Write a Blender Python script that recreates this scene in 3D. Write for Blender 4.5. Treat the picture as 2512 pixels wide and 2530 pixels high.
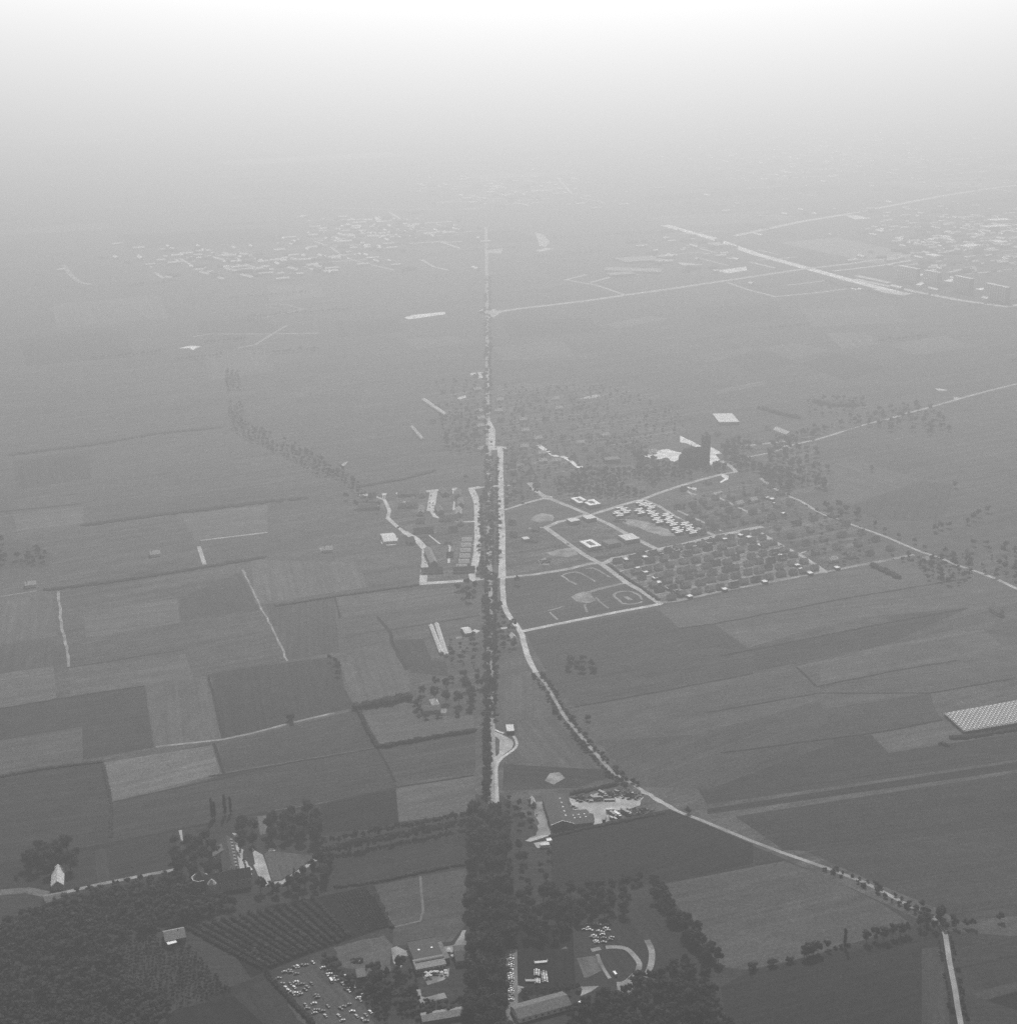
import bpy, bmesh, math, random
import numpy as np
R = math.radians
scn = bpy.context.scene
for o in list(bpy.data.objects): bpy.data.objects.remove(o)

# ------------------------------------------------------------------ camera, sky, sun, exposure
cam_d = bpy.data.cameras.new('camera'); cam = bpy.data.objects.new('camera', cam_d)
scn.collection.objects.link(cam); scn.camera = cam
cam.location = (0, 0, 650.0)                      # aircraft height above the polder
cam.rotation_euler = (R(90 - 18.975), 0, 0)
cam_d.sensor_fit = 'HORIZONTAL'; cam_d.sensor_width = 55.0; cam_d.lens = 79.92
cam_d.clip_start = 1.0; cam_d.clip_end = 200000

SUN_EL, SUN_AZ = 48.0, 0.0                        # azimuth measured clockwise from the view direction (+Y)
world = bpy.data.worlds.new('World'); scn.world = world; world.use_nodes = True
nt = world.node_tree; nt.nodes.clear()
sky = nt.nodes.new('ShaderNodeTexSky'); sky.sky_type = 'NISHITA'; sky.sun_disc = False
sky.sun_elevation = R(SUN_EL); sky.sun_rotation = R(SUN_AZ); sky.dust_density = 6.0; sky.air_density = 1.0; sky.altitude = 600
bw = nt.nodes.new('ShaderNodeRGBToBW'); bg = nt.nodes.new('ShaderNodeBackground'); wo = nt.nodes.new('ShaderNodeOutputWorld')
nt.links.new(sky.outputs[0], bw.inputs[0]); nt.links.new(bw.outputs[0], bg.inputs[0]); nt.links.new(bg.outputs[0], wo.inputs[0])
bg.inputs[1].default_value = 0.05
sun_d = bpy.data.lights.new('sun', 'SUN'); sun = bpy.data.objects.new('sun', sun_d); scn.collection.objects.link(sun)
sun_d.energy = 5.0; sun_d.angle = R(1.5); sun_d.color = (1, 1, 1)   # neutral: the photograph is black and white
sun.rotation_euler = (R(90 - SUN_EL), 0, R(180 - SUN_AZ)); sun.location = (300, 300, 600)
vs = scn.view_settings
vs.view_transform = 'Standard'; vs.look = 'None'; vs.gamma = 1.0; vs.exposure = 0.65; vs.use_curve_mapping = False
scn.cycles.use_denoising = False; scn.cycles.volume_bounces = 0; scn.cycles.max_bounces = 5; scn.cycles.diffuse_bounces = 2
HAZE_DENSITY, HAZE_ANISO, HAZE_ALB = 0.0004, 0.675, 0.96

C = scn.collection
# ------------------------------------------------------------------ helpers
def link(o, parent=None):
    C.objects.link(o)
    if parent is not None: o.parent = parent
    return o
def mesh_obj(name, me, parent=None): return link(bpy.data.objects.new(name, me), parent)
def empty(name, loc, rz=0, s=1.0):
    e = bpy.data.objects.new(name, None); e.empty_display_size = 1; e.location = loc; e.rotation_euler = (0, 0, rz); e.scale = (s, s, s)
    return link(e)
def tag(o, label, cat, group=None):
    o['label'] = label; o['category'] = cat
    if group: o['group'] = group
    return o
def copy_tree(o, parent=None):
    c = o.copy(); C.objects.link(c); c.parent = parent
    for ch in o.children: copy_tree(ch, c)
    return c
_U = ['', 'first', 'second', 'third', 'fourth', 'fifth', 'sixth', 'seventh', 'eighth', 'ninth', 'tenth', 'eleventh', 'twelfth', 'thirteenth', 'fourteenth', 'fifteenth', 'sixteenth', 'seventeenth', 'eighteenth', 'nineteenth']
_T = ['', '', 'twent', 'thirt', 'fort', 'fift', 'sixt', 'sevent', 'eight', 'ninet']
def ordinal(n): return _U[n] if n < 20 else (_T[n//10]+'ieth' if n % 10 == 0 else _T[n//10]+'y-'+_U[n % 10])
ORD = [ordinal(n) for n in range(1, 100)]
MATS = {}
def grey(name, v, rough=.9, var=.25, scale=.6, spec=.2, obj_random=0.0, leaf=0.0):
    """plain grey material: base tone broken up by two sizes of noise, optionally varied per object"""
    if name in MATS: return MATS[name]
    m = bpy.data.materials.new(name); m.use_nodes = True; t = m.node_tree; b = t.nodes['Principled BSDF']
    b.inputs['Roughness'].default_value = rough; b.inputs['Specular IOR Level'].default_value = spec
    tc = t.nodes.new('ShaderNodeTexCoord'); n = t.nodes.new('ShaderNodeTexNoise'); n.inputs['Scale'].default_value = scale; n.inputs['Detail'].default_value = 5
    t.links.new(tc.outputs['Object'], n.inputs['Vector'])
    mr = t.nodes.new('ShaderNodeMapRange'); mr.inputs[1].default_value = .3; mr.inputs[2].default_value = .7
    mr.inputs[3].default_value = v*(1-var); mr.inputs[4].default_value = v*(1+var); t.links.new(n.outputs[0], mr.inputs[0])
    out = mr.outputs[0]
    if obj_random:
        oi = t.nodes.new('ShaderNodeObjectInfo'); r = t.nodes.new('ShaderNodeMapRange')
        r.inputs[3].default_value = 1-obj_random; r.inputs[4].default_value = 1+obj_random
        t.links.new(oi.outputs['Random'], r.inputs[0])
        mm = t.nodes.new('ShaderNodeMath'); mm.operation = 'MULTIPLY'; t.links.new(out, mm.inputs[0]); t.links.new(r.outputs[0], mm.inputs[1]); out = mm.outputs[0]
    t.links.new(out, b.inputs['Base Color']); MATS[name] = m
    if leaf:                                       # leaves let part of the light through
        tr = t.nodes.new('ShaderNodeBsdfTranslucent'); mx = t.nodes.new('ShaderNodeMixShader'); mx.inputs[0].default_value = leaf
        t.links.new(out, tr.inputs[0]); t.links.new(b.outputs[0], mx.inputs[1]); t.links.new(tr.outputs[0], mx.inputs[2])
        t.links.new(mx.outputs[0], t.nodes['Material Output'].inputs['Surface'])
    return m
def field_mat(name, v, ang, row=5.0, contrast=.22):
    """crop or grass: blotches, tramlines along the long side, fine grain"""
    if name in MATS: return MATS[name]
    m = bpy.data.materials.new(name); m.use_nodes = True; t = m.node_tree; b = t.nodes['Principled BSDF']
    b.inputs['Roughness'].default_value = 1.0; b.inputs['Specular IOR Level'].default_value = .05
    tc = t.nodes.new('ShaderNodeTexCoord')
    def noise(sx, sy, det, rough=.55):
        mp = t.nodes.new('ShaderNodeMapping'); mp.vector_type = 'TEXTURE'; mp.inputs['Rotation'].default_value = (0, 0, ang); mp.inputs['Scale'].default_value = (sx, sy, 20)
        n = t.nodes.new('ShaderNodeTexNoise'); n.inputs['Scale'].default_value = 1; n.inputs['Detail'].default_value = det; n.inputs['Roughness'].default_value = rough
        t.links.new(tc.outputs['Object'], mp.inputs['Vector']); t.links.new(mp.outputs[0], n.inputs['Vector']); return n.outputs[0]
    def rng(s, lo, hi, a=.3, c=.7):
        r = t.nodes.new('ShaderNodeMapRange'); r.inputs[1].default_value = a; r.inputs[2].default_value = c; r.inputs[3].default_value = lo; r.inputs[4].default_value = hi
        t.links.new(s, r.inputs[0]); return r.outputs[0]
    def mul(a, c):
        x = t.nodes.new('ShaderNodeMath'); x.operation = 'MULTIPLY'; t.links.new(a, x.inputs[0]); t.links.new(c, x.inputs[1]); return x.outputs[0]
    s = rng(noise(140, 60, 3), v*(1-contrast*.6), v*(1+contrast*.6))
    s = mul(s, rng(noise(260, row, 3), 1-contrast, 1+contrast))
    s = mul(s, rng(noise(3.0, 3.0, 3, .75), 1-contrast*1.5, 1+contrast*1.5)); s = mul(s, rng(noise(22, 14, 4, .65), 1-contrast*.9, 1+contrast*.9))
    t.links.new(s, b.inputs['Base Color']); MATS[name] = m
    return m
# ------------------------------------------------------------------ survey of the ground in metres (name, surface, height, outline, direction)
SHEETS = [  # near field tones are darkened in colour to imitate thinner haze
 ('field', '0.62', 0.006, [(-514.2,1052.0),(-327.4,1058.1),(-195.2,1107.7),(-95.8,1140.5),(-16.2,1133.5),(-5.6,1133.5),(34.7,1064.4),(139.5,1109.7),(199.6,1052.0),(255.3,1001.9),(322.4,935.0),(427.8,920.0),(369.0,762.7),(-448.7,762.7)], 3.14),  # added base sheet under the near fields, painted dark for the haze falloff
 ('field', '1.25', 0.006, [(-480,1541),(-383,1583),(-365,1513),(-458,1471)], 0.4),
 ('field', '0.8', 0.006, [(-380,1583),(-325,1667),(-280,1549),(-365,1517)], -1.2),
 ('field', '1.1', 0.006, [(-585,1574),(-530,1600),(-491,1475),(-546,1453)], -1.27),
 ('field', '0.85', 0.006, [(-279,1566),(-203,1585),(-179,1435),(-229,1414),(-251,1471)], -1.41),
 ('field', '1.2', 0.012, [(-318,1709),(-183,1700),(-167,1617),(-290,1566)], 1.77),
 ('field', '0.8', 0.006, [(-742,2122),(-641,2166),(-605,2040),(-696,1988)], 1.9),
 ('field', '1.2', 0.006, [(-441,1879),(-331,1920),(-314,1813),(-401,1776)], 0.36),
 ('field', '1.25', 0.006, [(-666,1879),(-581,1914),(-563,1845),(-641,1813)], 0.39),
 ('field', '1.25', 0.006, [(294,1583),(417,1626),(423,1583),(252,1513)], -2.76),
 ('field', '0.85', 0.012, [(423,1583),(548,1626),(547,1566),(422,1513)], -2.74),
 ('field', '1.2', 0.006, [(471,1414),(571,1449),(561,1421),(478,1390)], 0.34),
 ('field', '0.8', 0.006, [(244.8,1201.9),(341.3,1234.2),(345.2,1207.2),(251.9,1171.0)], 0.32),
 ('field', '1.2', 0.006, [(140.4,1294.5),(244.8,1340.7),(263.7,1303.5),(149.8,1253.8)], -2.73),
 ('field', '0.78', 0.006, [(93.9,1204.5),(173.5,1231.5),(187.6,1191.4),(109.9,1165.9)], 0.33),
 ('field', '0.8', 0.006, [(552,2760),(645,2851),(721,2731),(616,2633)], -2.39),
 ('field', '1.3', 0.006, [(769,2931),(900,3015),(943,2914),(798,2835)], -2.64),
 ('field', '0.8', 0.006, [(422,3318),(614,3360),(617,3198),(415,3104)], -2.71),
 ('field', '1.25', 0.006, [(659,3297),(889,3339),(864,3160),(646,3104)], 0.18),
 ('field', '0.8', 0.006, [(-16,3160),(178,3198),(193,3050),(3,2998)], 0.19),
 ('field', '1.25', 0.006, [(-29,2914),(112,2964),(131,2820),(-14,2789)], 0.34),
 ('field', '0.8', 0.006, [(-377,3160),(-241,3198),(-223,3050),(-351,2998)], 1.73),
 ('field', '0.8', 0.006, [(-679,3160),(-531,3198),(-486,3050),(-625,2981)], 1.86),
 ('field', '1.25', 0.006, [(-1044,3360),(-824,3469),(-744,3198),(-957,3086)], 1.88),
 ('field', '0.8', 0.006, [(-1006,2981),(-810,3068),(-728,2820),(-915,2745)], -1.25),
 ('field', '1.2', 0.006, [(-599,2851),(-482,2882),(-434,2702),(-547,2633)], 1.81),
 ('field', '1.3', 0.006, [(-591,3585),(-467,3633),(-432,3447),(-551,3381)], 1.76),
 ('field', '1.2', 0.006, [(-572,1360),(-472,1398),(-447.1,1321.9),(-543.8,1282.7)], 0.37),
 ('field', '0.92', 0.006, [(-544,1449),(-493,1471),(-470,1400),(-522,1381)], -1.27),
 ('field', '1.12', 0.006, [(-455,1393),(-345,1439),(-321,1370),(-365,1350),(-433.9,1326.6)], 0.39),
 ('field', '0.7', 0.012, [(-531.4,1285.6),(-367,1352),(-327.7,1220.6),(-387.4,1196.7),(-405.4,1262.3),(-508.5,1220.6)], 0.38),
 ('field', '1.0', 0.018, [(-508.5,1220.6),(-405.4,1262.3),(-386.8,1196.7),(-485.8,1156.0)], 0.38),
 ('field', '1.1', 0.012, [(-365,1350),(-321,1370),(-310,1376),(-268.2,1237.0),(-327.6,1223.3)], -1.28),
 ('field', '0.66', 0.018, [(-305,1379),(-261,1398),(-182,1422),(-173,1393),(-166,1350),(-149.5,1303.0),(-268.4,1237.4)], 1.83),
 ('field', '1.39', 0.006, [(-366.0,1192.2),(-275.0,1224.6),(-257.8,1172.1),(-342.3,1123.2)], -2.62),
 ('field', '0.63', 0.012, [(-515.9,1144.0),(-386.9,1190.7),(-368.2,1192.2),(-343.2,1119.8),(-326.6,1055.1),(-465.5,1010.5)], -2.83),
 ('field', '0.71', 0.018, [(-341.1,1118.4),(-257.0,1167.7),(-121.8,1218.3),(-105.8,1180.2),(-96.0,1144.0),(-195.5,1109.7),(-326.6,1055.1)], 0.36),
 ('field', '0.76', 0.006, [(-269.2,1227.8),(-148.2,1297.7),(-122.1,1222.3),(-256.5,1172.8)], -2.79),
 ('field', '1.1', 0.024, [(-178,1417),(-128,1468),(-103,1386),(-98.2,1331.3),(-149.5,1303.5),(-173,1393)], 1.82),
 ('field', '1.12', 0.006, [(-201,1587),(-60,1619),(-53,1576),(-188,1525)], -2.78),
 ('field', '1.02', 0.006, [(-188,1521),(-46,1572),(-33,1566),(-33,1533),(-130,1494),(-148,1529)], 0.34),
 ('field', '0.72', 0.03, [(-128,1464),(-92,1468),(-81,1414),(-65,1407),(-61,1373),(-100,1383)], 1.9),
 ('field', '1.08', 0.006, [(-143.2,1294.5),(-95.8,1315.7),(-87.0,1282.7),(-33.4,1285.6),(-32.6,1251.0),(-118.7,1226.0)], -2.86),
 ('field', '0.8', 0.024, [(-119.3,1217.9),(-31.3,1251.0),(-29.7,1173.5),(-99.2,1153.5),(-111.6,1186.3)], 0.36),
 ('field', '1.12', 0.024, [(-98.6,1144.9),(-30.8,1167.1),(-27.0,1104.8),(-92.2,1089.0)], 0.32),
 ('field', '0.43', 0.03, [(-161.0,1116.3),(-98.8,1147.3),(-92.2,1089.0),(-112.3,1077.9),(-154.5,1071.3)], 0.46),
 ('field', '0.57', 0.012, [(-150.6,1029.2),(-33.3,1071.3),(-32.1,1027.2),(-124.8,995.6),(-148.9,997.5)], 0.34),
 ('field', '0.9', 0.012, [(-106.2,993.6),(-33.0,1019.1),(-32.1,943.9),(-41.7,921.3),(-84.2,916.3),(-85.9,940.4)], 0.34),
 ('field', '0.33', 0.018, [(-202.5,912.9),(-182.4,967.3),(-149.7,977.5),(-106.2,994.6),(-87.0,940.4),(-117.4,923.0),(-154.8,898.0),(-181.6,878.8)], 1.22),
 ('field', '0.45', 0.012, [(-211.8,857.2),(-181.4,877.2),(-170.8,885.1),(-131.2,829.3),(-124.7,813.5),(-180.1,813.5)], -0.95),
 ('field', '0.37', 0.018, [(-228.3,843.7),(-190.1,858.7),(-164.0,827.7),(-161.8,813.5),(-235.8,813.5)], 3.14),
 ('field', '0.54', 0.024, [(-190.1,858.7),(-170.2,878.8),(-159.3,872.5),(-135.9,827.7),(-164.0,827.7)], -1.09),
 ('field', '0.54', 0.012, [(-405.0,1021.1),(-387.7,1033.3),(-349.7,1045.7),(-326.9,1054.2),(-275.2,1062.7),(-265.9,1019.1),(-342.9,989.8),(-392.4,982.2)], -2.78),
 ('field', '0.69', 0.018, [(-336.1,1045.7),(-327.6,1047.8),(-312.3,1001.4),(-321.1,997.5)], 1.87),
 ('field', '1.12', 0.018, [(169,1555),(282,1609),(394,1669),(487,1716),(608,1645),(651,1619),(638,1581),(528,1557),(377,1522),(257,1445),(230,1505),(188,1497)], -2.91),
 ('field', '0.78', 0.024, [(18,1486),(168,1553),(188,1498),(228,1508),(255,1441),(143,1380),(65.9,1328.0),(37,1394)], 0.42),
 ('field', '0.74', 0.006, [(224,1423),(396,1496),(522,1553),(407,1453),(335,1421),(217,1368)], 0.4),
 ('field', '1.16', 0.012, [(298,1397),(407,1453),(522,1494),(529,1449),(471,1414),(310,1350)], -2.77),
 ('field', '0.95', 0.012, [(203,1373),(297,1397),(308,1350),(194.5,1306.6)], -2.77),
 ('field', '1.0', 0.018, [(310,1350),(471,1414),(572,1453),(547,1380),(420.3,1334.4),(202.2,1262.3),(193.0,1294.5)], -2.82),
 ('field', '0.82', 0.024, [(188.9,1262.3),(420.3,1334.4),(415.0,1294.5),(416.8,1276.8),(341.9,1248.2),(181.9,1207.2)], 0.3),
 ('field', '1.12', 0.006, [(341.3,1245.4),(416.4,1275.3),(430.3,1245.4),(400.9,1228.8),(349.0,1212.5)], 0.38),
 ('field', '0.66', 0.012, [(155.3,1196.7),(341.3,1245.4),(348.4,1209.9),(504.9,1256.6),(487.1,1204.5),(258.7,1141.3),(170.5,1117.6)], -2.87),
 ('field', '0.54', 0.006, [(169.6,1110.5),(460.1,1192.6),(484.8,1197.8),(481.3,1187.4),(455.5,1178.4),(168.5,1101.4)], 0.28),
 ('field', '0.63', 0.006, [(191.6,1097.9),(478.7,1179.7),(447.7,1089.0),(242.5,1043.7),(223.6,1045.7)], 0.28),
 ('field', '0.71', 0.012, [(242.3,1042.6),(448.5,1091.2),(402.5,956.4),(336.8,947.4),(325.6,963.7),(291.5,993.6)], 0.23),
 ('field', '0.45', 0.012, [(35.3,1061.2),(138.5,1109.7),(200.0,1054.4),(195.4,1025.0),(118.3,997.4),(33.3,987.9)], 0.44),
 ('field', '0.96', 0.012, [(118.8,995.7),(220.4,1029.1),(250.1,1007.6),(285.4,968.9),(302.0,942.1),(211.0,901.1),(171.1,888.4),(149.9,891.2),(132.6,955.6)], 0.32),
 ('field', '0.47', 0.012, [(170.8,886.5),(321.8,935.0),(301.6,816.9),(146.6,816.9),(148.2,868.3)], 0.31),
 ('field', '0.72', 0.018, [(300.5,912.9),(315.9,915.4),(295.2,819.2),(275.7,819.2)], -1.78),
 ('field', '0.67', 0.012, [(329.1,913.7),(395.8,936.9),(392.9,928.2),(329.7,908.7)], 0.33),
 ('field', '0.6', 0.012, [(327.7,888.3),(386.5,909.6),(376.5,880.4),(332.9,866.3)], 0.35),
 ('field', '0.81', 0.018, [(320.8,861.7),(377.1,881.9),(373.9,872.5),(329.4,854.9)], 0.35),
 ('field', '0.39', 0.012, [(329.2,854.1),(373.3,871.0),(358.6,827.7),(346.7,843.7)], 0.36),
 ('field', '0.57', 0.012, [(45.0,929.9),(77.2,951.0),(108.7,974.7),(135.5,912.9),(123.0,891.5),(91.7,874.1),(79.4,866.3),(54.8,878.8),(49.0,904.6)], -1.16),
 ('field', '0.36', 0.018, [(-1.3,942.1),(47.5,942.1),(47.3,866.3),(7.4,857.2),(-1.3,904.6)], -1.57),
 ('field', '1.05', 0.006, [(-8,1380),(28,1383),(43.6,1318.8),(53.7,1291.5),(42.7,1285.6),(-13.7,1273.9)], 1.51),
 ('field', '1.0', 0.006, [(9.0,1273.9),(50.6,1279.7),(86.1,1181.1),(67.0,1176.0),(14.8,1191.4),(-4.1,1191.4),(8.7,1223.3)], -1.23),
 ('field', '0.68', 0.012, [(-4.1,1188.8),(85.9,1178.6),(91.3,1165.9),(58.3,1146.2),(-5.2,1141.3)], -0.11),
 ('field', '0.82', 0.03, [(34,1383),(108,1417),(185,1453),(260,1435),(251,1380),(101.4,1318.8),(65.0,1303.5)], -2.75),
 ('field', '1.0', 0.036, [(64.8,1300.5),(251,1380),(324,1400),(307.6,1318.8),(175.1,1245.4),(82.8,1234.2)], 0.4),
 ('field', '0.84', 0.042, [(82.7,1232.9),(175.1,1245.4),(307.0,1315.7),(302.6,1228.8),(175.2,1144.0),(114.7,1148.6)], -2.55),
 ('field', '0.86', 0.006, [(-4,1646),(64,1667),(106,1688),(139,1632),(173,1567),(18,1494),(-2,1567)], -2.71),
 ('field', '0.85', 0.006, [(-721,1774),(-616,1772),(-569,1729),(-562,1685),(-681,1662)], -2.95),
 ('field', '0.93', 0.006, [(-575,1920),(-343,2001),(-334,1938),(-555,1845)], 0.33),
 ('field', '0.95', 0.006, [(-763,1944),(-686,1950),(-665,1891),(-737,1868)], 1.91),
 ('field', '1.05', 0.012, [(-632,2181),(-460,2291),(-369,2166),(-462,2080),(-605,2040)], 0.57),
 ('field', '1.35', 0.006, [(663,3041),(739,3050),(770,2947),(664,2890)], 1.58),
 ('field', '1.25', 0.006, [(510,2898),(576,2947),(641,2882),(546,2804)], -2.46),
 ('field', '1.3', 0.006, [(366,2554),(462,2626),(469,2606),(369,2529)], -2.49),
 ('field', '0.85', 0.012, [(414,2820),(510,2874),(552,2760),(453,2688)], 1.85),
 ('field', '1.2', 0.018, [(349,2820),(481,2914),(500,2882),(384,2774)], 0.62),
 ('field', '1.25', 0.006, [(-222,2981),(-111,3015),(-73,2955),(-177,2890)], -2.58),
 ('field', '1.35', 0.006, [(205,3131),(308,3217),(357,3198),(229,3089)], -2.44),
 ('field', '1.5', 0.006, [(6,5626),(175,5742),(189,5543),(12,5462)], 0.6),
 ('field', '1.15', 0.006, [(489,2120),(525,2129),(598,2033),(538,1981),(473,1925),(446,1936),(467,2015)], -0.92),
 ('field', '0.85', 0.006, [(537,1978),(597,2030),(635,2009),(574,1852),(491,1857),(467,1914)], -1.94),
 ('field', '0.5', 0.006, [(1710,9858),(2597,10180),(2445,10600),(1558,10278)], 0.35),
 ('field', '0.5', 0.006, [(2665,12176),(3178,12471),(3085,12631),(2573,12336)], 0.52),
 ('field', '0.5', 0.006, [(2197,7520),(2656,7784),(2580,7916),(2121,7651)], 0.52),
 ('field', '0.6', 0.006, [(-1190,11428),(-954,10984),(-556,11196),(-792,11639)], -1.08),
 ('field', '0.5', 0.006, [(-4479,11265),(-3721,11703),(-3877,11973),(-4635,11536)], 0.52),
 ('field', '1.8', 0.006, [(-6052,13205),(-5079,13767),(-5353,14242),(-6326,13680)], 0.52),
 ('field', '0.6', 0.006, [(-961,5444),(-658,5619),(-812,5886),(-1116,5711)], 0.52),
 ('field', '0.5', 0.006, [(1666,12914),(2838,13436),(2629,13906),(1457,13384)], 0.42),
 ('field', '1.8', 0.006, [(-2277,7472),(-1937,7623),(-1994,7752),(-2335,7601)], 0.42),
 ('field', '0.75', 0.006, [(-4519,9745),(-3748,10088),(-3850,10317),(-4621,9974)], 0.42),
 ('field', '0.5', 0.006, [(-391,11879),(165,12200),(-3,12491),(-559,12170)], 0.52),
 ('field', '0.5', 0.006, [(2136,6879),(2524,6149),(2704,6244),(2315,6975)], -1.08),
 ('field', '0.5', 0.006, [(-961,9660),(-683,9136),(-333,9322),(-611,9846)], -1.08),
 ('field', '1.8', 0.006, [(714,10713),(1685,11274),(1588,11442),(617,10881)], 0.52),
 ('field', '0.5', 0.006, [(-2089,13651),(-1750,13014),(-1420,13190),(-1758,13827)], -1.08),
 ('field', '0.5', 0.012, [(2091,10108),(2373,9577),(2582,9688),(2299,10219)], -1.08),
 ('field', '1.6', 0.006, [(-113,5925),(304,6111),(245,6244),(-173,6058)], 0.42),
 ('field', '1.6', 0.006, [(-1689,9241),(-1201,9489),(-1289,9662),(-1777,9413)], 0.47),
 ('field', '0.5', 0.006, [(555,5248),(1254,5604),(1189,5730),(491,5374)], 0.47),
 ('field', '0.75', 0.006, [(68,13605),(806,13874),(713,14129),(-25,13860)], 0.35),
 ('field', '1.8', 0.012, [(-743,12013),(-87,12348),(-170,12513),(-827,12178)], 0.47),
 ('field', '1.6', 0.006, [(2456,8685),(2800,8883),(2625,9187),(2281,8988)], 0.52),
 ('field', '1.8', 0.006, [(-1108,12705),(-629,12949),(-770,13225),(-1248,12981)], 0.47),
 ('field', '1.4', 0.006, [(-2794,7847),(-2002,8304),(-2153,8566),(-2945,8109)], 0.52),
 ('field', '1.25', 0.006, [(-396,8250),(336,8576),(227,8821),(-506,8495)], 0.42),
 ('field', '1.6', 0.012, [(-2520,7730),(-2053,7999),(-2253,8346),(-2720,8077)], 0.52),
 ('field', '1.8', 0.006, [(3930,13106),(4455,13297),(4332,13637),(3807,13446)], 0.35),
 ('field', '1.6', 0.006, [(-65,9233),(266,9380),(110,9729),(-221,9582)], 0.42),
 ('field', '1.8', 0.012, [(-4051,9617),(-3545,9842),(-3674,10133),(-4181,9907)], 0.42),
 ('field', '1.6', 0.012, [(1690,8595),(2413,8917),(2324,9119),(1600,8797)], 0.42),
 ('field', '1.6', 0.006, [(1536,5552),(2001,5759),(1884,6021),(1419,5814)], 0.42),
 ('field', '0.75', 0.006, [(-1395,6492),(-879,6722),(-995,6982),(-1511,6752)], 0.42),
 ('field', '1.8', 0.012, [(-1179,6436),(-460,6852),(-569,7041),(-1289,6626)], 0.52),
 ('field', '1.4', 0.006, [(-766,12368),(-158,12719),(-303,12971),(-911,12620)], 0.52),
 ('field', '1.6', 0.006, [(-3729,13419),(-3051,13720),(-3259,14185),(-3936,13884)], 0.42),
 ('field', '1.4', 0.006, [(521,4605),(932,4755),(853,4971),(442,4822)], 0.35),
 ('field', '1.6', 0.006, [(-1007,10302),(-247,10640),(-411,11009),(-1171,10671)], 0.42),
 ('field', '0.6', 0.012, [(-3879,13537),(-3048,14017),(-3260,14384),(-4091,13904)], 0.52),
 ('field', '0.6', 0.006, [(-3400,11135),(-2571,11613),(-2820,12045),(-3650,11567)], 0.52),
 ('field', '1.4', 0.006, [(-1528,4389),(-1201,4578),(-1268,4694),(-1595,4505)], 0.52),
 ('field', '0.6', 0.006, [(-278,4184),(100,4322),(24,4529),(-354,4391)], 0.35),
 ('field', '1.8', 0.006, [(2087,6230),(2319,6333),(2233,6527),(2001,6424)], 0.42),
 ('field', '1.4', 0.018, [(-2944,7805),(-2189,8189),(-2295,8396),(-3049,8011)], 0.47),
 ('field', '0.75', 0.018, [(-3757,9889),(-3055,10144),(-3142,10382),(-3844,10127)], 0.35),
 ('field', '0.75', 0.012, [(3348,13219),(4087,13488),(3920,13947),(3181,13678)], 0.35),
 ('field', '0.6', 0.006, [(-2679,8416),(-2188,8699),(-2323,8934),(-2814,8650)], 0.52),
 ('field', '0.75', 0.012, [(-1679,9792),(-778,10251),(-844,10381),(-1745,9922)], 0.47),
 ('field', '1.25', 0.006, [(792,9428),(1191,9573),(1076,9888),(678,9743)], 0.35),
 ('field', '1.25', 0.006, [(3056,8507),(3351,7953),(3584,8077),(3290,8631)], -1.08),
 ('field', '1.25', 0.012, [(4352,13291),(5222,13679),(5109,13931),(4240,13544)], 0.42),
 ('field', '0.6', 0.006, [(-2963,6257),(-2213,6591),(-2290,6764),(-3041,6430)], 0.42),
 ('field', '0.5', 0.012, [(-3069,8499),(-2395,8800),(-2501,9040),(-3176,8739)], 0.42),
 ('field', '0.6', 0.006, [(3144,11583),(3485,11735),(3344,12051),(3003,11900)], 0.42),
 ('field', '1.6', 0.018, [(2963,13078),(3499,13388),(3361,13627),(2825,13317)], 0.52),
 ('field', '1.6', 0.006, [(-2809,13550),(-1892,13884),(-2016,14226),(-2934,13892)], 0.35),
 ('field', '1.4', 0.006, [(-5435,12723),(-4979,12925),(-5092,13177),(-5547,12975)], 0.42),
 ('field', '0.6', 0.006, [(-49,6775),(471,6964),(399,7162),(-121,6972)], 0.35),
 ('field', '0.6', 0.006, [(-1066,4156),(-652,4307),(-749,4573),(-1163,4422)], 0.35),
 ('field', '1.8', 0.006, [(779,4281),(975,3912),(1160,4010),(964,4379)], -1.08),
 ('field', '0.75', 0.012, [(-1461,12719),(-817,13090),(-1063,13516),(-1707,13144)], 0.52),
 ('field', '1.4', 0.018, [(1697,8845),(1937,8394),(2055,8457),(1815,8908)], -1.08),
 ('field', '1.6', 0.006, [(1358,7191),(1744,6464),(1879,6536),(1493,7263)], -1.08),
 ('field', '1.4', 0.012, [(-249,9307),(276,9499),(212,9675),(-313,9483)], 0.35),
 ('field', '1.6', 0.006, [(-4542,11787),(-4038,12044),(-4244,12449),(-4749,12192)], 0.47),
 ('ditch', '.5', 0.042, [(64.4,1305.0),(75.8,1310.1),(88.0,1314.2),(99.8,1319.1),(111.7,1323.5),(122.4,1328.4),(134.6,1333.0),(145.8,1337.4),(158.4,1342.6),(169.9,1347.4),(181,1353),(193,1357),(204,1362),(216,1367),(227,1372),(239,1377),(250,1382),(252,1379),(240,1374),(229,1369),(217,1364),(205,1359),(194,1355),(182.3,1349.9),(171.1,1344.6),(159.5,1339.8),(146.9,1334.7),(135.7,1330.2),(123.5,1325.6),(112.8,1320.7),(100.9,1316.3),(89.1,1311.4),(76.9,1307.3),(65.6,1302.2)], -2.75),
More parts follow.
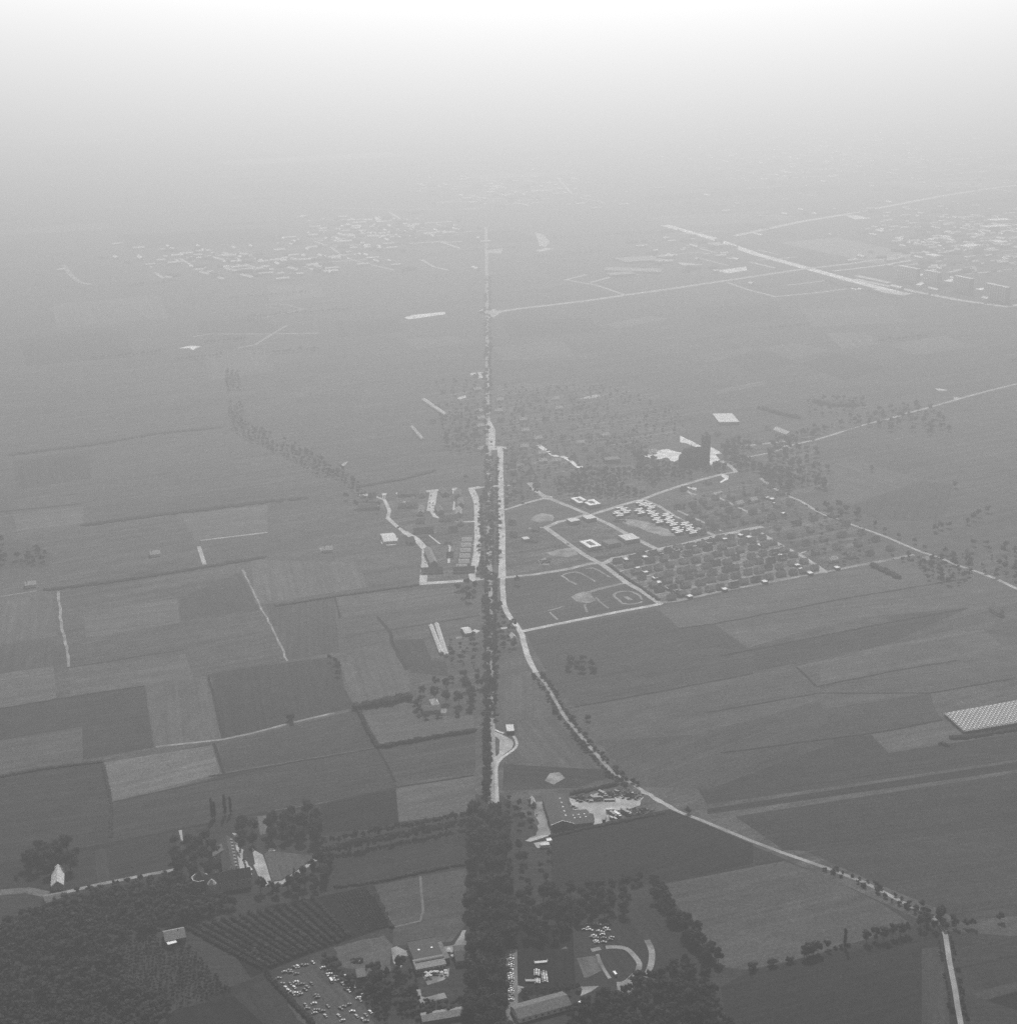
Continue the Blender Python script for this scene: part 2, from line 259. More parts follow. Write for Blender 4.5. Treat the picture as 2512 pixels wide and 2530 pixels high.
 ('ditch', '.5', 0.036, [(223,1426),(234,1430),(246,1436),(258,1440),(268,1445),(280,1450),(291,1455),(302,1461),(314,1465),(324,1470),(337,1476),(348,1481),(359,1485),(370,1491),(381,1495),(392,1501),(404,1506),(415,1510),(427,1516),(439,1520),(451,1526),(463,1530),(475,1536),(486,1540),(498,1546),(510,1550),(521,1555),(523,1552),(512,1547),(500,1542),(487,1536),(476,1532),(464,1526),(453,1522),(441,1517),(428,1512),(417,1507),(405,1502),(394,1497),(383,1492),(372,1487),(360,1482),(349,1477),(338,1472),(326,1467),(315,1462),(304,1457),(293,1451),(281,1447),(270,1441),(259,1437),(247,1432),(236,1426),(224,1422)], -2.73),
 ('ditch', '.5', 0.048, [(194.7,1211.3),(207.0,1214.5),(219.6,1217.4),(231.2,1220.7),(243.2,1223.7),(255.3,1226.7),(267.7,1231.0),(280.7,1234.0),(292.1,1236.9),(305.0,1239.8),(316.7,1243.3),(329.5,1246.0),(340.9,1249.7),(353.9,1254.0),(366.9,1258.6),(378.8,1263.0),(391.6,1268.3),(404.0,1273.3),(416.1,1277.6),(417.2,1274.8),(405.1,1270.5),(392.8,1265.5),(379.9,1260.2),(367.9,1255.8),(354.9,1251.2),(341.9,1246.9),(330.3,1243.1),(317.4,1240.4),(305.7,1236.9),(292.8,1234.0),(281.4,1231.1),(268.5,1228.1),(256.1,1223.9),(243.9,1220.8),(232.0,1217.8),(220.4,1214.5),(207.7,1211.6),(195.5,1208.4)], -2.85),
 ('ditch', '.5', 0.042, [(299,1397),(304,1381),(307,1366),(311,1351),(308.1,1350.0),(305,1365),(301,1381),(297,1396)], 1.82),
 ('ditch', '.5', 0.024, [(-267.1,1167.9),(-254.0,1171.3),(-242.7,1175.8),(-229.8,1180.9),(-218.3,1185.1),(-205.7,1189.2),(-193.8,1194.3),(-182.2,1198.8),(-169.1,1202.4),(-157.7,1207.4),(-145.3,1211.3),(-133.1,1216.7),(-121.2,1220.7),(-120.2,1217.8),(-132.1,1213.9),(-144.2,1208.5),(-156.6,1204.5),(-168.1,1199.5),(-181.3,1196.0),(-192.6,1191.6),(-204.6,1186.4),(-217.4,1182.3),(-228.7,1178.1),(-241.6,1173.0),(-253.1,1168.4),(-266.3,1165.0)], -2.79),
 ('ditch', '.5', 0.018, [(-520.4,1291.6),(-507.8,1296.4),(-495.8,1302.1),(-482.2,1306.7),(-470.0,1312.6),(-457.6,1317.3),(-445.9,1322.9),(-433.1,1327.1),(-420.2,1332.7),(-406.9,1337.7),(-393.7,1342.4),(-380.4,1347.4),(-367,1352),(-365.8,1349.5),(-379.3,1344.6),(-392.7,1339.6),(-405.8,1334.8),(-419.1,1329.9),(-432.1,1324.3),(-444.8,1320.1),(-456.5,1314.5),(-468.8,1309.9),(-481.1,1303.9),(-494.6,1299.3),(-506.6,1293.6),(-519.4,1288.8)], -2.76),
 ('ditch', '.5', 0.012, [(-457,1395),(-444,1401),(-431,1406),(-419,1410),(-407,1416),(-395,1421),(-383,1426),(-371,1430),(-358,1435),(-346,1440),(-345,1438),(-357,1433),(-370,1428),(-382,1423),(-394,1419),(-406,1413),(-418,1408),(-430,1403),(-443,1399),(-456,1393)], -2.75),
 ('ditch', '.5', 0.024, [(-341.9,1122.1),(-331.0,1127.2),(-319.9,1133.5),(-308.1,1138.8),(-296.6,1144.4),(-285.2,1148.9),(-273.7,1154.7),(-263.0,1160.1),(-250.9,1165.6),(-239.5,1171.8),(-229.0,1176.1),(-217.4,1182.1),(-216.3,1179.9),(-228.0,1173.8),(-238.4,1169.6),(-249.8,1163.4),(-261.9,1157.8),(-272.6,1152.5),(-284.2,1146.7),(-295.6,1142.1),(-307.0,1136.5),(-318.7,1131.2),(-329.9,1125.0),(-340.8,1119.9)], -2.69),
 ('ditch', '.5', 0.036, [(-241.1,1094.8),(-227.5,1098.2),(-214.1,1102.5),(-200.9,1106.4),(-187.9,1111.1),(-174.6,1114.2),(-161.4,1118.3),(-149.7,1124.8),(-137.1,1130.1),(-124.8,1136.7),(-111.6,1141.9),(-99.3,1148.0),(-85.7,1152.6),(-72.0,1156.3),(-58.2,1160.7),(-45.1,1164.8),(-31.2,1169.5),(-30.4,1167.1),(-44.4,1162.4),(-57.5,1158.4),(-71.3,1153.9),(-84.9,1150.2),(-98.3,1145.7),(-110.6,1139.7),(-123.7,1134.4),(-136.0,1127.8),(-148.6,1122.6),(-160.5,1116.0),(-173.9,1111.8),(-187.2,1108.7),(-200.1,1104.0),(-213.3,1100.1),(-226.9,1095.8),(-240.5,1092.4)], -2.8),
 ('ditch', '.5', 0.042, [(-415.6,1020.2),(-402.1,1027.1),(-388.7,1034.6),(-376.1,1039.5),(-363.4,1043.8),(-350.5,1047.4),(-338.4,1052.4),(-327.0,1057.7),(-314.5,1062.0),(-302.6,1066.9),(-291.0,1071.7),(-278.8,1076.7),(-266.6,1082.4),(-254.3,1087.2),(-242.9,1092.4),(-230.8,1097.3),(-218.6,1102.3),(-205.9,1107.5),(-204.6,1104.3),(-217.3,1099.1),(-229.4,1094.1),(-241.5,1089.2),(-253.0,1084.0),(-265.2,1079.2),(-277.3,1073.5),(-289.7,1068.5),(-301.2,1063.7),(-313.2,1058.7),(-325.7,1054.5),(-337.0,1049.2),(-349.3,1044.1),(-362.4,1040.4),(-374.9,1036.2),(-387.3,1031.5),(-400.5,1024.0),(-414.0,1017.1)], -2.75),
 ('ditch', '.5', 0.018, [(118.3,998.4),(131.3,1002.1),(143.6,1007.3),(156.8,1010.7),(169.6,1015.2),(181.4,1019.2),(194.6,1023.9),(195.4,1021.6),(182.3,1016.9),(170.5,1012.8),(157.5,1008.3),(144.4,1005.0),(132.1,999.7),(119.0,996.0)], -2.82),
 ('ditch', '.5', 0.024, [(191.3,1023.6),(205.9,1027.9),(219.4,1031.3),(220.0,1028.8),(206.5,1025.5),(192.0,1021.2)], -2.88),
 ('ditch', '.5', 0.012, [(-200,1586),(-197,1574),(-195,1561),(-192,1549),(-189,1537),(-187,1525),(-190,1524),(-192,1536),(-194,1549),(-197,1561),(-200,1574),(-203,1586)], 1.78),
 ('ditch', '.5', 0.024, [(-306,1377),(-303,1365),(-299,1353),(-294.8,1340.6),(-291.5,1328.5),(-288.1,1316.9),(-284.3,1304.7),(-280.8,1292.7),(-278.0,1280.8),(-274.3,1268.5),(-270.9,1256.4),(-266.8,1244.4),(-269.6,1243.5),(-273.7,1255.5),(-277.2,1267.7),(-280.9,1280.0),(-283.7,1291.9),(-287.2,1303.9),(-290.9,1316.0),(-294.4,1327.7),(-297.7,1339.7),(-302,1352),(-306,1364),(-308,1376)], 1.86),
 ('ditch', '.5', 0.03, [(-272.5,1228.8),(-268.1,1217.3),(-263.9,1205.2),(-259.6,1191.8),(-255.5,1180.0),(-251.3,1167.7),(-254.1,1166.7),(-258.3,1179.0),(-262.5,1190.8),(-266.8,1204.2),(-270.9,1216.3),(-275.3,1227.7)], 1.91),
 ('ditch', '.5', 0.03, [(-119.3,1218.1),(-115.1,1205.0),(-110.3,1193.4),(-106.6,1181.0),(-103.3,1169.2),(-98.8,1156.4),(-101.2,1155.6),(-105.7,1168.5),(-109.0,1180.3),(-112.6,1192.6),(-117.4,1204.2),(-121.6,1217.3)], 1.89),
 ('ditch', '.5', 0.036, [(-146,1530),(-141,1519),(-136,1507),(-132,1497),(-127,1485),(-125,1473),(-124,1460),(-121,1449),(-117,1437),(-114,1425),(-110,1413),(-106,1401),(-103,1389),(-107,1388),(-110,1400),(-114,1412),(-118,1423),(-121,1436),(-125,1448),(-128,1459),(-129,1472),(-131,1484),(-135,1495),(-140,1506),(-145,1518),(-149,1528)], 1.86),
 ('ditch', '.5', 0.012, [(318.2,890.9),(329.7,894.1),(341.0,897.3),(352.4,901.7),(363.3,905.2),(375.3,908.3),(375.9,905.9),(364.0,902.8),(353.3,899.3),(341.8,894.9),(330.4,891.7),(318.9,888.5)], -2.85),
 ('ditch', '.5', 0.042, [(309,1350),(321,1355),(333,1361),(345,1366),(358,1371),(370,1376),(382,1381),(393,1386),(406,1391),(419,1395),(432,1401),(445,1405),(458,1409),(470,1414),(471,1412),(459,1407),(446,1402),(432,1398),(419,1393),(407,1389),(394,1384),(383,1379),(371,1373),(359,1368),(346,1364),(334,1358),(322,1353),(310.4,1348.1)], -2.76),
 ('ditch', '.5', 0.042, [(191.9,1292.9),(204.0,1296.6),(215.5,1301.0),(226.6,1305.1),(239.0,1309.4),(250.0,1313.8),(262.0,1318.4),(274.0,1323.0),(285.0,1326.8),(297.4,1330.8),(308.4,1335.8),(322.0,1336.0),(333.9,1335.7),(346.2,1335.4),(358.1,1335.5),(370.6,1335.5),(383.6,1335.9),(395.3,1336.2),(407.4,1335.9),(420.3,1336.1),(432.0,1339.7),(444.1,1344.2),(456.2,1348.8),(469,1354),(481,1357),(493,1363),(505,1366),(517,1371),(518,1369),(506,1364),(494,1360),(482,1355),(470,1351),(457.0,1346.5),(444.9,1341.9),(432.8,1337.3),(420.7,1333.7),(407.4,1333.4),(395.3,1333.7),(383.7,1333.4),(370.6,1333.0),(358.1,1333.0),(346.1,1332.9),(333.9,1333.2),(322.0,1333.5),(308.9,1333.3),(298.3,1328.4),(285.8,1324.4),(274.8,1320.7),(262.9,1316.1),(250.9,1311.4),(239.9,1307.1),(227.5,1302.8),(216.4,1298.6),(204.8,1294.2),(192.6,1290.5)], -2.91),
 ('ditch', '.5', 0.012, [(-130,1493),(-118,1498),(-106,1503),(-94,1508),(-81,1513),(-70,1518),(-57,1524),(-45,1528),(-33,1534),(-32,1531),(-44,1526),(-56,1521),(-69,1516),(-80,1511),(-93,1506),(-105,1501),(-117,1496),(-129,1491)], -2.74),
 ('ditch', '.5', 0.03, [(187,1497),(202,1502),(216,1507),(230,1511),(241,1517),(252,1521),(265,1526),(276,1532),(287,1538),(298,1542),(310,1548),(322,1553),(333,1558),(344,1564),(356,1569),(367,1575),(379,1580),(390,1585),(402,1590),(413,1594),(425,1599),(437,1603),(448,1608),(460,1612),(472,1618),(483,1622),(495,1626),(506,1631),(519,1636),(530,1640),(542,1644),(554,1649),(555,1646),(544,1641),(531,1637),(520,1632),(508,1628),(497,1623),(484,1619),(474,1614),(461,1609),(450,1604),(438,1600),(427,1596),(414,1591),(403,1587),(392,1582),(380,1577),(368,1572),(357,1566),(346,1561),(334,1555),(323,1550),(312,1545),(300,1539),(289,1535),(277,1529),(266,1523),(254,1518),(243,1514),(231,1508),(217,1504),(203,1499),(188,1494)], -2.75),
 ('ditch', '.5', 0.018, [(-248,1567),(-237,1572),(-225,1578),(-213,1582),(-202,1588),(-190,1593),(-178,1598),(-165,1602),(-154,1606),(-142,1611),(-129,1616),(-118,1621),(-106,1625),(-105,1622),(-117,1618),(-128,1614),(-141,1609),(-153,1604),(-164,1600),(-177,1595),(-189,1590),(-201,1586),(-212,1580),(-224,1576),(-236,1570),(-247,1565)], -2.76),
 ('ditch', '.5', 0.012, [(-689,1893),(-677,1898),(-666,1902),(-654,1906),(-643,1910),(-631,1913),(-621,1917),(-609,1921),(-598,1925),(-585,1929),(-584,1923),(-596,1920),(-607,1915),(-619,1912),(-629,1908),(-641,1904),(-652,1900),(-664,1896),(-675,1892),(-687,1888)], -2.81),
 ('ditch', '.5', 0.018, [(165.3,884.5),(175.8,888.1),(187.7,892.6),(198.8,896.2),(210.5,901.6),(223.2,904.7),(235.5,908.2),(247.5,912.3),(260.1,916.2),(272.1,920.3),(283.9,924.2),(296.4,928.1),(308.4,931.5),(321.2,935.7),(322.1,932.8),(309.3,928.6),(297.3,925.2),(284.8,921.4),(273.0,917.4),(261.0,913.3),(248.4,909.4),(236.4,905.3),(224.0,901.8),(211.5,898.7),(199.9,893.4),(188.7,889.8),(176.8,885.3),(166.3,881.7)], -2.82),
 ('ditch', '.5', 0.018, [(15.0,1057.6),(34.7,1064.0),(45.7,1069.4),(58.2,1074.0),(68.9,1079.0),(80.4,1084.5),(92.0,1089.7),(103.9,1095.0),(115.0,1099.8),(126.0,1105.7),(138.1,1110.3),(139.2,1107.5),(127.3,1103.0),(116.3,1097.1),(105.1,1092.2),(93.3,1086.9),(81.6,1081.8),(70.2,1076.3),(59.4,1071.2),(46.8,1066.7),(35.9,1061.2),(15.9,1054.7)], -2.74),
 ('garden_ground', 'garden', 0.006, [(-5,2180),(53,2203),(119,2087),(202,2146),(206,2119),(220,2071),(215,2016),(185,1949),(148,1935),(116,1895),(62,1949),(29,2026),(-3,1912)], 1.58),
 ('garden_ground', 'gardenlight', 0.006, [(122,1702),(321,1824),(382,1669),(175,1569)], 0.55),
 ('garden_ground', 'garden', 0.012, [(241,1961),(304,1990),(367,2044),(394,1947),(457,1829),(428,1697),(389,1672),(332,1825),(281,1817)], 1.93),
 ('garden_ground', 'garden', 0.018, [(330,2201),(432,2242),(494,2303),(466,2112),(473,2039),(448,1990),(390,1957),(364,2044),(339,2080),(327,2156)], -1.72),
 ('garden_ground', 'garden', 0.006, [(-207,1961),(-50,1990),(-44,1898),(-41,1705),(-52,1641),(-97,1645),(-99,1746),(-122,1801),(-162,1872)], -1.56),
 ('garden_ground', 'garden', 0.006, [(-124,2620),(-52,2620),(-44,2181),(-105,2181)], 1.61),
 ('garden_ground', 'garden', 0.006, [(-23,2620),(233,2620),(317,2366),(240,2210),(-7,2210)], 1.61),
 ('garden_ground', 'garden', 0.006, [(50,1822),(102,1869),(114,1864),(181,1743),(123,1710),(110,1710)], -1.07),
 ('garden_ground', 'garden', 0.006, [(-4,1818),(47,1818),(99,1702),(-4,1656)], 1.57),
 ('verge', 'dirt', 0.006, [(-11.3,1187.7),(-9.8,1134.3),(-13.8,1134.2),(-15.3,1187.6)], -1.54),
 ('rough_ground', '1.1', 0.018, [(-127.6,914.4),(-120.7,916.6),(-117.3,919.4),(-112.0,921.4),(-107.2,924.0),(-102.6,925.0),(-95.3,926.6),(-91.6,929.1),(-88.6,923.3),(-84.0,917.4),(-85.5,911.4),(-84.8,904.1),(-85.1,899.0),(-84.6,895.2),(-83.3,887.3),(-88.4,883.0),(-93.8,879.8),(-99.2,882.6),(-102.0,883.9),(-108.4,889.1),(-115.2,889.6),(-120.8,892.5),(-120.9,898.0),(-124.0,902.1),(-124.0,908.1)], 0.41),
 ('sand_patch', '1.3', 0.024, [(39.2,913.6),(42.0,915.9),(43.1,912.7),(38.2,912.2)], 1.71),
 ('main_road', 'asphalt', 0.012, [(-66,4600),(-55,3988),(-44,3222),(-32,2456),(-26,2145),(-18,1557),(-14.6,1346.4),(-12.8,1258.7),(-10.4,1137.1),(-7.9,988.0),(-5.3,800.9),(-12.8,800.8),(-15.4,987.9),(-17.8,1136.9),(-20.3,1258.5),(-22.1,1346.3),(-25,1557),(-34,2145),(-39,2456),(-51,3222),(-63,3988),(-74,4600)], 1.59),
 ('cycle_path', 'paving', 0.018, [(-9.9,1184.0),(-8.4,1134.3),(-7.2,1083.4),(-10.4,1083.4),(-11.6,1134.2),(-13.1,1183.9)], 1.6),
 ('layby', 'paving', 0.018, [(-13.5,1251.9),(-7.5,1247.5),(-1.6,1241.6),(3.2,1235.8),(4.6,1229.1),(3.2,1218.7),(-3.7,1208.4),(-10.7,1190.1),(-12.9,1186.5),(-13.3,1202.9),(-10.8,1204.3),(-8.6,1208.4),(-8.3,1235.8),(-11.1,1241.1),(-13.4,1243.6)], 1.56),
 ('cycle_path', 'concrete', 0.018, [(-12.2,1257.1),(-11.0,1255.9),(-8.8,1253.5),(-6.7,1251.8),(-4.7,1250.6),(-3.7,1250.0),(-4.9,1247.9),(-5.9,1248.5),(-8.1,1249.8),(-10.4,1251.8),(-12.8,1254.3),(-13.9,1255.5)], 2.44),
 ('cycle_path', 'concrete', 0.024, [(5.8,1244.0),(6.5,1242.0),(7.7,1238.1),(8.6,1233.6),(9.1,1228.7),(8.7,1223.9),(7.4,1219.4),(5.0,1214.5),(1.3,1209.3),(-1.9,1204.5),(-4.7,1200.0),(-6.7,1195.6),(-8.1,1191.2),(-9.0,1186.6),(-9.5,1181.8),(-9.6,1174.1),(-9.3,1163.6),(-9.1,1153.1),(-8.9,1142.4),(-8.8,1137.1),(-11.4,1137.1),(-11.5,1142.4),(-11.7,1153.0),(-11.9,1163.6),(-12.2,1174.1),(-12.1,1181.9),(-11.6,1187.0),(-10.6,1191.8),(-9.2,1196.5),(-7.0,1201.2),(-4.0,1205.9),(-0.8,1210.8),(2.7,1215.9),(5.0,1220.4),(6.1,1224.4),(6.5,1228.6),(6.0,1233.2),(5.2,1237.4),(4.0,1241.2),(3.4,1243.2)], 1.43),
 ('estate_path', 'dirt', 0.012, [(132,1670),(143,1677),(153,1683),(164,1689),(175,1695),(185,1702),(197,1708),(207,1713),(218,1719),(229,1726),(239,1732),(250,1738),(261,1744),(271,1750),(283,1756),(293,1763),(304,1768),(314,1775),(326,1781),(336,1787),(338,1784),(327,1778),(316,1772),(305,1765),(295,1760),(284,1753),(273,1747),(263,1741),(252,1735),(241,1729),(231,1723),(220,1716),(209,1710),(198,1705),(187,1699),(176,1692),(166,1686),(155,1680),(145,1674),(134,1667)], -2.62),
 ('estate_path', 'dirt', 0.012, [(143,1644),(154,1651),(165,1656),(175,1662),(187,1668),(198,1674),(208,1679),(219,1686),(230,1691),(240,1697),(252,1703),(262,1709),(273,1715),(283,1721),(294,1727),(306,1733),(315,1738),(327,1744),(337,1750),(348,1756),(350,1753),(339,1747),(328,1741),(317,1735),(307,1730),(296,1724),(285,1718),(275,1712),(263,1706),(253,1700),(242,1694),(232,1688),(220,1683),(210,1676),(199,1671),(188,1665),(177,1659),(167,1653),(156,1647),(145,1641)], -2.64),
 ('estate_path', 'dirt', 0.012, [(155,1619),(166,1624),(177,1630),(187,1636),(198,1642),(209,1647),(220,1653),(231,1658),(241,1664),(252,1669),(263,1676),(274,1681),(285,1687),(295,1692),(306,1698),(317,1704),(328,1710),(338,1715),(349,1720),(360,1726),(362,1723),(351,1717),(340,1712),(329,1706),(318,1701),(308,1695),(297,1689),(286,1684),(275,1678),(265,1672),(254,1666),(243,1661),(232,1655),(221,1650),(210,1644),(200,1639),(189,1632),(178,1627),(167,1621),(156,1616)], -2.66),
 ('estate_path', 'dirt', 0.012, [(166,1594),(177,1599),(188,1605),(199,1610),(209,1615),(220,1621),(231,1626),(241,1632),(253,1637),(264,1643),(274,1648),(285,1654),(296,1659),(307,1665),(318,1670),(328,1676),(339,1681),(350,1686),(361,1692),(371,1697),(373,1694),(362,1689),(351,1683),(341,1678),(330,1673),(319,1667),(308,1662),(298,1656),(286,1650),(276,1645),(265,1640),(254,1634),(243,1628),(232,1623),(221,1617),(211,1612),(200,1607),(190,1602),(178,1596),(168,1591)], -2.68),
 ('sand_patch', 'dirt', 0.012, [(72,1588),(75,1592),(81,1599),(88,1604),(96,1600),(98,1586),(101,1577),(94,1571),(89,1569),(78,1574)], 0.64),
 ('sand_patch', 'dirt', 0.006, [(29,1857),(34,1874),(45,1886),(59,1879),(61,1868),(59,1856),(51,1853),(42,1848)], -2.91),
 ('sand_patch', 'dirt', 0.012, [(133,1588),(138,1589),(144,1579),(138,1579)], 1.71),
 ('sand_patch', 'dirt', 0.012, [(47,1734),(55,1739),(63,1745),(73,1750),(85,1752),(84,1737),(87,1727),(73,1718),(54,1723)], -1.42),
 ('sand_patch', 'dirt', 0.012, [(36,1706),(45,1716),(50,1703),(50,1689),(39,1693)], -1.8),
 ('sand_patch', 'dirt', 0.006, [(145,1871),(155,1861),(165,1861),(174,1855),(183,1852),(189,1846),(197,1841),(201,1828),(209,1822),(210,1813),(214,1803),(219,1795),(210,1795),(198,1795),(193,1804),(189,1805),(180,1813),(174,1823),(170,1829),(159,1835),(151,1846),(145,1849)], 2.32),
 ('sand_patch', 'dirt', 0.018, [(36.9,1172.1),(45.5,1174.2),(50.2,1163.7),(39.9,1151.9),(32.1,1158.7)], -2.25),
 ('field_track', 'dirt', 0.006, [(-525,1605),(-521,1591),(-517,1578),(-513,1566),(-508,1554),(-504,1540),(-501,1528),(-496,1516),(-492,1502),(-488,1491),(-483,1480),(-479,1469),(-475,1457),(-470,1446),(-467,1434),(-462,1422),(-458,1409),(-455,1397),(-457,1396),(-461,1408),(-465,1421),(-469,1433),(-473,1445),(-478,1456),(-482,1468),(-486,1479),(-491,1490),(-495,1501),(-499,1515),(-504,1527),(-507,1540),(-511,1553),(-515,1565),(-520,1577),(-524,1590),(-528,1604)], 1.9),
 ('field_track', 'dirt', 0.018, [(-323,1677),(-317,1664),(-314,1651),(-309,1639),(-305,1626),(-300,1613),(-296,1600),(-292,1588),(-287,1575),(-283,1562),(-279,1550),(-279,1549),(-274,1537),(-269,1527),(-266,1515),(-261,1504),(-257,1491),(-253,1480),(-249,1467),(-245,1457),(-241,1446),(-237,1434),(-235,1423),(-230,1411),(-232,1410),(-237,1422),(-239,1433),(-243,1445),(-248,1456),(-251,1467),(-255,1479),(-259,1490),(-263,1503),(-268,1514),(-271,1526),(-276,1537),(-280,1548),(-281,1548),(-285,1561),(-289,1574),(-294,1587),(-298,1599),(-302,1612),(-307,1625),(-311,1638),(-316,1650),(-320,1663),(-325,1676)], 1.91),
 ('field_track', 'dirt', 0.006, [(-604,1584),(-590,1590),(-554,1607),(-552,1605),(-589,1588),(-603,1581)], -2.71),
 ('farm_drive', 'paving', 0.006, [(-390,1757),(-370,1693),(-375,1692),(-395,1756)], -1.27),
 ('field_track', 'paving', 0.012, [(-395,1780),(-314,1811),(-313,1807),(-394,1777)], 0.36),
 ('field_track', 'dirt', 0.024, [(-326.4,1223.4),(-267.3,1237.9),(-243.2,1249.5),(-207.0,1272.3),(-169.3,1292.9),(-167.9,1290.2),(-205.5,1269.7),(-241.8,1246.8),(-266.3,1235.0),(-325.7,1220.5)], -2.73),
 ('lane', 'paving', 0.006, [(-252,2091),(-246,2123),(-241,2122),(-247,2090)], 1.38),
 ('castle_lawn', '1.0', 0.012, [(-197.4,1039.2),(-194.5,1044.1),(-170.5,1039.8),(-155.2,1036.7),(-170.7,1012.3),(-178.4,1002.4),(-184.9,1000.7)], 1.88),
 ('garden_path', '1.3', 0.012, [(-205.4,1099.4),(-198.8,1070.6),(-205.6,1069.0),(-212.2,1097.9)], -1.35),
 ('farm_yard', '1.3', 0.018, [(-393.8,989.0),(-372.2,991.9),(-354.5,986.0),(-357.1,978.4),(-373.0,983.9),(-392.7,981.1)], 3.07),
 ('meadow_fence_track', '1.4', 0.018, [(-68.5,1007.3),(-63.7,960.0),(-65.3,946.8),(-85.0,938.6),(-85.7,940.4),(-66.9,948.0),(-65.7,960.0),(-70.5,1007.1)], 1.34),
 ('meadow_fence_track', '1.5', 0.024, [(-103.0,986.5),(-92.2,958.7),(-84.2,939.2),(-87.0,938.0),(-95.0,957.6),(-105.8,985.5)], 1.95),
 ('scrapyard_ground', '.85', 0.03, [(-165.2,876.9),(-161.6,881.3),(-156.4,883.7),(-153.5,887.5),(-149.7,891.9),(-144.5,893.8),(-141.2,898.3),(-137.0,900.3),(-132.0,893.1),(-127.5,889.3),(-125.0,883.2),(-121.2,878.4),(-119.6,873.6),(-115.9,870.6),(-112.4,866.0),(-109.3,861.2),(-107.3,857.7),(-102.2,852.9),(-99.0,849.0),(-96.8,843.8),(-94.3,838.8),(-93.5,834.4),(-90.4,829.1),(-91.3,823.5),(-95.3,818.5),(-96.1,814.1),(-101.0,814.3),(-106.8,813.2),(-113.7,814.4),(-119.3,814.4),(-121.7,815.8),(-126.8,820.3),(-131.0,822.8),(-134.8,825.2),(-138.4,829.8),(-142.9,833.5),(-144.2,837.1),(-146.9,841.7),(-151.0,848.0),(-152.3,853.5),(-157.3,859.4),(-159.6,863.2),(-161.1,868.8)], -0.98),
 ('court', '1.15', 0.018, [(49.1,901.5),(63.7,905.0),(66.1,887.0),(55.6,879.0),(53.5,879.0)], 1.77),
 ('sand_patch', 'dirt', 0.012, [(47.7,872.0),(52.1,868.9),(63.4,869.8),(57.5,863.6),(49.7,858.4),(51.5,866.4)], -2.43),
 ('sand_patch', 'dirt', 0.024, [(6.1,870.6),(11.8,868.2),(11.9,869.2),(6.8,861.1),(3.9,859.5)], 1.41),
 ('motorway', 'pale', 0.006, [(500,4646),(530,4569),(613,4369),(696,4076),(793,3846),(871,3659),(951,3486),(924,3474),(844,3647),(765,3835),(668,4066),(584,4359),(502,4558),(472,4634)], 1.94),
 ('farm_yard', 'concrete', 0.006, [(-164,1779),(-159,1782),(-153,1784),(-147,1787),(-142,1789),(-142,1782),(-143,1776),(-143,1770),(-142,1764),(-147,1761),(-153,1760),(-161,1765),(-163,1770),(-163,1776)], 0.33),
 ('farm_yard', 'dirt', 0.006, [(-238,1755),(-234,1755),(-230,1759),(-223,1759),(-223,1754),(-222,1747),(-221,1740),(-226,1740),(-230,1739),(-235,1737),(-237,1743),(-239,1749)], -1.41),
 ('side_road', 'concrete', 0.012, [(-8,2201),(-8,2091),(-7,2005),(-6,1902),(-4,1813),(-4,1734),(-3,1648),(-12,1648),(-12,1734),(-13,1813),(-14,1902),(-15,2004),(-16,2091),(-17,2201)], 1.58),
 ('side_road', 'concrete', 0.018, [(-4,1648),(-4,1636),(-4,1612),(-3,1592),(-3,1578),(-2,1563),(0,1549),(3,1534),(8,1518),(12,1505),(15,1493),(18,1478),(19,1462),(21,1444),(23,1424),(26,1407),(29,1391),(31,1384),(25,1382),(24,1390),(20,1406),(17,1423),(15,1443),(13,1461),(12,1478),(9,1492),(6,1503),(2,1517),(-3,1533),(-6,1548),(-8,1562),(-9,1577),(-9,1592),(-10,1612),(-10,1636),(-10,1648)], 1.7),
 ('lane', 'asphalt', 0.024, [(30,1384),(39,1357),(55.3,1286.1),(71.8,1237.6),(78.5,1218.5),(93.7,1176.9),(99.1,1168.2),(111.6,1153.3),(117.0,1144.7),(128.9,1129.2),(140.4,1112.9),(150.9,1102.8),(159.6,1096.7),(179.6,1079.3),(201.8,1059.9),(222.9,1043.1),(238.8,1031.8),(255.3,1019.7),(278.9,1000.8),(291.1,987.2),(303.5,972.3),(313.3,961.3),(321.7,951.9),(324.7,938.8),(324.4,929.7),(318.0,896.1),(313.0,864.5),(309.2,844.8),(306.5,828.9),(303.4,813.2),(299.7,813.9),(302.8,829.6),(305.5,845.5),(309.2,865.1),(314.3,896.7),(320.6,930.1),(321.0,938.4),(318.3,950.1),(310.5,958.7),(300.6,969.8),(288.2,984.8),(276.3,998.1),(253.0,1016.6),(236.5,1028.7),(220.6,1040.1),(199.4,1056.9),(177.1,1076.4),(157.2,1093.7),(148.5,1099.9),(137.5,1110.4),(125.9,1126.9),(113.9,1142.6),(108.5,1151.1),(96.1,1166.0),(90.3,1175.2),(75.0,1217.3),(68.2,1236.4),(51.6,1285.1),(36,1356),(26,1382)], 2.02),
 ('lane_apron', 'paving', 0.03, [(114.4,1147.9),(117.9,1143.2),(122.0,1138.4),(125.6,1135.1),(126.6,1131.5),(130.4,1127.6),(135.0,1121.1),(139.2,1116.9),(142.6,1111.6),(144.6,1108.6),(148.2,1103.2),(142.7,1106.8),(139.6,1108.9),(135.7,1113.5),(132.3,1118.8),(128.4,1121.3),(124.7,1126.3),(121.8,1132.9),(115.6,1136.6)], -0.92),
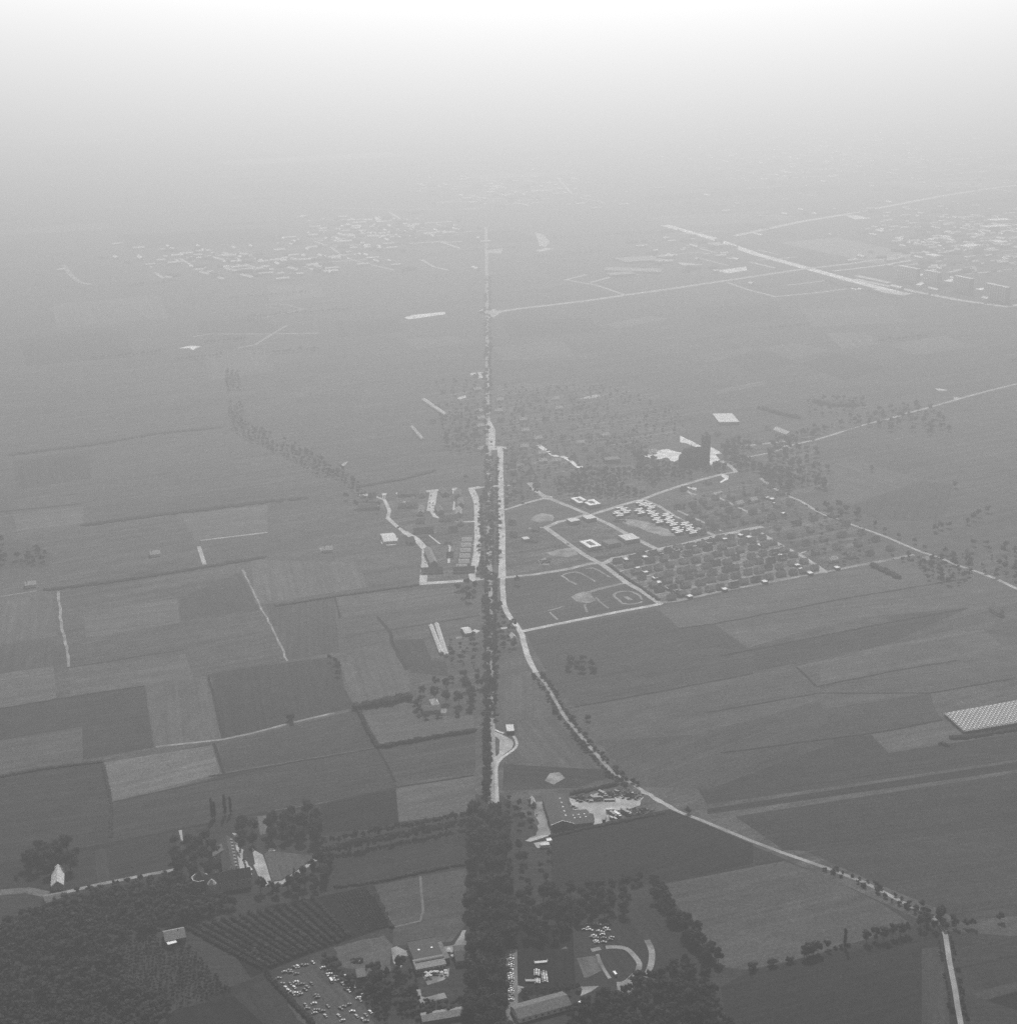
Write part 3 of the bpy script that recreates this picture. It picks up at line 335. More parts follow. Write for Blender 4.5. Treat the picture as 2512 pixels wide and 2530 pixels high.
 ('side_road', 'concrete', 0.012, [(-48,1991),(-46,1979),(-42,1955),(-40,1932),(-39,1909),(-38,1877),(-37,1834),(-36,1793),(-35,1754),(-35,1725),(-36,1707),(-37,1689),(-39,1672),(-40,1659),(-39,1649),(-38,1643),(-46,1642),(-47,1648),(-48,1658),(-48,1672),(-46,1689),(-45,1707),(-44,1725),(-44,1754),(-44,1793),(-45,1834),(-46,1876),(-47,1909),(-48,1931),(-51,1954),(-55,1978),(-57,1989)], 1.6),
 ('side_road', 'concrete', 0.012, [(-100,1980),(-100,1896),(-111,1895),(-111,1980)], -1.56),
 ('side_road', 'concrete', 0.012, [(-159,1868),(-141,1826),(-128,1802),(-133,1799),(-146,1824),(-165,1866)], 2.01),
 ('side_road', 'concrete', 0.012, [(-207,1972),(-189,1967),(-192,1958),(-209,1962)], -0.26),
 ('driveway', 'concrete', 0.012, [(-178,1972),(-171,1973),(-171,1964),(-172,1964),(-171,1945),(-172,1945),(-173,1963),(-175,1963),(-173,1945),(-175,1945),(-176,1963),(-177,1963)], -1.49),
 ('driveway', 'concrete', 0.012, [(-158,1977),(-151,1978),(-151,1969),(-152,1969),(-151,1949),(-152,1949),(-153,1968),(-155,1968),(-154,1949),(-155,1949),(-156,1968),(-158,1968)], -1.5),
 ('driveway', 'concrete', 0.012, [(-138,1980),(-131,1981),(-131,1972),(-133,1972),(-131,1953),(-133,1953),(-134,1971),(-135,1971),(-134,1953),(-135,1953),(-137,1971),(-138,1971)], -1.51),
 ('driveway', 'concrete', 0.012, [(-80,1996),(-73,1997),(-73,1988),(-75,1988),(-74,1968),(-75,1968),(-76,1987),(-77,1987),(-77,1968),(-78,1968),(-79,1987),(-80,1987)], -1.54),
 ('yard', 'concrete', 0.012, [(-149,1931),(-142,1936),(-141,1911),(-144,1913)], -1.55),
 ('side_road', 'concrete', 0.018, [(-189,1963),(-170,1944),(-159,1898),(-159,1867),(-164,1867),(-164,1897),(-174,1942),(-193,1960)], 1.87),
 ('side_road', 'concrete', 0.018, [(-103,1896),(-96,1873),(-74,1857),(-55,1853),(-42,1855),(-41,1850),(-55,1848),(-76,1852),(-101,1870),(-107,1895)], 2.54),
 ('path', 'concrete', 0.012, [(-102,1799),(-86,1766),(-88,1765),(-104,1798)], -1.11),
 ('path', 'concrete', 0.012, [(-81,1787),(-73,1754),(-72,1698),(-75,1697),(-75,1753),(-83,1786)], 1.67),
 ('path', 'concrete', 0.012, [(-74,1936),(-73,1898),(-76,1898),(-76,1936)], -1.55),
 ('lane', 'paving', 0.024, [(-32,1647),(-15,1651),(5,1653),(6,1648),(-14,1646),(-31,1642)], -2.98),
 ('lane', 'paving', 0.018, [(-41,2001),(-18,2007),(6,2011),(7,2006),(-17,2002),(-39,1996)], -2.94),
 ('estate_road', 'paving', 0.018, [(-7,1901),(22,1930),(47,1951),(50,1947),(25,1926),(-4,1897)], -2.4),
 ('estate_road', 'paving', 0.006, [(46,1831),(65,1854),(86,1867),(101,1882),(110,1882),(125,1897),(159,1928),(184,1947),(209,1975),(239,2004),(276,2037),(306,2060),(331,2074),(328,2095),(317,2127),(323,2129),(335,2097),(337,2071),(309,2054),(281,2032),(243,1999),(213,1970),(188,1942),(164,1923),(130,1892),(112,1876),(104,1876),(90,1862),(70,1849),(51,1826)], -2.31),
 ('estate_road', 'paving', 0.03, [(-6,1652),(32,1662),(71,1680),(98,1698),(113,1701),(114,1695),(100,1692),(74,1674),(34,1657),(-4,1646)], -2.75),
 ('path', 'paving', 0.012, [(26,1826),(49,1830),(49,1827),(27,1823)], 0.17),
 ('building_road', 'dirt', 0.018, [(88,1601),(104,1614),(138,1634),(141,1630),(107,1610),(92,1597)], -2.55),
 ('field_road', 'dirt', 0.024, [(168,1571),(193,1578),(259,1613),(326,1643),(383,1671),(386,1671),(427,1692),(465,1709),(505,1730),(507,1725),(468,1704),(430,1687),(386,1666),(383,1666),(328,1639),(261,1609),(195,1573),(170,1567)], -2.7),
 ('path', 'paving', 0.006, [(230,1899),(254,1860),(280,1814),(277,1813),(251,1858),(227,1897)], 2.1),
 ('estate_road', 'paving', 0.018, [(303,1978),(292,1972),(295,1953),(309,1926),(330,1883),(326,1881),(305,1924),(291,1951),(288,1974),(300,1982)], 1.83),
 ('lane', 'paving', 0.024, [(368,2042),(377,2000),(397,1953),(406,1939),(418,1903),(432,1873),(442,1856),(418,1901),(432,1879),(443,1858),(471,1819),(488,1795),(519,1739),(538,1717),(549,1695),(569,1670),(586,1645),(600,1614),(617,1581),(612,1579),(595,1612),(581,1642),(565,1667),(545,1692),(534,1714),(515,1736),(484,1792),(467,1816),(439,1856),(428,1876),(415,1906),(444,1852),(427,1870),(413,1901),(402,1937),(393,1951),(372,1999),(363,2041)], 2.07),
 ('lane', 'paving', 0.024, [(423,2203),(484,2244),(521,2278),(571,2321),(543,2294),(593,2344),(628,2367),(658,2395),(717,2443),(786,2503),(851,2556),(918,2607),(922,2602),(854,2551),(790,2498),(721,2439),(662,2390),(632,2362),(597,2339),(539,2290),(567,2317),(525,2273),(487,2240),(427,2198)], -2.46),
 ('lane', 'paving', 0.024, [(366,2210),(382,2215),(434,2236),(436,2230),(384,2210),(368,2204)], -2.77),
 ('lane', 'paving', 0.024, [(358,2146),(394,2168),(435,2202),(438,2199),(396,2165),(360,2143)], -2.51),
 ('church_square', 'pale', 0.006, [(201,2151),(205,2156),(208,2159),(212,2164),(216,2168),(220,2172),(225,2175),(228,2179),(230,2181),(236,2186),(241,2188),(245,2191),(248,2189),(251,2184),(255,2179),(258,2176),(263,2172),(266,2169),(264,2164),(263,2158),(262,2153),(260,2146),(260,2141),(256,2136),(255,2131),(252,2128),(249,2122),(249,2117),(248,2125),(244,2128),(243,2134),(242,2140),(240,2146),(236,2143),(231,2138),(224,2135),(221,2138),(217,2141),(212,2146),(209,2149)], 0.8),
 ('church_square', 'pale', 0.006, [(313,2203),(315,2199),(318,2194),(319,2189),(321,2184),(324,2178),(324,2173),(327,2167),(319,2163),(316,2162),(316,2155),(317,2151),(317,2147),(318,2141),(319,2136),(316,2130),(315,2127),(311,2121),(308,2117),(304,2112),(303,2106),(295,2111),(295,2118),(296,2122),(296,2127),(297,2131),(300,2137),(299,2142),(301,2147),(302,2154),(302,2159),(306,2162),(304,2168),(307,2173),(308,2178),(309,2182),(308,2189),(309,2193),(311,2200)], 1.38),
 ('church_street', 'pale', 0.006, [(273,2265),(287,2236),(302,2201),(296,2192),(278,2221),(269,2227)], -1.17),
 ('village_street', 'pale', 0.012, [(50,2213),(58,2193),(71,2160),(80,2152),(75,2146),(65,2155),(50,2190),(43,2210)], 2.03),
 ('village_street', 'pale', 0.018, [(84,2154),(93,2140),(105,2099),(110,2101),(113,2094),(102,2091),(86,2136),(77,2150)], 2.09),
 ('dirt_track', 'dirt', 0.012, [(65,1657),(67,1653),(70,1646),(73,1639),(80,1631),(81,1626),(79,1625),(77,1629),(71,1637),(68,1645),(64,1652),(62,1655)], 2.07),
 ('dirt_track', 'dirt', 0.012, [(65,1659),(68,1662),(73,1666),(79,1668),(83,1668),(89,1664),(91,1659),(96,1652),(102,1641),(104,1636),(102,1635),(100,1640),(94,1650),(89,1658),(87,1662),(82,1665),(80,1666),(74,1663),(70,1660),(66,1657)], 2.6),
 ('dirt_track', 'dirt', 0.012, [(121,1595),(122,1597),(126,1603),(132,1606),(141,1607),(146,1604),(151,1598),(154,1591),(155,1583),(156,1580),(153,1579),(152,1583),(151,1591),(148,1596),(144,1602),(140,1604),(133,1603),(128,1601),(125,1596),(123,1593)], 2.71),
 ('dirt_track', 'dirt', 0.018, [(124,1595),(124,1593),(125,1587),(129,1578),(131,1570),(133,1566),(130,1565),(128,1570),(126,1577),(122,1586),(121,1592),(121,1596)], 1.86),
 ('dirt_track', 'dirt', 0.024, [(132,1570),(134,1569),(138,1567),(144,1568),(151,1572),(153,1575),(155,1573),(153,1570),(144,1565),(137,1564),(133,1566),(130,1567)], -2.92),
 ('dirt_track', 'dirt', 0.012, [(102,1586),(104,1582),(106,1574),(109,1567),(112,1559),(115,1555),(113,1553),(110,1558),(107,1566),(104,1573),(101,1581),(100,1585)], 1.97),
 ('dirt_track', 'dirt', 0.012, [(89,1565),(88,1560),(90,1548),(90,1542),(87,1542),(87,1548),(86,1560),(86,1565)], 1.62),
 ('dirt_track', 'dirt', 0.012, [(44,1548),(50,1551),(58,1557),(62,1561),(64,1560),(60,1556),(51,1549),(46,1546)], -2.5),
 ('dirt_track', 'dirt', 0.012, [(48,1543),(49,1538),(54,1527),(56,1521),(54,1520),(51,1526),(47,1538),(46,1543)], 1.92),
 ('dirt_track', 'dirt', 0.012, [(94,1680),(97,1680),(103,1682),(111,1673),(119,1657),(123,1650),(121,1649),(117,1656),(109,1671),(103,1679),(97,1678),(94,1677)], 2.32),
 ('castle_lane', 'dirt', 0.024, [(-356.5,979.2),(-343.6,986.8),(-321.4,997.4),(-291.5,1009.1),(-264.5,1019.0),(-263.1,1015.3),(-290.1,1005.4),(-319.8,993.7),(-341.7,983.3),(-354.5,975.8)], -2.73),
 ('castle_drive', 'paving', 0.012, [(-209.1,1049.6),(-205.6,1044.7),(-198.3,1038.5),(-192.2,1020.5),(-185.3,998.9),(-190.6,991.5),(-195.1,1001.8),(-199.7,1014.6),(-203.4,1022.9),(-202.5,1025.3)], 1.84),
 ('castle_terrace', 'paving', 0.048, [(-274.2,1075.6),(-271.6,1076.3),(-267.2,1059.6),(-268.2,1058.4)], 1.91),
 ('cafe_yard', 'dirt', 0.024, [(-85.5,913.6),(-81.7,916.0),(-74.6,910.7),(-68.2,914.7),(-62.1,915.7),(-53.6,917.4),(-52.5,909.9),(-61.6,907.8),(-66.2,905.4),(-70.3,906.0),(-74.1,903.4),(-74.9,899.6),(-76.4,890.8),(-80.0,891.7),(-82.4,896.2),(-83.7,902.9)], -2.93),
 ('cafe_yard', 'dirt', 0.012, [(-49.4,914.7),(-40.0,917.1),(-38.2,922.3),(-35.6,929.4),(-34.2,935.7),(-31.3,935.5),(-32.5,930.5),(-32.1,925.5),(-28.4,916.0),(-30.1,907.7),(-37.6,908.6),(-43.6,908.3),(-47.5,910.1)], -3.11),
 ('cafe_terrace', 'dirt', 0.012, [(-62.3,883.3),(-57.5,883.7),(-51.2,886.0),(-46.0,887.7),(-42.0,890.0),(-42.3,880.3),(-46.0,876.1),(-50.6,873.8),(-56.6,870.8),(-59.2,877.3)], 0.32),
 ('garden_path', 'dirt', 0.012, [(-62.0,854.7),(-53.4,858.9),(-44.7,862.4),(-42.4,856.8),(-51.0,853.4),(-59.4,849.3)], -2.73),
 ('garden_path', 'dirt', 0.018, [(-61.3,866.1),(-60.2,858.3),(-54.8,855.4),(-56.3,852.8),(-62.7,856.6),(-64.3,865.6)], 2.12),
 ('depot_yard', 'paving', 0.006, [(52.5,1129.3),(58.5,1124.9),(63.1,1124.0),(70.0,1120.4),(71.8,1128.1),(74.0,1134.8),(79.3,1139.4),(82.1,1133.4),(83.1,1129.0),(91.1,1125.7),(90.2,1132.9),(91.7,1138.6),(97.0,1142.4),(97.8,1135.3),(101.4,1129.5),(108.6,1129.8),(115.7,1131.9),(117.4,1130.4),(114.0,1124.0),(112.8,1116.3),(107.5,1113.1),(102.1,1109.9),(94.9,1108.7),(86.3,1105.7),(87.4,1100.5),(85.5,1094.4),(83.3,1087.7),(78.4,1084.2),(70.5,1083.2),(72.1,1087.9),(72.5,1093.7),(71.8,1102.4),(66.5,1103.8),(59.5,1106.7),(54.5,1108.5),(55.2,1113.4),(53.8,1118.7),(52.7,1123.3)], 1.62),
 ('depot_yard', 'dirt', 0.012, [(23.8,1121.9),(33.1,1123.1),(32.9,1117.9),(33.1,1112.6),(33.9,1105.9),(34.0,1100.8),(33.7,1095.8),(33.3,1092.1),(32.3,1087.3),(32.9,1081.7),(36.2,1072.8),(33.7,1068.1),(28.3,1065.6),(22.4,1061.1),(14.2,1059.2),(17.5,1064.4),(22.8,1067.4),(22.9,1071.1),(24.7,1077.5),(24.0,1083.3),(25.9,1086.5),(24.5,1093.0),(22.0,1099.5),(22.1,1107.2),(21.7,1111.1),(23.9,1115.8)], -1.62),
 ('loading_slab', 'paving', 0.024, [(20.5,1056.2),(31.7,1059.5),(33.9,1051.9),(33.2,1048.6),(23.3,1048.6)], 0.28),
 ('service_road', 'asphalt2', 0.03, [(6.3,912.7),(6.5,855.0),(7.2,800.9),(-1.3,800.8),(-2.0,854.9),(-2.2,912.7)], 1.58),
 ('track_loop', 'dirt', 0.018, [(59.5,912.8),(66.1,915.3),(67.5,911.6),(60.9,909.1)], 0.36),
 ('track_loop', 'dirt', 0.018, [(70.5,916.5),(71.9,916.7),(74.8,917.0),(78.1,917.0),(81.6,916.7),(84.6,915.7),(87.2,914.2),(89.5,911.4),(91.5,907.6),(93.3,903.6),(94.9,899.3),(95.7,895.4),(95.4,892.2),(94.6,888.8),(93.1,885.2),(90.7,881.0),(87.3,876.5),(84.6,873.5),(82.7,872.0),(81.8,871.4),(79.4,874.6),(80.3,875.2),(81.9,876.4),(84.2,879.1),(87.4,883.3),(89.5,886.9),(90.7,890.0),(91.5,892.8),(91.7,895.1),(91.1,898.2),(89.6,902.1),(87.9,905.9),(86.2,909.2),(84.6,911.1),(83.0,912.1),(80.8,912.7),(77.9,913.1),(75.1,913.1),(72.4,912.7),(71.0,912.5)], 1.8),
 ('track_loop', 'dirt', 0.018, [(103.9,924.0),(104.4,921.4),(105.5,916.3),(106.1,911.5),(106.1,907.0),(105.5,901.2),(104.2,894.1),(102.3,887.5),(99.8,881.6),(98.6,878.8),(94.5,880.5),(95.7,883.4),(98.0,889.0),(99.8,895.1),(101.0,901.8),(101.6,907.2),(101.6,911.2),(101.0,915.6),(100.0,920.5),(99.5,923.0)], 1.45),
 ('track_yard', 'dirt', 0.024, [(75.8,874.2),(80.9,874.6),(87.4,874.0),(88.3,864.5),(83.4,857.1),(80.7,861.6),(75.9,865.7)], -2.12),
 ('track_loop', 'dirt', 0.024, [(65.5,906.6),(66.7,898.3),(69.4,888.1),(72.6,878.7),(70.2,877.9),(67.0,887.4),(64.2,897.8),(63.0,906.2)], 1.82),
 ('motorway', 'concrete', 0.012, [(873,3689),(992,3502),(1057,3409),(1130,3338),(1156,3352),(1222,3390),(1232,3372),(1165,3334),(1127,3318),(1042,3396),(975,3491),(856,3678)], 2.45),
 ('junction', 'paving', 0.018, [(-68,3267),(-56,3281),(-49,3217),(-43,3198),(-32,3207),(-16,3257),(-32,3301),(-44,3281),(-57,3307)], -1.46),
 ('trunk_road', 'concrete', 0.012, [(665,4424),(917,4728),(1071,4873),(1211,5027),(1550,5391),(1776,5607),(1999,5781),(2014,5762),(1791,5589),(1567,5374),(1228,5011),(1088,4856),(934,4711),(683,4409)], -2.35),
 ('far_road', 'paving', 0.006, [(149,3674),(220,3600),(280,3471),(272,3467),(213,3594),(142,3668)], 2.15),
 ('far_road', 'paving', 0.006, [(-498,4198),(-483,4151),(-454,4059),(-421,3988),(-386,3937),(-349,3888),(-310,3840),(-291,3816),(-297,3811),(-316,3835),(-355,3883),(-392,3933),(-428,3984),(-461,4056),(-491,4149),(-506,4195)], 2.07),
 ('far_road', 'paving', 0.006, [(-230,3983),(-192,3870),(-153,3816),(-160,3811),(-200,3866),(-239,3980)], 2.01),
 ('far_road', 'dirt', 0.012, [(-654,3009),(-625,3036),(-513,3036),(-396,3045),(-395,3038),(-513,3029),(-622,3029),(-649,3004)], -3.01),
 ('far_road', 'dirt', 0.018, [(-543,2900),(-514,2932),(-498,3015),(-477,3123),(-471,3122),(-492,3014),(-508,2929),(-539,2896)], -1.86),
 ('far_road', 'dirt', 0.006, [(-1167,3898),(-1151,3858),(-1119,3777),(-1090,3712),(-1066,3662),(-1045,3632),(-1027,3620),(-1018,3614),(-1024,3604),(-1034,3610),(-1053,3623),(-1076,3656),(-1101,3707),(-1130,3772),(-1162,3853),(-1178,3894)], 2.06),
 ('far_road', 'dirt', 0.012, [(-555,3363),(-504,3352),(-459,3297),(-536,3196),(-541,3200),(-465,3297),(-507,3347),(-557,3357)], 1.68),
 ('far_road', 'paving', 0.006, [(-372,5603),(-77,5717),(-73,5708),(-369,5594)], 0.37),
 ('far_road', 'paving', 0.006, [(-622,5056),(-417,5024),(-191,5024),(-191,5014),(-417,5014),(-624,5046)], 3.07),
 ('far_road', 'paving', 0.006, [(-268,5176),(-178,5270),(-8,5311),(-6,5301),(-173,5262),(-260,5170)], -2.66),
 ('far_road', 'paving', 0.012, [(-223,5212),(-26,5246),(-25,5236),(-222,5202)], 0.17),
 ('far_road', 'paving', 0.006, [(201,5955),(235,5438),(289,5413),(285,5404),(226,5432),(191,5954)], 1.74),
 ('far_road', 'paving', 0.006, [(-389,4953),(-312,4662),(-258,4585),(-266,4579),(-321,4657),(-399,4950)], 1.91),
 ('far_road', 'paving', 0.006, [(197,3636),(270,3738),(397,3791),(401,3782),(277,3730),(205,3631)], -2.48),
 ('far_road', 'paving', 0.012, [(137,3674),(194,3750),(202,3744),(145,3668)], 0.93),
 ('far_road', 'paving', 0.006, [(547,3635),(580,3540),(633,3449),(625,3444),(572,3536),(538,3632)], 2.0),
 ('far_road', 'paving', 0.012, [(619,3451),(719,3496),(815,3553),(820,3546),(723,3488),(622,3442)], -2.66),
 ('far_road', 'paving', 0.006, [(678,3601),(787,3667),(792,3659),(683,3593)], 0.55),
 ('far_road', 'paving', 0.012, [(803,4869),(921,4848),(919,4839),(802,4860)], -0.18),
 ('far_road', 'paving', 0.006, [(508,4201),(566,4185),(563,4176),(505,4192)], -0.27),
 ('far_road', 'paving', 0.012, [(993,3999),(1096,4105),(1103,4099),(999,3993)], 0.8),
 ('far_road', 'paving', 0.006, [(-504,4227),(-444,4256),(-442,4250),(-502,4221)], 0.45),
 ('far_road', 'concrete', 0.006, [(-493,4209),(-410,4249),(-407,4244),(-491,4203)], 0.45),
 ('far_road', 'concrete', 0.006, [(-428,4468),(-279,4540),(-276,4533),(-424,4460)], 0.45),
 ('far_road', 'concrete', 0.006, [(-559,4741),(-448,4791),(-444,4782),(-555,4732)], 0.42),
 ('far_road', 'paving', 0.012, [(-295,4378),(-139,4454),(-136,4448),(-293,4372)], 0.45),
 ('far_road', 'concrete', 0.006, [(-266,4689),(-181,4731),(-177,4721),(-261,4679)], 0.45),
 ('far_road', 'paving', 0.006, [(-219,4456),(-109,4509),(-106,4503),(-216,4449)], 0.45),
 ('far_road', 'concrete', 0.012, [(-410,4732),(-349,4762),(-343,4751),(-405,4721)], 0.45),
 ('far_road', 'concrete', 0.012, [(-288,4269),(-184,4315),(-179,4305),(-283,4259)], 0.42),
 ('far_road', 'concrete', 0.006, [(-557,4326),(-456,4375),(-453,4368),(-553,4319)], 0.45),
 ('far_road', 'concrete', 0.012, [(-185,4284),(-131,4174),(-138,4170),(-192,4281)], -1.12),
 ('far_road', 'paving', 0.006, [(-393,4461),(-255,4528),(-250,4518),(-388,4451)], 0.45),
 ('far_road', 'paving', 0.006, [(-392,4551),(-315,4589),(-311,4582),(-388,4544)], 0.45),
 ('far_road', 'paving', 0.012, [(-442,4531),(-409,4470),(-417,4466),(-449,4527)], -1.08),
 ('far_road', 'concrete', 0.018, [(-199,4283),(-137,4313),(-132,4304),(-194,4273)], 0.45),
 ('far_road', 'concrete', 0.006, [(-558,4308),(-517,4231),(-524,4228),(-564,4305)], -1.08),
 ('far_road', 'paving', 0.006, [(-222,4668),(-174,4570),(-183,4566),(-231,4664)], -1.12),
 ('far_road', 'paving', 0.006, [(-589,4350),(-540,4374),(-537,4368),(-586,4344)], 0.45),
 ('far_road', 'paving', 0.012, [(-404,4659),(-354,4555),(-361,4552),(-411,4655)], -1.12),
 ('far_road', 'paving', 0.006, [(-643,4744),(-557,4786),(-553,4776),(-639,4734)], 0.45),
 ('far_road', 'paving', 0.006, [(-540,4017),(-503,4034),(-499,4024),(-536,4008)], 0.42),
 ('far_road', 'concrete', 0.006, [(-953,3911),(-927,3858),(-933,3854),(-959,3908)], -1.12),
 ('far_road', 'paving', 0.006, [(-748,4125),(-718,4063),(-727,4058),(-757,4120)], -1.12),
 ('far_road', 'paving', 0.006, [(-786,4114),(-730,4007),(-738,4003),(-795,4109)], -1.08),
 ('far_road', 'concrete', 0.006, [(-527,3875),(-478,3783),(-487,3778),(-536,3870)], -1.08),
 ('far_road', 'paving', 0.006, [(-883,4077),(-858,4029),(-864,4025),(-889,4073)], -1.08),
 ('far_road', 'paving', 0.006, [(-550,3916),(-445,3967),(-441,3958),(-545,3907)], 0.45),
 ('far_road', 'paving', 0.006, [(-902,3782),(-861,3697),(-869,3693),(-910,3778)], -1.12),
 ('far_road', 'paving', 0.006, [(-692,4026),(-631,3911),(-640,3907),(-701,4021)], -1.08),
 ('far_road', 'concrete', 0.012, [(-839,4040),(-721,4097),(-717,4087),(-834,4030)], 0.45),
 ('far_road', 'paving', 0.006, [(-875,4037),(-835,3955),(-843,3951),(-883,4033)], -1.12),
 ('far_road', 'paving', 0.012, [(-463,3951),(-342,4005),(-340,3998),(-460,3945)], 0.42),
 ('far_road', 'concrete', 0.006, [(-888,4007),(-825,3879),(-832,3876),(-894,4004)], -1.12),
 ('far_road', 'paving', 0.006, [(-756,4002),(-689,3865),(-698,3861),(-764,3998)], -1.12),
 ('far_road', 'paving', 0.006, [(-623,4011),(-593,3955),(-602,3950),(-632,4006)], -1.08),
 ('far_road', 'concrete', 0.012, [(-483,4051),(-392,4095),(-388,4085),(-478,4041)], 0.45),
 ('far_road', 'paving', 0.006, [(1333,4057),(1480,4123),(1483,4116),(1336,4051)], 0.42),
 ('far_road', 'paving', 0.006, [(1025,3660),(1055,3604),(1050,3601),(1020,3657)], -1.08),
 ('far_road', 'paving', 0.006, [(1293,3919),(1353,3948),(1357,3939),(1297,3910)], 0.45),
 ('far_road', 'paving', 0.006, [(1455,4382),(1589,4447),(1592,4439),(1459,4374)], 0.45),
 ('far_road', 'paving', 0.012, [(1109,4125),(1182,3988),(1173,3984),(1100,4121)], -1.08),
 ('far_road', 'paving', 0.006, [(1163,4636),(1216,4660),(1220,4651),(1167,4627)], 0.42),
 ('far_road', 'paving', 0.006, [(1278,3731),(1324,3753),(1328,3747),(1281,3725)], 0.45),
 ('far_road', 'concrete', 0.006, [(997,3872),(1121,3932),(1125,3924),(1001,3864)], 0.45),
 ('far_road', 'concrete', 0.006, [(1672,4819),(1809,4886),(1814,4876),(1677,4809)], 0.45),
 ('far_road', 'paving', 0.006, [(1071,3923),(1113,3942),(1118,3932),(1075,3913)], 0.42),
 ('far_road', 'concrete', 0.006, [(1333,4293),(1401,4326),(1405,4319),(1337,4286)], 0.45),
 ('far_road', 'paving', 0.006, [(1555,4832),(1591,4760),(1583,4756),(1548,4828)], -1.12),
 ('far_road', 'paving', 0.006, [(1305,4625),(1353,4649),(1358,4638),(1310,4615)], 0.45),
 ('far_road', 'paving', 0.006, [(1376,4135),(1447,4167),(1450,4160),(1379,4129)], 0.42),
 ('far_road', 'paving', 0.006, [(1231,4133),(1379,4205),(1384,4195),(1235,4123)], 0.45),
 ('far_road', 'paving', 0.012, [(1246,4596),(1308,4627),(1313,4617),(1251,4586)], 0.45),
 ('far_road', 'concrete', 0.006, [(1371,4274),(1406,4202),(1396,4198),(1361,4269)], -1.12),
 ('far_road', 'concrete', 0.006, [(1163,3762),(1269,3809),(1273,3799),(1168,3752)], 0.42),
 ('far_road', 'concrete', 0.012, [(1333,3930),(1360,3875),(1354,3872),(1327,3927)], -1.12),
 ('far_road', 'paving', 0.006, [(1279,3821),(1366,3860),(1370,3850),(1283,3811)], 0.42),
 ('far_road', 'paving', 0.012, [(1379,4194),(1481,4244),(1484,4237),(1383,4187)], 0.45),
 ('far_road', 'concrete', 0.006, [(1343,4030),(1411,4063),(1413,4058),(1346,4025)], 0.45),
 ('far_road', 'paving', 0.006, [(1349,4480),(1414,4358),(1405,4353),(1340,4476)], -1.08),
 ('far_road', 'concrete', 0.006, [(1625,4921),(1728,4971),(1734,4959),(1630,4908)], 0.45),
 ('far_road', 'paving', 0.006, [(1261,4112),(1339,4151),(1343,4143),(1265,4105)], 0.45),
 ('far_road', 'paving', 0.006, [(1406,4381),(1458,4404),(1462,4397),(1409,4373)], 0.42),
 ('far_road', 'concrete', 0.006, [(1730,7693),(1898,7775),(1905,7759),(1738,7678)], 0.45),
 ('far_road', 'paving', 0.006, [(1930,6710),(2123,6804),(2131,6788),(1938,6694)], 0.45),
 ('far_road', 'concrete', 0.006, [(2264,7117),(2512,7238),(2518,7225),(2270,7104)], 0.45),
 ('far_road', 'paving', 0.006, [(1270,6295),(1351,6332),(1356,6322),(1274,6285)], 0.42),
 ('far_road', 'concrete', 0.012, [(1727,5805),(1805,5646),(1795,5640),(1717,5800)], -1.12),
 ('far_road', 'paving', 0.012, [(1029,5520),(1106,5376),(1099,5372),(1022,5517)], -1.08),
 ('far_road', 'concrete', 0.006, [(1696,7843),(1843,7914),(1851,7898),(1704,7827)], 0.45),
 ('far_road', 'paving', 0.006, [(1256,6264),(1404,6336),(1411,6323),(1262,6250)], 0.45),
 ('far_road', 'concrete', 0.006, [(1906,6470),(1979,6506),(1986,6491),(1913,6455)], 0.45),
 ('far_road', 'paving', 0.006, [(1024,6086),(1237,6181),(1244,6167),(1030,6072)], 0.42),
 ('far_road', 'paving', 0.006, [(815,6661),(932,6718),(936,6710),(819,6653)], 0.45),
 ('far_road', 'paving', 0.012, [(1668,5814),(1717,5715),(1707,5710),(1658,5810)], -1.12),
 ('far_road', 'paving', 0.012, [(2121,7060),(2264,7129),(2272,7112),(2130,7043)], 0.45),
 ('far_road', 'paving', 0.012, [(1888,5959),(1954,5823),(1943,5818),(1876,5954)], -1.12),
 ('far_road', 'paving', 0.006, [(2039,6733),(2176,6800),(2181,6790),(2043,6723)], 0.45),
 ('far_road', 'paving', 0.018, [(1532,5716),(1731,5804),(1735,5794),(1537,5705)], 0.42),
 ('far_road', 'concrete', 0.006, [(1047,5928),(1258,6032),(1263,6022),(1051,5919)], 0.45),
 ('far_road', 'concrete', 0.006, [(1459,7730),(1611,7804),(1619,7788),(1467,7714)], 0.45),
 ('far_road', 'paving', 0.006, [(1361,7254),(1506,7324),(1511,7313),(1367,7243)], 0.45),
 ('far_road', 'concrete', 0.012, [(2058,7519),(2289,7631),(2297,7616),(2066,7503)], 0.45),
 ('far_road', 'concrete', 0.006, [(869,5604),(1018,5677),(1022,5669),(873,5596)], 0.45),
 ('far_road', 'paving', 0.018, [(1810,5603),(1885,5449),(1871,5443),(1796,5596)], -1.12),
 ('far_road', 'paving', 0.006, [(2079,6132),(2119,6050),(2111,6045),(2070,6128)], -1.12),
 ('far_road', 'concrete', 0.006, [(1836,6158),(1984,6230),(1991,6215),(1844,6143)], 0.45),
 ('far_road', 'concrete', 0.006, [(1746,6191),(1858,6246),(1862,6237),(1750,6182)], 0.45),
 ('far_road', 'paving', 0.006, [(964,7075),(1008,6985),(997,6980),(953,7070)], -1.12),
 ('far_road', 'paving', 0.024, [(1735,8394),(1904,8469),(1912,8450),(1744,8375)], 0.42),
 ('far_road', 'concrete', 0.006, [(879,5968),(941,5850),(934,5846),(871,5964)], -1.08),
 ('far_road', 'paving', 0.006, [(1333,5468),(1385,5493),(1388,5486),(1337,5461)], 0.45),
 ('far_road', 'paving', 0.012, [(1655,6482),(1839,6564),(1846,6549),(1662,6467)], 0.42),
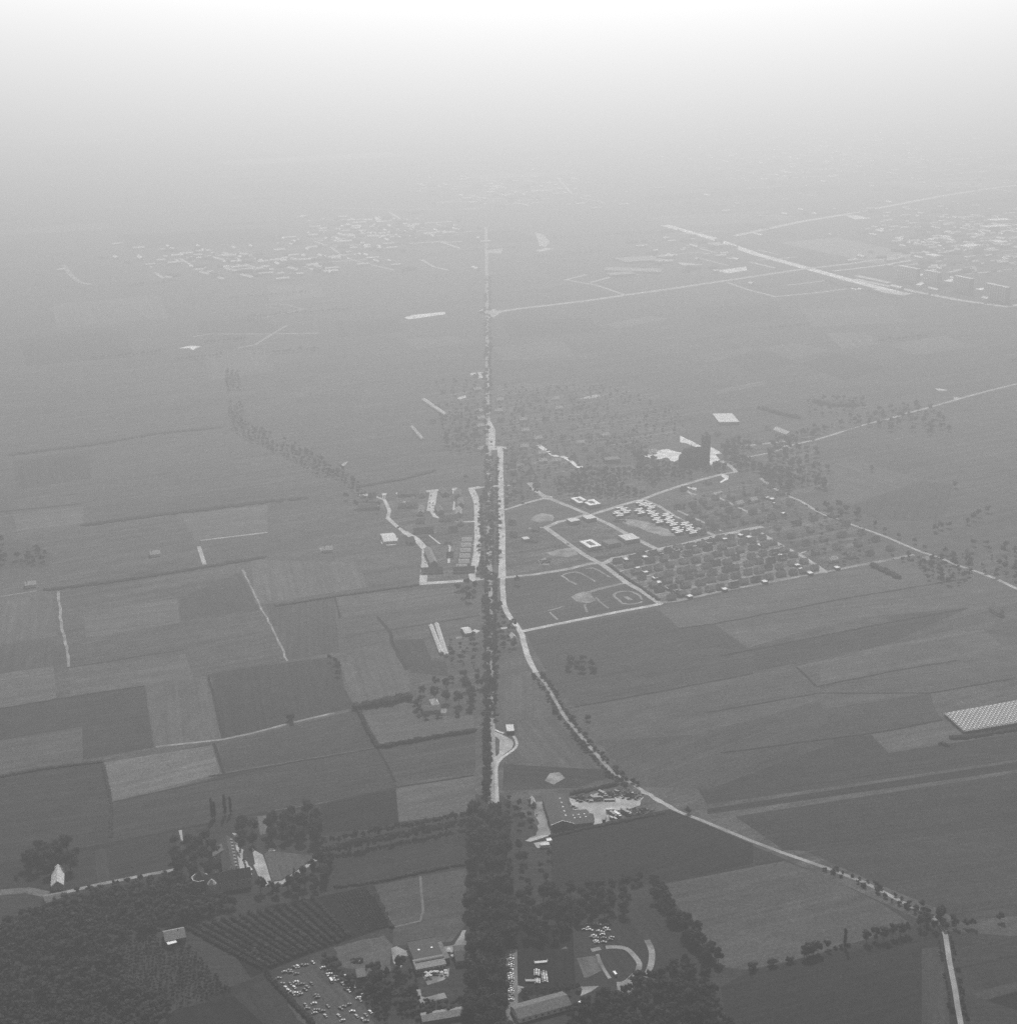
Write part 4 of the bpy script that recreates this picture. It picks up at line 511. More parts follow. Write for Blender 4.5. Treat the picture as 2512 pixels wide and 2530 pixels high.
 ('far_road', 'paving', 0.006, [(66,5911),(116,5816),(105,5810),(54,5905)], -1.08),
 ('far_road', 'concrete', 0.006, [(-170,5017),(-80,5061),(-76,5053),(-166,5009)], 0.45),
 ('far_road', 'paving', 0.006, [(259,5332),(340,5181),(331,5177),(251,5328)], -1.08),
 ('far_road', 'paving', 0.012, [(-35,5486),(144,5573),(150,5563),(-30,5475)], 0.45),
 ('far_road', 'paving', 0.012, [(191,5986),(269,5827),(254,5820),(177,5979)], -1.12),
 ('far_road', 'paving', 0.006, [(-35,5132),(147,5221),(152,5211),(-30,5122)], 0.45),
 ('far_road', 'concrete', 0.006, [(-13,5240),(141,5308),(146,5297),(-8,5229)], 0.42),
 ('far_road', 'concrete', 0.012, [(62,5511),(155,5556),(161,5544),(67,5499)], 0.45),
 ('far_road', 'paving', 0.012, [(-119,5987),(-40,5838),(-50,5833),(-129,5982)], -1.08),
 ('far_road', 'paving', 0.012, [(21,5219),(78,5113),(67,5107),(10,5214)], -1.08),
 ('far_road', 'paving', 0.012, [(-38,5976),(117,6052),(122,6042),(-33,5966)], 0.45),
 ('far_road', 'paving', 0.006, [(-88,5398),(-12,5435),(-8,5425),(-83,5388)], 0.45),
 ('far_road', 'concrete', 0.018, [(-203,5811),(-30,5895),(-27,5888),(-199,5804)], 0.45),
 ('far_road', 'concrete', 0.012, [(-139,5418),(-70,5288),(-80,5282),(-149,5412)], -1.08),
 ('far_road', 'concrete', 0.012, [(135,5738),(203,5771),(210,5757),(142,5724)], 0.45),
 ('far_road', 'concrete', 0.006, [(27,5930),(85,5958),(89,5950),(31,5922)], 0.45),
 ('far_road', 'concrete', 0.006, [(647,3947),(699,3850),(690,3845),(638,3942)], -1.08),
 ('far_road', 'paving', 0.012, [(665,3974),(784,4032),(788,4023),(669,3965)], 0.45),
 ('far_road', 'paving', 0.012, [(514,4236),(579,4102),(569,4098),(504,4231)], -1.12),
 ('far_road', 'paving', 0.006, [(399,4053),(545,4118),(548,4111),(402,4046)], 0.42),
 ('far_road', 'paving', 0.006, [(511,4022),(583,3886),(576,3883),(504,4019)], -1.08),
 ('far_road', 'paving', 0.012, [(504,4454),(652,4526),(656,4519),(507,4447)], 0.45),
 ('far_road', 'concrete', 0.006, [(569,4071),(608,3992),(601,3988),(562,4067)], -1.12),
 ('far_road', 'paving', 0.006, [(701,4152),(746,4068),(739,4064),(694,4148)], -1.08),
 ('far_yard', 'pale', 0.006, [(533,3808),(622,3868),(616,3813),(561,3766)], 0.59),
 ('far_yard', 'pale', 0.006, [(826,3556),(848,3571),(858,3549),(835,3533)], -2.52),
 ('far_yard', 'pale', 0.006, [(-228,3202),(-212,3233),(-143,3267),(-139,3241),(-217,3182)], -2.5),
 ('far_yard', 'paving', 0.012, [(80,4489),(105,4434),(120,4295),(105,4196),(88,4229)], 1.6),
 ('far_yard', 'paving', 0.018, [(-67,4133),(-16,4180),(-20,4086),(-59,4096)], -1.62),
 ('far_yard', 'pale', 0.006, [(-659,2895),(-640,2922),(-616,2914),(-624,2898),(-626,2879),(-637,2898)], 0.96),
 ('far_yard', 'paving', 0.012, [(123,2498),(153,2529),(168,2519),(142,2498)], 0.81),
 ('far_yard', 'concrete', 0.006, [(-71,2688),(-60,2691),(-60,2670),(-71,2670)], -1.58),
 ('far_yard', 'concrete', 0.006, [(-57,2695),(-47,2695),(-48,2647),(-57,2644)], 1.56),
 ('far_yard', 'concrete', 0.018, [(-40,2674),(-37,2674),(-34,2561),(-37,2580),(-46,2580),(-40,2606)], -1.54),
 ('far_yard', 'concrete', 0.012, [(-89,2504),(-75,2523),(-74,2504),(-87,2490)], 0.94),
 ('far_yard', 'concrete', 0.006, [(449,3938),(489,3918),(515,3901),(461,3882)], 1.79),
 ('far_yard', 'concrete', 0.006, [(762,2570),(776,2567),(782,2557),(765,2552)], 1.74),
 ('far_yard', 'concrete', 0.012, [(764,2572),(780,2558),(767,2552)], -0.69),
 ('farm_yard', 'dirt', 0.006, [(-84.9,1295.9),(-80.3,1296.1),(-73.7,1297.3),(-66.5,1299.7),(-60.3,1300.2),(-60.0,1294.9),(-60.7,1290.3),(-66.1,1290.9),(-72.4,1290.3),(-77.5,1290.1),(-82.2,1289.6)], 0.18),
 ('farm_track', 'dirt', 0.006, [(-58,1472),(-49,1476),(-47,1471),(-56,1467)], 0.39),
 ('farm_track', 'concrete', 0.006, [(-49,1483),(-42,1485),(-37,1494),(-31,1490),(-37,1480),(-46,1476)], -2.39),
 ('farm_yard', 'concrete', 0.006, [(-10,1499),(-5,1499),(1,1501),(-1,1496),(-7,1494)], 0.37),
 ('junction', 'concrete', 0.018, [(-32,2291),(-21,2297),(-21,2207),(-3,2202),(-3,2189),(-30,2184)], 1.59),
 ('junction', 'concrete', 0.024, [(-34,2354),(-30,2354),(-21,2297),(-32,2291)], 1.6),
 ('side_road', 'concrete', 0.024, [(-58,1995),(-42,2004),(-38,1996),(-53,1987)], 0.49),
 ('side_road', 'concrete', 0.03, [(-47,1645),(-33,1650),(-30,1642),(-43,1636)], 0.41),
 ('side_road', 'concrete', 0.018, [(-119,1984),(-96,1991),(-93,1983),(-117,1975)], 0.31),
 ('side_road', 'concrete', 0.018, [(-132,1813),(-115,1787),(-100,1747),(-98,1698),(-97,1631),(-106,1631),(-107,1697),(-109,1745),(-123,1783),(-139,1808)], 1.76),
 ('estate_road', 'paving', 0.012, [(34,2022),(41,1988),(51,1965),(63,1947),(91,1910),(111,1881),(137,1841),(162,1796),(190,1748),(184,1744),(155,1792),(131,1837),(105,1877),(85,1906),(57,1942),(44,1961),(34,1986),(26,2020)], 2.09),
 ('estate_road', 'concrete', 0.03, [(14,1491),(65,1517),(126,1547),(173,1569),(176,1564),(128,1542),(67,1512),(17,1486)], -2.68),
 ('estate_road', 'paving', 0.012, [(189,1946),(208,1918),(224,1878),(248,1828),(227,1865),(251,1827),(271,1795),(266,1792),(246,1824),(224,1870),(245,1833),(219,1876),(203,1916),(184,1943)], 2.07),
 ('estate_road', 'paving', 0.018, [(247,2003),(258,1972),(265,1967),(262,1963),(254,1969),(242,2001)], 2.04),
 ('path', 'paving', 0.018, [(359,1729),(373,1740),(375,1738),(362,1726)], 0.7),
 ('castle_drive', 'paving', 0.018, [(-185.3,998.9),(-177.6,1001.2),(-170.0,1011.7),(-156.2,1031.9),(-154.2,1036.7),(-153.2,1030.1),(-167.6,1008.2),(-174.9,996.1),(-183.8,995.5)], -2.15),
 ('castle_terrace', 'paving', 0.018, [(-195.6,1049.0),(-190.7,1047.8),(-189.1,1044.1),(-194.4,1043.7)], 1.78),
 ('depot_drive', 'paving', 0.024, [(13.4,1059.5),(26.6,1067.8),(34.3,1067.8),(18.1,1057.9)], -2.59),
 ('slip_road', 'concrete', 0.006, [(889,3739),(949,3639),(932,3628),(872,3729)], -1.03),
 ('trunk_road', 'paving', 0.024, [(-49,3259),(19,3310),(184,3409),(271,3475),(370,3544),(547,3677),(754,3834),(913,3931),(1088,4062),(1339,4251),(1493,4387),(1554,4440),(1564,4428),(1504,4375),(1349,4239),(1097,4049),(922,3917),(763,3820),(557,3664),(379,3531),(281,3462),(193,3396),(28,3297),(-39,3246)], -2.51),
 ('farm_yard', 'concrete', 0.006, [(445,2285),(447,2279),(451,2274),(452,2268),(449,2266),(444,2260),(441,2258),(442,2262),(444,2267),(444,2273),(443,2278)], 1.45),
 ('side_road', 'concrete', 0.024, [(-106,1633),(-75,1638),(-54,1642),(-52,1635),(-74,1630),(-105,1625)], -2.96),
 ('junction', 'paving', 0.024, [(46,1965),(53,1961),(61,1958),(61,1940),(53,1944),(46,1947)], 1.55),
 ('estate_road', 'paving', 0.036, [(52,1830),(69,1791),(86,1752),(101,1722),(115,1699),(127,1675),(143,1635),(159,1607),(178,1567),(171,1564),(153,1604),(136,1632),(120,1672),(109,1695),(94,1719),(80,1749),(62,1788),(45,1827)], 2.02),
 ('church_street', 'pale', 0.012, [(311,2062),(321,2054),(318,2037),(304,2018),(304,2024),(313,2039),(310,2049)], -2.23),
 ('forecourt', 'pale', 0.006, [(253,2001),(267,1996),(265,1984),(260,1989)], -0.33),
 ('castle_path', 'paving', 0.012, [(-228.3,1062.2),(-221.6,1056.0),(-220.2,1049.7),(-215.2,1045.7),(-214.9,1040.1),(-213.8,1033.9),(-208.9,1027.4),(-207.8,1023.7),(-203.2,1017.7),(-203.2,1015.1),(-202.3,1009.4),(-208.7,1013.3),(-210.4,1016.8),(-213.5,1015.2),(-216.4,1022.6),(-216.4,1026.9),(-219.6,1031.3),(-219.7,1038.9),(-215.1,1032.6),(-217.2,1039.1),(-221.0,1045.9),(-226.4,1049.2),(-227.4,1056.9)], 1.89),
 ('castle_path', 'paving', 0.012, [(-229.1,1072.0),(-224.7,1070.5),(-222.3,1066.2),(-225.3,1065.0)], 2.22),
 ('trunk_road', 'concrete', 0.012, [(832,3805),(948,3873),(1076,3972),(1083,3962),(955,3863),(838,3795)], -2.54),
 ('far_yard', 'pale', 0.018, [(1094,4865),(1137,4865),(1166,4789),(1105,4772)], 1.69),
 ('far_yard', 'concrete', 0.012, [(875,3556),(943,3503),(960,3487),(933,3464),(895,3496)], -0.67),
 ('far_yard', 'concrete', 0.006, [(74,4133),(104,4180),(129,4171),(88,4114)], -2.2),
 ('farm_yard', 'concrete', 0.03, [(778,2515),(781,2510),(785,2507),(790,2502),(783,2498),(781,2492),(775,2487),(777,2492),(776,2497),(777,2504),(779,2509)], 1.45),
 ('estate_road', 'paving', 0.042, [(110,1699),(117,1702),(127,1716),(144,1724),(184,1747),(219,1767),(265,1798),(294,1814),(319,1829),(333,1835),(336,1828),(322,1822),(298,1807),(269,1791),(223,1760),(188,1740),(148,1717),(132,1710),(122,1696),(113,1691)], -2.59),
 ('estate_road', 'paving', 0.048, [(324,1826),(337,1790),(350,1759),(368,1724),(387,1668),(381,1666),(362,1722),(344,1756),(331,1787),(317,1824)], 1.95),
 ('junction', 'paving', 0.054, [(378,1681),(387,1671),(385,1663),(375,1663)], 1.41),
]
# ------------------------------------------------------------------ ground, fields, roads
GRASS = 0.056
TONE = dict(asphalt=.20, asphalt2=.11, paving=.26, concrete=.34, pale=.5, dirt=.17, garden=.06, gardenlight=.1)
def sheet_mesh(name, pts, z):
    bm = bmesh.new(); vs_ = [bm.verts.new((x, y, z)) for x, y in pts]
    bm.faces.new(vs_); bmesh.ops.triangulate(bm, faces=bm.faces[:])
    bmesh.ops.recalc_face_normals(bm, faces=bm.faces[:])
    for f in bm.faces:
        if f.normal.z < 0: f.normal_flip()
    me = bpy.data.meshes.new(name); bm.to_mesh(me); bm.free(); return me
S = 60000
gm = sheet_mesh('ground', [(-S, -2000), (S, -2000), (S, 2*S), (-S, 2*S)], 0.0)
gm.materials.append(field_mat('grassland', GRASS, R(27), 9, .25))
ground = mesh_obj('ground', gm); ground['kind'] = 'structure'
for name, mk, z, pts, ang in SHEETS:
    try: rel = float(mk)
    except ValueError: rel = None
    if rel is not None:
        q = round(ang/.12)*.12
        mt = field_mat('crop_%.2f_%.2f' % (rel, q), GRASS*rel**1.6, q, 3.5 if rel < .9 else 6, .2)  # near tones carry the painted haze darkening besides the plot's own colour
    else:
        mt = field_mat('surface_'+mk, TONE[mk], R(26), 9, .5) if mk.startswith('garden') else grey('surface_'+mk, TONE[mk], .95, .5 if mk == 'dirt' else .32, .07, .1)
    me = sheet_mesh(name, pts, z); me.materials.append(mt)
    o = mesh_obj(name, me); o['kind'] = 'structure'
# ------------------------------------------------------------------ survey of things in metres
SEG = [
 ('big tree in the dense near avenue, left of the road','trees of the avenue along the straight main road','tree'),
 ('big tree in the dense near avenue, right of the road','trees of the avenue along the straight main road','tree'),
 ('large round tree covering the near end of the open road','trees of the avenue along the straight main road','tree'),
 ('avenue tree left of the open pale stretch of road','trees of the avenue along the straight main road','tree'),
 ('avenue tree between the layby and the village, left of the road','trees of the avenue along the straight main road','tree'),
 ('avenue tree between the layby and the village, right of the road','trees of the avenue along the straight main road','tree'),
 ('avenue tree in the strip between the two parallel village roads','trees of the avenue along the straight main road','tree'),
 ('avenue tree left of the straight road inside the village','trees of the avenue along the straight main road','tree'),
 ('far avenue tree left of the road beyond the village','trees of the avenue along the straight main road','tree'),
 ('far avenue tree right of the road beyond the village','trees of the avenue along the straight main road','tree'),
 ('tree in the back row between castle and avenue','double row of trees between castle and avenue','tree'),
 ('tree in the front row between castle and avenue','double row of trees between castle and avenue','tree'),
 ('old tree in the dark clump behind the castle lawn','trees in the castle grounds','tree'),
 ('tree in the copse left of the castle roof','trees in the castle grounds','tree'),
 ('tree in the wood below the curved castle drive','trees in the castle grounds','tree'),
 ('tree standing close behind the white castle wing','trees in the castle grounds','tree'),
 ('slim poplar standing behind the castle at the field edge','poplars behind the castle','tree'),
 ('tall conifer at the bend of the castle drive',None,'tree'),
 ('tree in the round clump behind the barn','trees round the barn','tree'),
 ('small bush in the meadow beside the barn',None,'tree'),
 ('young tree along the pale castle lane','trees along the castle lane','tree'),
 ('clipped round tree on the white castle path','clipped trees on the castle path','bush'),
 ('tree in the belt above the track field','trees of the wooded belts round the track field','tree'),
 ('tree in the shaded wood between avenue and track field','trees of the wooded belts round the track field','tree'),
 ('tree in the diagonal belt on the right of the track field','trees of the wooded belts round the track field','tree'),
 ('tree in the garden of the houses beside the depot','garden trees left of the depot','tree'),
 ('scattered tree on the rough ground beside the avenue','trees beside the avenue near the depot','tree'),
 ('dark round tree in the left clump of the right-hand hedgerow','hedgerow trees along the field track on the right','tree'),
 ('small pointed tree standing alone in the right-hand hedgerow','hedgerow trees along the field track on the right','tree'),
 ('tall narrow poplar in the right-hand hedgerow','hedgerow trees along the field track on the right','tree'),
 ('low bush at the foot of the narrow poplar','hedgerow trees along the field track on the right','tree'),
 ('tree in the long right clump of the right-hand hedgerow','hedgerow trees along the field track on the right','tree'),
 ('low bush in the gap left of the right-hand hedgerow','hedgerow trees along the field track on the right','tree'),
 ('tree at the bend of the lane on the right','trees at the lane bend','tree'),
 ('bush along the lane between the village and the depot','bushes along the winding lane','bush'),
 ('bush along the lane on the way to the bend','bushes along the winding lane','bush'),
 ('bush along the lane below the bend','bushes along the winding lane','bush'),
 ('round bush beside the lane at the depot corner',None,'bush'),
 ('tree behind the farm house beside the avenue','trees round the farm beside the avenue','tree'),
 ('tree in front of the farm house beside the avenue','trees round the farm beside the avenue','tree'),
 ('lone bush on the field track left of the farm',None,'bush'),
 ('dark tree at the corner of the large dark field','trees at the dark field corner','tree'),
 ('tree beside the crossroads south of the left-hand estate','trees at the crossroads','tree'),
 ('tree by the field junction east of the side road',None,'tree'),
 ('tree at the farmstead in the dark field right of the lane','trees at the farmstead','tree'),
 ('hedgerow tree along the lane right of the big estate','trees of the right-hand lane','tree'),
 ('tree in the broken line across the right-hand meadow','trees of the right-hand meadow','tree'),
 ('lone tree in the pale meadow right of the village',None,'tree'),
 ('tree beside the farm lane at the right edge','trees at the right-hand farm','tree'),
 ('garden tree in the big housing estate','garden trees of the estate','tree'),
 ('tree on the verge left of the left-hand estate','trees left of the estate','tree'),
 ('garden tree among the houses along the village road','garden trees of the village','tree'),
 ('tree in the far hedge line left of the village','far hedge trees on the left','tree'),
]
FAR_TREES = [(102,1000,0.66),(-141,1040,0.68),(-128,1045,0.68),(-244,1029,0.68),(-46,1370,0.83),(116,965,0.64),(-19,1229,0.76),(294,931,0.64),(-87,1060,0.68),(-14,1336,0.81),(-249,1014,0.67),(127,951,0.63),(-151,1036,0.67),(-16,1344,0.81),(-35,1080,0.68),(-217,1059,0.68),(120,972,0.63),(-21,1070,0.67),(-15,1351,0.8),(-73,1352,0.8),(-19,1171,0.71),(332,939,0.63),(98,996,0.63),(-237,1019,0.65),(-17,1453,0.84),(-60,1070,0.66),(-109,1067,0.66),(-17,1628,0.92),(-17,1567,0.89),(-14,1401,0.81),(-26,1570,0.89),(117,961,0.61),(-29,1346,0.78),(11,1090,0.66),(-132,1043,0.64),(-21,1316,0.76),(-152,996,0.62),(316,936,0.61),(-86,1076,0.65),(232,913,0.59),(-30,1082,0.65),(-21,1245,0.72),(-86,1332,0.76),(-269,1040,0.64),(-19,1195,0.69),(-92,1059,0.63),(345,939,0.6),(-21,1253,0.71),(-38,1095,0.64),(-184,988,0.6),(-16,1481,0.81),(-115,1050,0.62),(-18,1128,0.65),(-106,1053,0.62),(-44,1356,0.75),(-67,1084,0.63),(-150,1052,0.62),(368,947,0.6),(15,994,0.59),(-22,1498,0.81),(-19,1162,0.66),(-91,1300,0.72),(-17,1638,0.87),(-47,1076,0.62),(-110,1051,0.61),(-47,1091,0.62),(433,1882,0.99),(30,1001,0.58),(-15,1288,0.7),(33,1033,0.59),(-101,1055,0.6),(-21,1370,0.73),(-15,1445,0.76),(-21,1213,0.66),(-59,1607,0.83),(341,940,0.57),(-137,1041,0.59),(-22,1383,0.73),(-24,1590,0.82),(-92,1075,0.6),(-46,1575,0.81),(450,1908,0.98),(-1,1109,0.61),(10,1627,0.83),(464,1863,0.96),(-125,1063,0.59),(-14,1383,0.72),(-50,1620,0.82),(-22,1400,0.72),(-52,1588,0.8),(-324,985,0.57),(-62,1085,0.59),(-305,991,0.57),(-144,1055,0.58),(-134,1059,0.58),(-66,1069,0.58),(-56,1072,0.58),(-26,1677,0.83),(-40,1078,0.58),(-24,1541,0.77),(-12,1278,0.66),(-175,1389,0.71),(-16,1591,0.79),(-76,1080,0.58),(-72,1082,0.58),(-82,1062,0.57),(-16,1492,0.74),(-146,1038,0.56),(-23,1508,0.74),(-15,1510,0.74),(-27,1775,0.85),(-128,1061,0.56),(432,1903,0.92),(324,937,0.53),(-106,1070,0.56),(-13,1307,0.65),(314,964,0.53),(-51,1074,0.55),(-101,1072,0.55),(6,1104,0.56),(-20,1839,0.85),(-86,1289,0.63),(315,952,0.52),(456,1891,0.89),(544,1690,0.82),(1,1090,0.55),(-270,1004,0.53),(556,1812,0.86),(-22,1454,0.68),(332,947,0.51),(442,1862,0.86),(-174,1374,0.65),(-15,1438,0.67),(-31,1364,0.64),(615,2294,1.04),(26,1019,0.51),(-29,1908,0.85),(-28,1759,0.79),(470,1880,0.86),(-39,1612,0.73),(-24,1918,0.85),(-13,1360,0.63),(-57,1088,0.53),(-52,1089,0.53),(-16,1522,0.69),(-315,987,0.51),(10,1008,0.5),(-32,1680,0.75),(-14,1473,0.67),(-52,1324,0.61),(-96,1073,0.52),(-15,1463,0.66),(-81,1078,0.52),(19,1084,0.52),(-33,1963,0.85),(-58,1361,0.62),(-297,996,0.5),(-26,1614,0.71),(-225,1943,0.84),(-32,1377,0.62),(565,1822,0.82),(-24,1890,0.81),(-23,1820,0.78),(-20,1288,0.58),(-44,1093,0.51),(-139,1057,0.5),(-208,1907,0.81),(17,1097,0.51),(-288,999,0.49),(-120,1064,0.5),(-114,1067,0.5),(-21,1754,0.74),(-31,1872,0.78),(-30,1928,0.8),(618,1857,0.81),(-34,1096,0.5),(-16,1556,0.66),(-36,2395,0.97),(9,1078,0.49),(564,1698,0.74),(-35,1762,0.73),(-27,2118,0.86),(-24,1462,0.62),(577,1827,0.78),(647,1890,0.81),(630,1872,0.8),(-36,1866,0.76),(-37,1839,0.75),(-23,1927,0.78),(-87,1311,0.56),(-47,1602,0.66),(551,1714,0.73),(9,1115,0.49),(-34,1788,0.72),(-30,1984,0.79),(-21,1362,0.57),(-32,1652,0.67),(-37,2381,0.93),(-30,2000,0.79),(-29,1865,0.74),(-27,1854,0.73),(-22,1483,0.6),(-16,1601,0.64),(-23,1862,0.73),(653,2367,0.94),(651,2293,0.91),(-333,983,0.45),(-28,1765,0.69),(-23,1853,0.72),(-180,1402,0.57),(-34,2289,0.87),(634,1998,0.8),(-32,1690,0.66),(-24,1845,0.71),(633,2316,0.9),(607,1842,0.74),(-16,1503,0.59),(-280,1000,0.44),(-22,1799,0.68),(18,1119,0.46),(-40,1590,0.61),(-13,1317,0.52),(668,2342,0.89),(-16,1574,0.6),(-40,2445,0.89),(-187,1410,0.55),(-35,2535,0.92),(-15,1300,0.51),(-33,2394,0.87),(-35,1949,0.72),(-12,1830,0.68),(-35,2261,0.82),(-33,2082,0.76),(-45,2649,0.95),(-36,2426,0.87),(0,1125,0.45),(-22,1704,0.63),(-22,1747,0.64),(-24,1781,0.65),(-28,1658,0.61),(-13,1374,0.52),(-96,1318,0.5),(-25,1516,0.56),(517,1767,0.66),(-14,1747,0.63),(-42,2564,0.89),(-36,1665,0.6),(-20,1308,0.49),(-34,2180,0.76),(-14,1772,0.63),(-32,1936,0.68),(-11,1721,0.61),(-39,2325,0.8),(-27,1989,0.69),(-30,1829,0.64),(-22,1959,0.68),(-18,1998,0.69),(-24,2065,0.71),(-22,1792,0.62),(-19,2085,0.71),(-32,2568,0.86),(-16,2056,0.7),(-43,2798,0.93),(-14,1900,0.65),(-37,1935,0.66),(-24,1417,0.5),(-24,1534,0.53),(707,2290,0.79),(-35,1805,0.61),(-24,1944,0.65),(-37,1745,0.59),(-38,1850,0.62),(-32,1720,0.58),(-27,1729,0.58),(-24,1561,0.53),(-16,1422,0.49),(672,2273,0.77),(533,2075,0.7),(-15,1394,0.48),(-34,2878,0.92),(-62,2029,0.66),(-24,1445,0.49),(-24,1967,0.64),(-14,1732,0.57),(-33,1705,0.56),(630,2345,0.77),(-29,2020,0.65),(-32,1954,0.63),(-4,2092,0.67),(-38,1920,0.62),(523,1742,0.59),(-50,3088,0.96),(8,2042,0.65),(-15,1871,0.6),(489,1807,0.6),(559,1681,0.57),(-27,1666,0.54),(605,2330,0.75),(-42,2856,0.88),(-27,2030,0.64),(-42,2836,0.87),(-17,2110,0.66),(-17,1909,0.6),(-24,1772,0.56),(684,2314,0.74),(-26,1994,0.62),(-36,1817,0.57),(501,1785,0.58),(-16,1531,0.49),(-36,2953,0.89),(-17,2122,0.65),(-33,2130,0.65),(-16,2099,0.64),(-17,2028,0.62),(482,1832,0.58),(-28,1896,0.58),(-19,1718,0.53),(-36,2744,0.81),(-32,2099,0.63),(-36,2858,0.84),(-270,2090,0.63),(-307,2159,0.65),(-44,2988,0.87),(-30,2013,0.6),(-23,1525,0.47),(-332,2186,0.65),(-30,2026,0.6),(-258,2059,0.61),(-16,1973,0.58),(-30,1945,0.57),(-36,2775,0.79),(-32,2162,0.62),(-26,1703,0.5),(18,2172,0.62),(-30,1787,0.52),(9,2113,0.6),(-23,1763,0.51),(-20,1728,0.5),(-55,3419,0.94),(-24,2009,0.57),(-34,2587,0.72),(-452,2357,0.67),(-25,1899,0.54),(-34,2056,0.58),(-22,1906,0.54),(-352,2232,0.63),(-22,1874,0.53),(-37,2810,0.77),(-32,2620,0.72),(-39,1880,0.53),(-43,2662,0.73),(-42,2548,0.7),(-406,2292,0.64),(22,2131,0.59),(-22,1735,0.49),(-14,1787,0.5),(-48,3651,0.97),(-34,1826,0.5),(-39,2597,0.69),(-3,2165,0.58),(-40,2615,0.69),(-16,1884,0.51),(11,2017,0.54),(-33,2670,0.7),(-14,1816,0.49),(-13,1860,0.5),(-41,2694,0.7),(-21,1710,0.46),(-13,1924,0.51),(-34,2636,0.68),(-35,2728,0.7),(-15,1941,0.51),(-1,2071,0.54),(-29,2128,0.55),(-49,3102,0.78),(-15,1846,0.48),(-45,3618,0.9),(-34,1776,0.46),(-380,2267,0.58),(-16,2045,0.52),(-291,2119,0.54),(-38,3038,0.75),(-14,1709,0.44),(-14,1761,0.45),(-41,2685,0.66),(-38,2903,0.71),(-25,2134,0.53),(-31,2092,0.52),(-29,1693,0.43),(-19,1696,0.43),(-17,1610,0.41),(-48,3205,0.77),(-30,2429,0.59),(-20,1807,0.45),(-38,2530,0.61),(-36,2711,0.65),(-23,2001,0.49),(-43,3430,0.81),(-36,1736,0.43),(22,2059,0.5),(-13,1695,0.42),(-33,2688,0.64),(26,2152,0.52),(-28,1837,0.45),(-22,1657,0.41),(-37,1891,0.46),(-34,2174,0.52),(-37,1905,0.46),(-36,2919,0.68),(-27,2060,0.49),(-48,3513,0.81),(-28,1882,0.45),(-31,2074,0.49),(-26,1794,0.43),(-45,3457,0.79),(-27,2084,0.49),(-32,2038,0.48),(16,2085,0.49),(-27,1713,0.41),(-17,1956,0.46),(-53,3256,0.74),(-16,2015,0.47),(-19,1688,0.4),(-15,1801,0.42),(-48,3136,0.7),(6,2146,0.49),(-42,2584,0.58),(-43,3299,0.73),(-30,1972,0.45),(-58,3639,0.8),(-50,3122,0.69),(-50,3041,0.67),(-28,2091,0.47),(-31,2500,0.55),(-431,2322,0.52),(-41,2465,0.54),(-47,3171,0.68),(-28,1749,0.39),(-53,3286,0.7),(-55,3455,0.73),(-50,3633,0.76),(-39,2500,0.53),(-52,3404,0.71),(-29,1800,0.39),(-28,2111,0.45),(-31,1990,0.42),(-53,3439,0.7),(-38,2891,0.59),(-35,2118,0.44),(-41,3375,0.68),(-47,2815,0.56),(-18,2071,0.42),(-32,2143,0.43),(-32,1887,0.38),(-35,2109,0.42),(-42,3198,0.62),(-35,2187,0.43),(-41,3076,0.59),(-17,1982,0.39),(327,1730,0.35),(-32,2044,0.4),(-46,3053,0.58),(-42,3283,0.62),(-41,3021,0.57),(-45,2920,0.55),(-52,3385,0.63),(389,1766,0.35),(437,1827,0.36),(-40,3151,0.58),(460,1771,0.35),(-42,3130,0.57),(-30,2411,0.44),(-26,2039,0.37),(-44,3409,0.6),(-38,3180,0.56),(438,1760,0.33),(-53,3271,0.57),(-41,3356,0.58),(344,1927,0.35),(-31,2462,0.43),(235,1703,0.31),(531,1710,0.32),(329,1892,0.34),(-56,3592,0.61),(-46,3669,0.62),(259,1994,0.35),(355,1878,0.33),(397,1738,0.31),(357,1680,0.3),(368,1883,0.33),(-42,3476,0.57),(244,1881,0.32),(-40,2989,0.48),(-56,3672,0.58),(238,1902,0.31),(270,1828,0.3),(-50,3001,0.47),(-177,1917,0.31),(388,1826,0.3),(423,2252,0.36),(25,2047,0.32),(260,1817,0.29),(-56,2270,0.35),(116,2209,0.34),(-43,3495,0.52),(-52,3156,0.47),(17,1992,0.3),(267,1916,0.29),(37,2158,0.32),(130,2239,0.33),(116,2179,0.32),(565,1721,0.27),(-83,1840,0.27),(-66,1920,0.28),(289,1908,0.28),(278,2008,0.29),(-42,3089,0.43),(37,2189,0.31),(76,2137,0.3),(96,2174,0.3),(427,1728,0.25),(-45,3581,0.48),(111,2422,0.33),(75,2200,0.3),(308,1696,0.24),(241,1730,0.24),(423,1790,0.25),(190,1595,0.22),(-59,3657,0.47),(12,2045,0.27),(382,2263,0.3),(-44,3599,0.46),(132,2214,0.29),(57,2135,0.28),(180,2167,0.28),(348,1905,0.25),(17,2023,0.26),(-53,3372,0.42),(7,2297,0.29),(-4,2404,0.3),(102,2143,0.27),(217,1606,0.21),(411,1841,0.24),(5,2350,0.29),(-44,3563,0.43),(95,2205,0.27),(303,1649,0.21),(374,1921,0.24),(446,1740,0.22),(56,2359,0.28),(180,2192,0.26),(56,2408,0.28),(56,2225,0.26),(80,2413,0.28),(272,1654,0.2),(143,2154,0.25),(297,1755,0.21),(60,2165,0.25),(372,1953,0.23),(288,1728,0.2),(352,2253,0.25),(342,1862,0.21),(379,1791,0.2),(151,2245,0.24),(74,2169,0.23),(-59,2370,0.24),(-73,2357,0.23),(30,2404,0.23),(158,2194,0.21),(202,2196,0.21),(4,2124,0.2),(60,2195,0.2)]
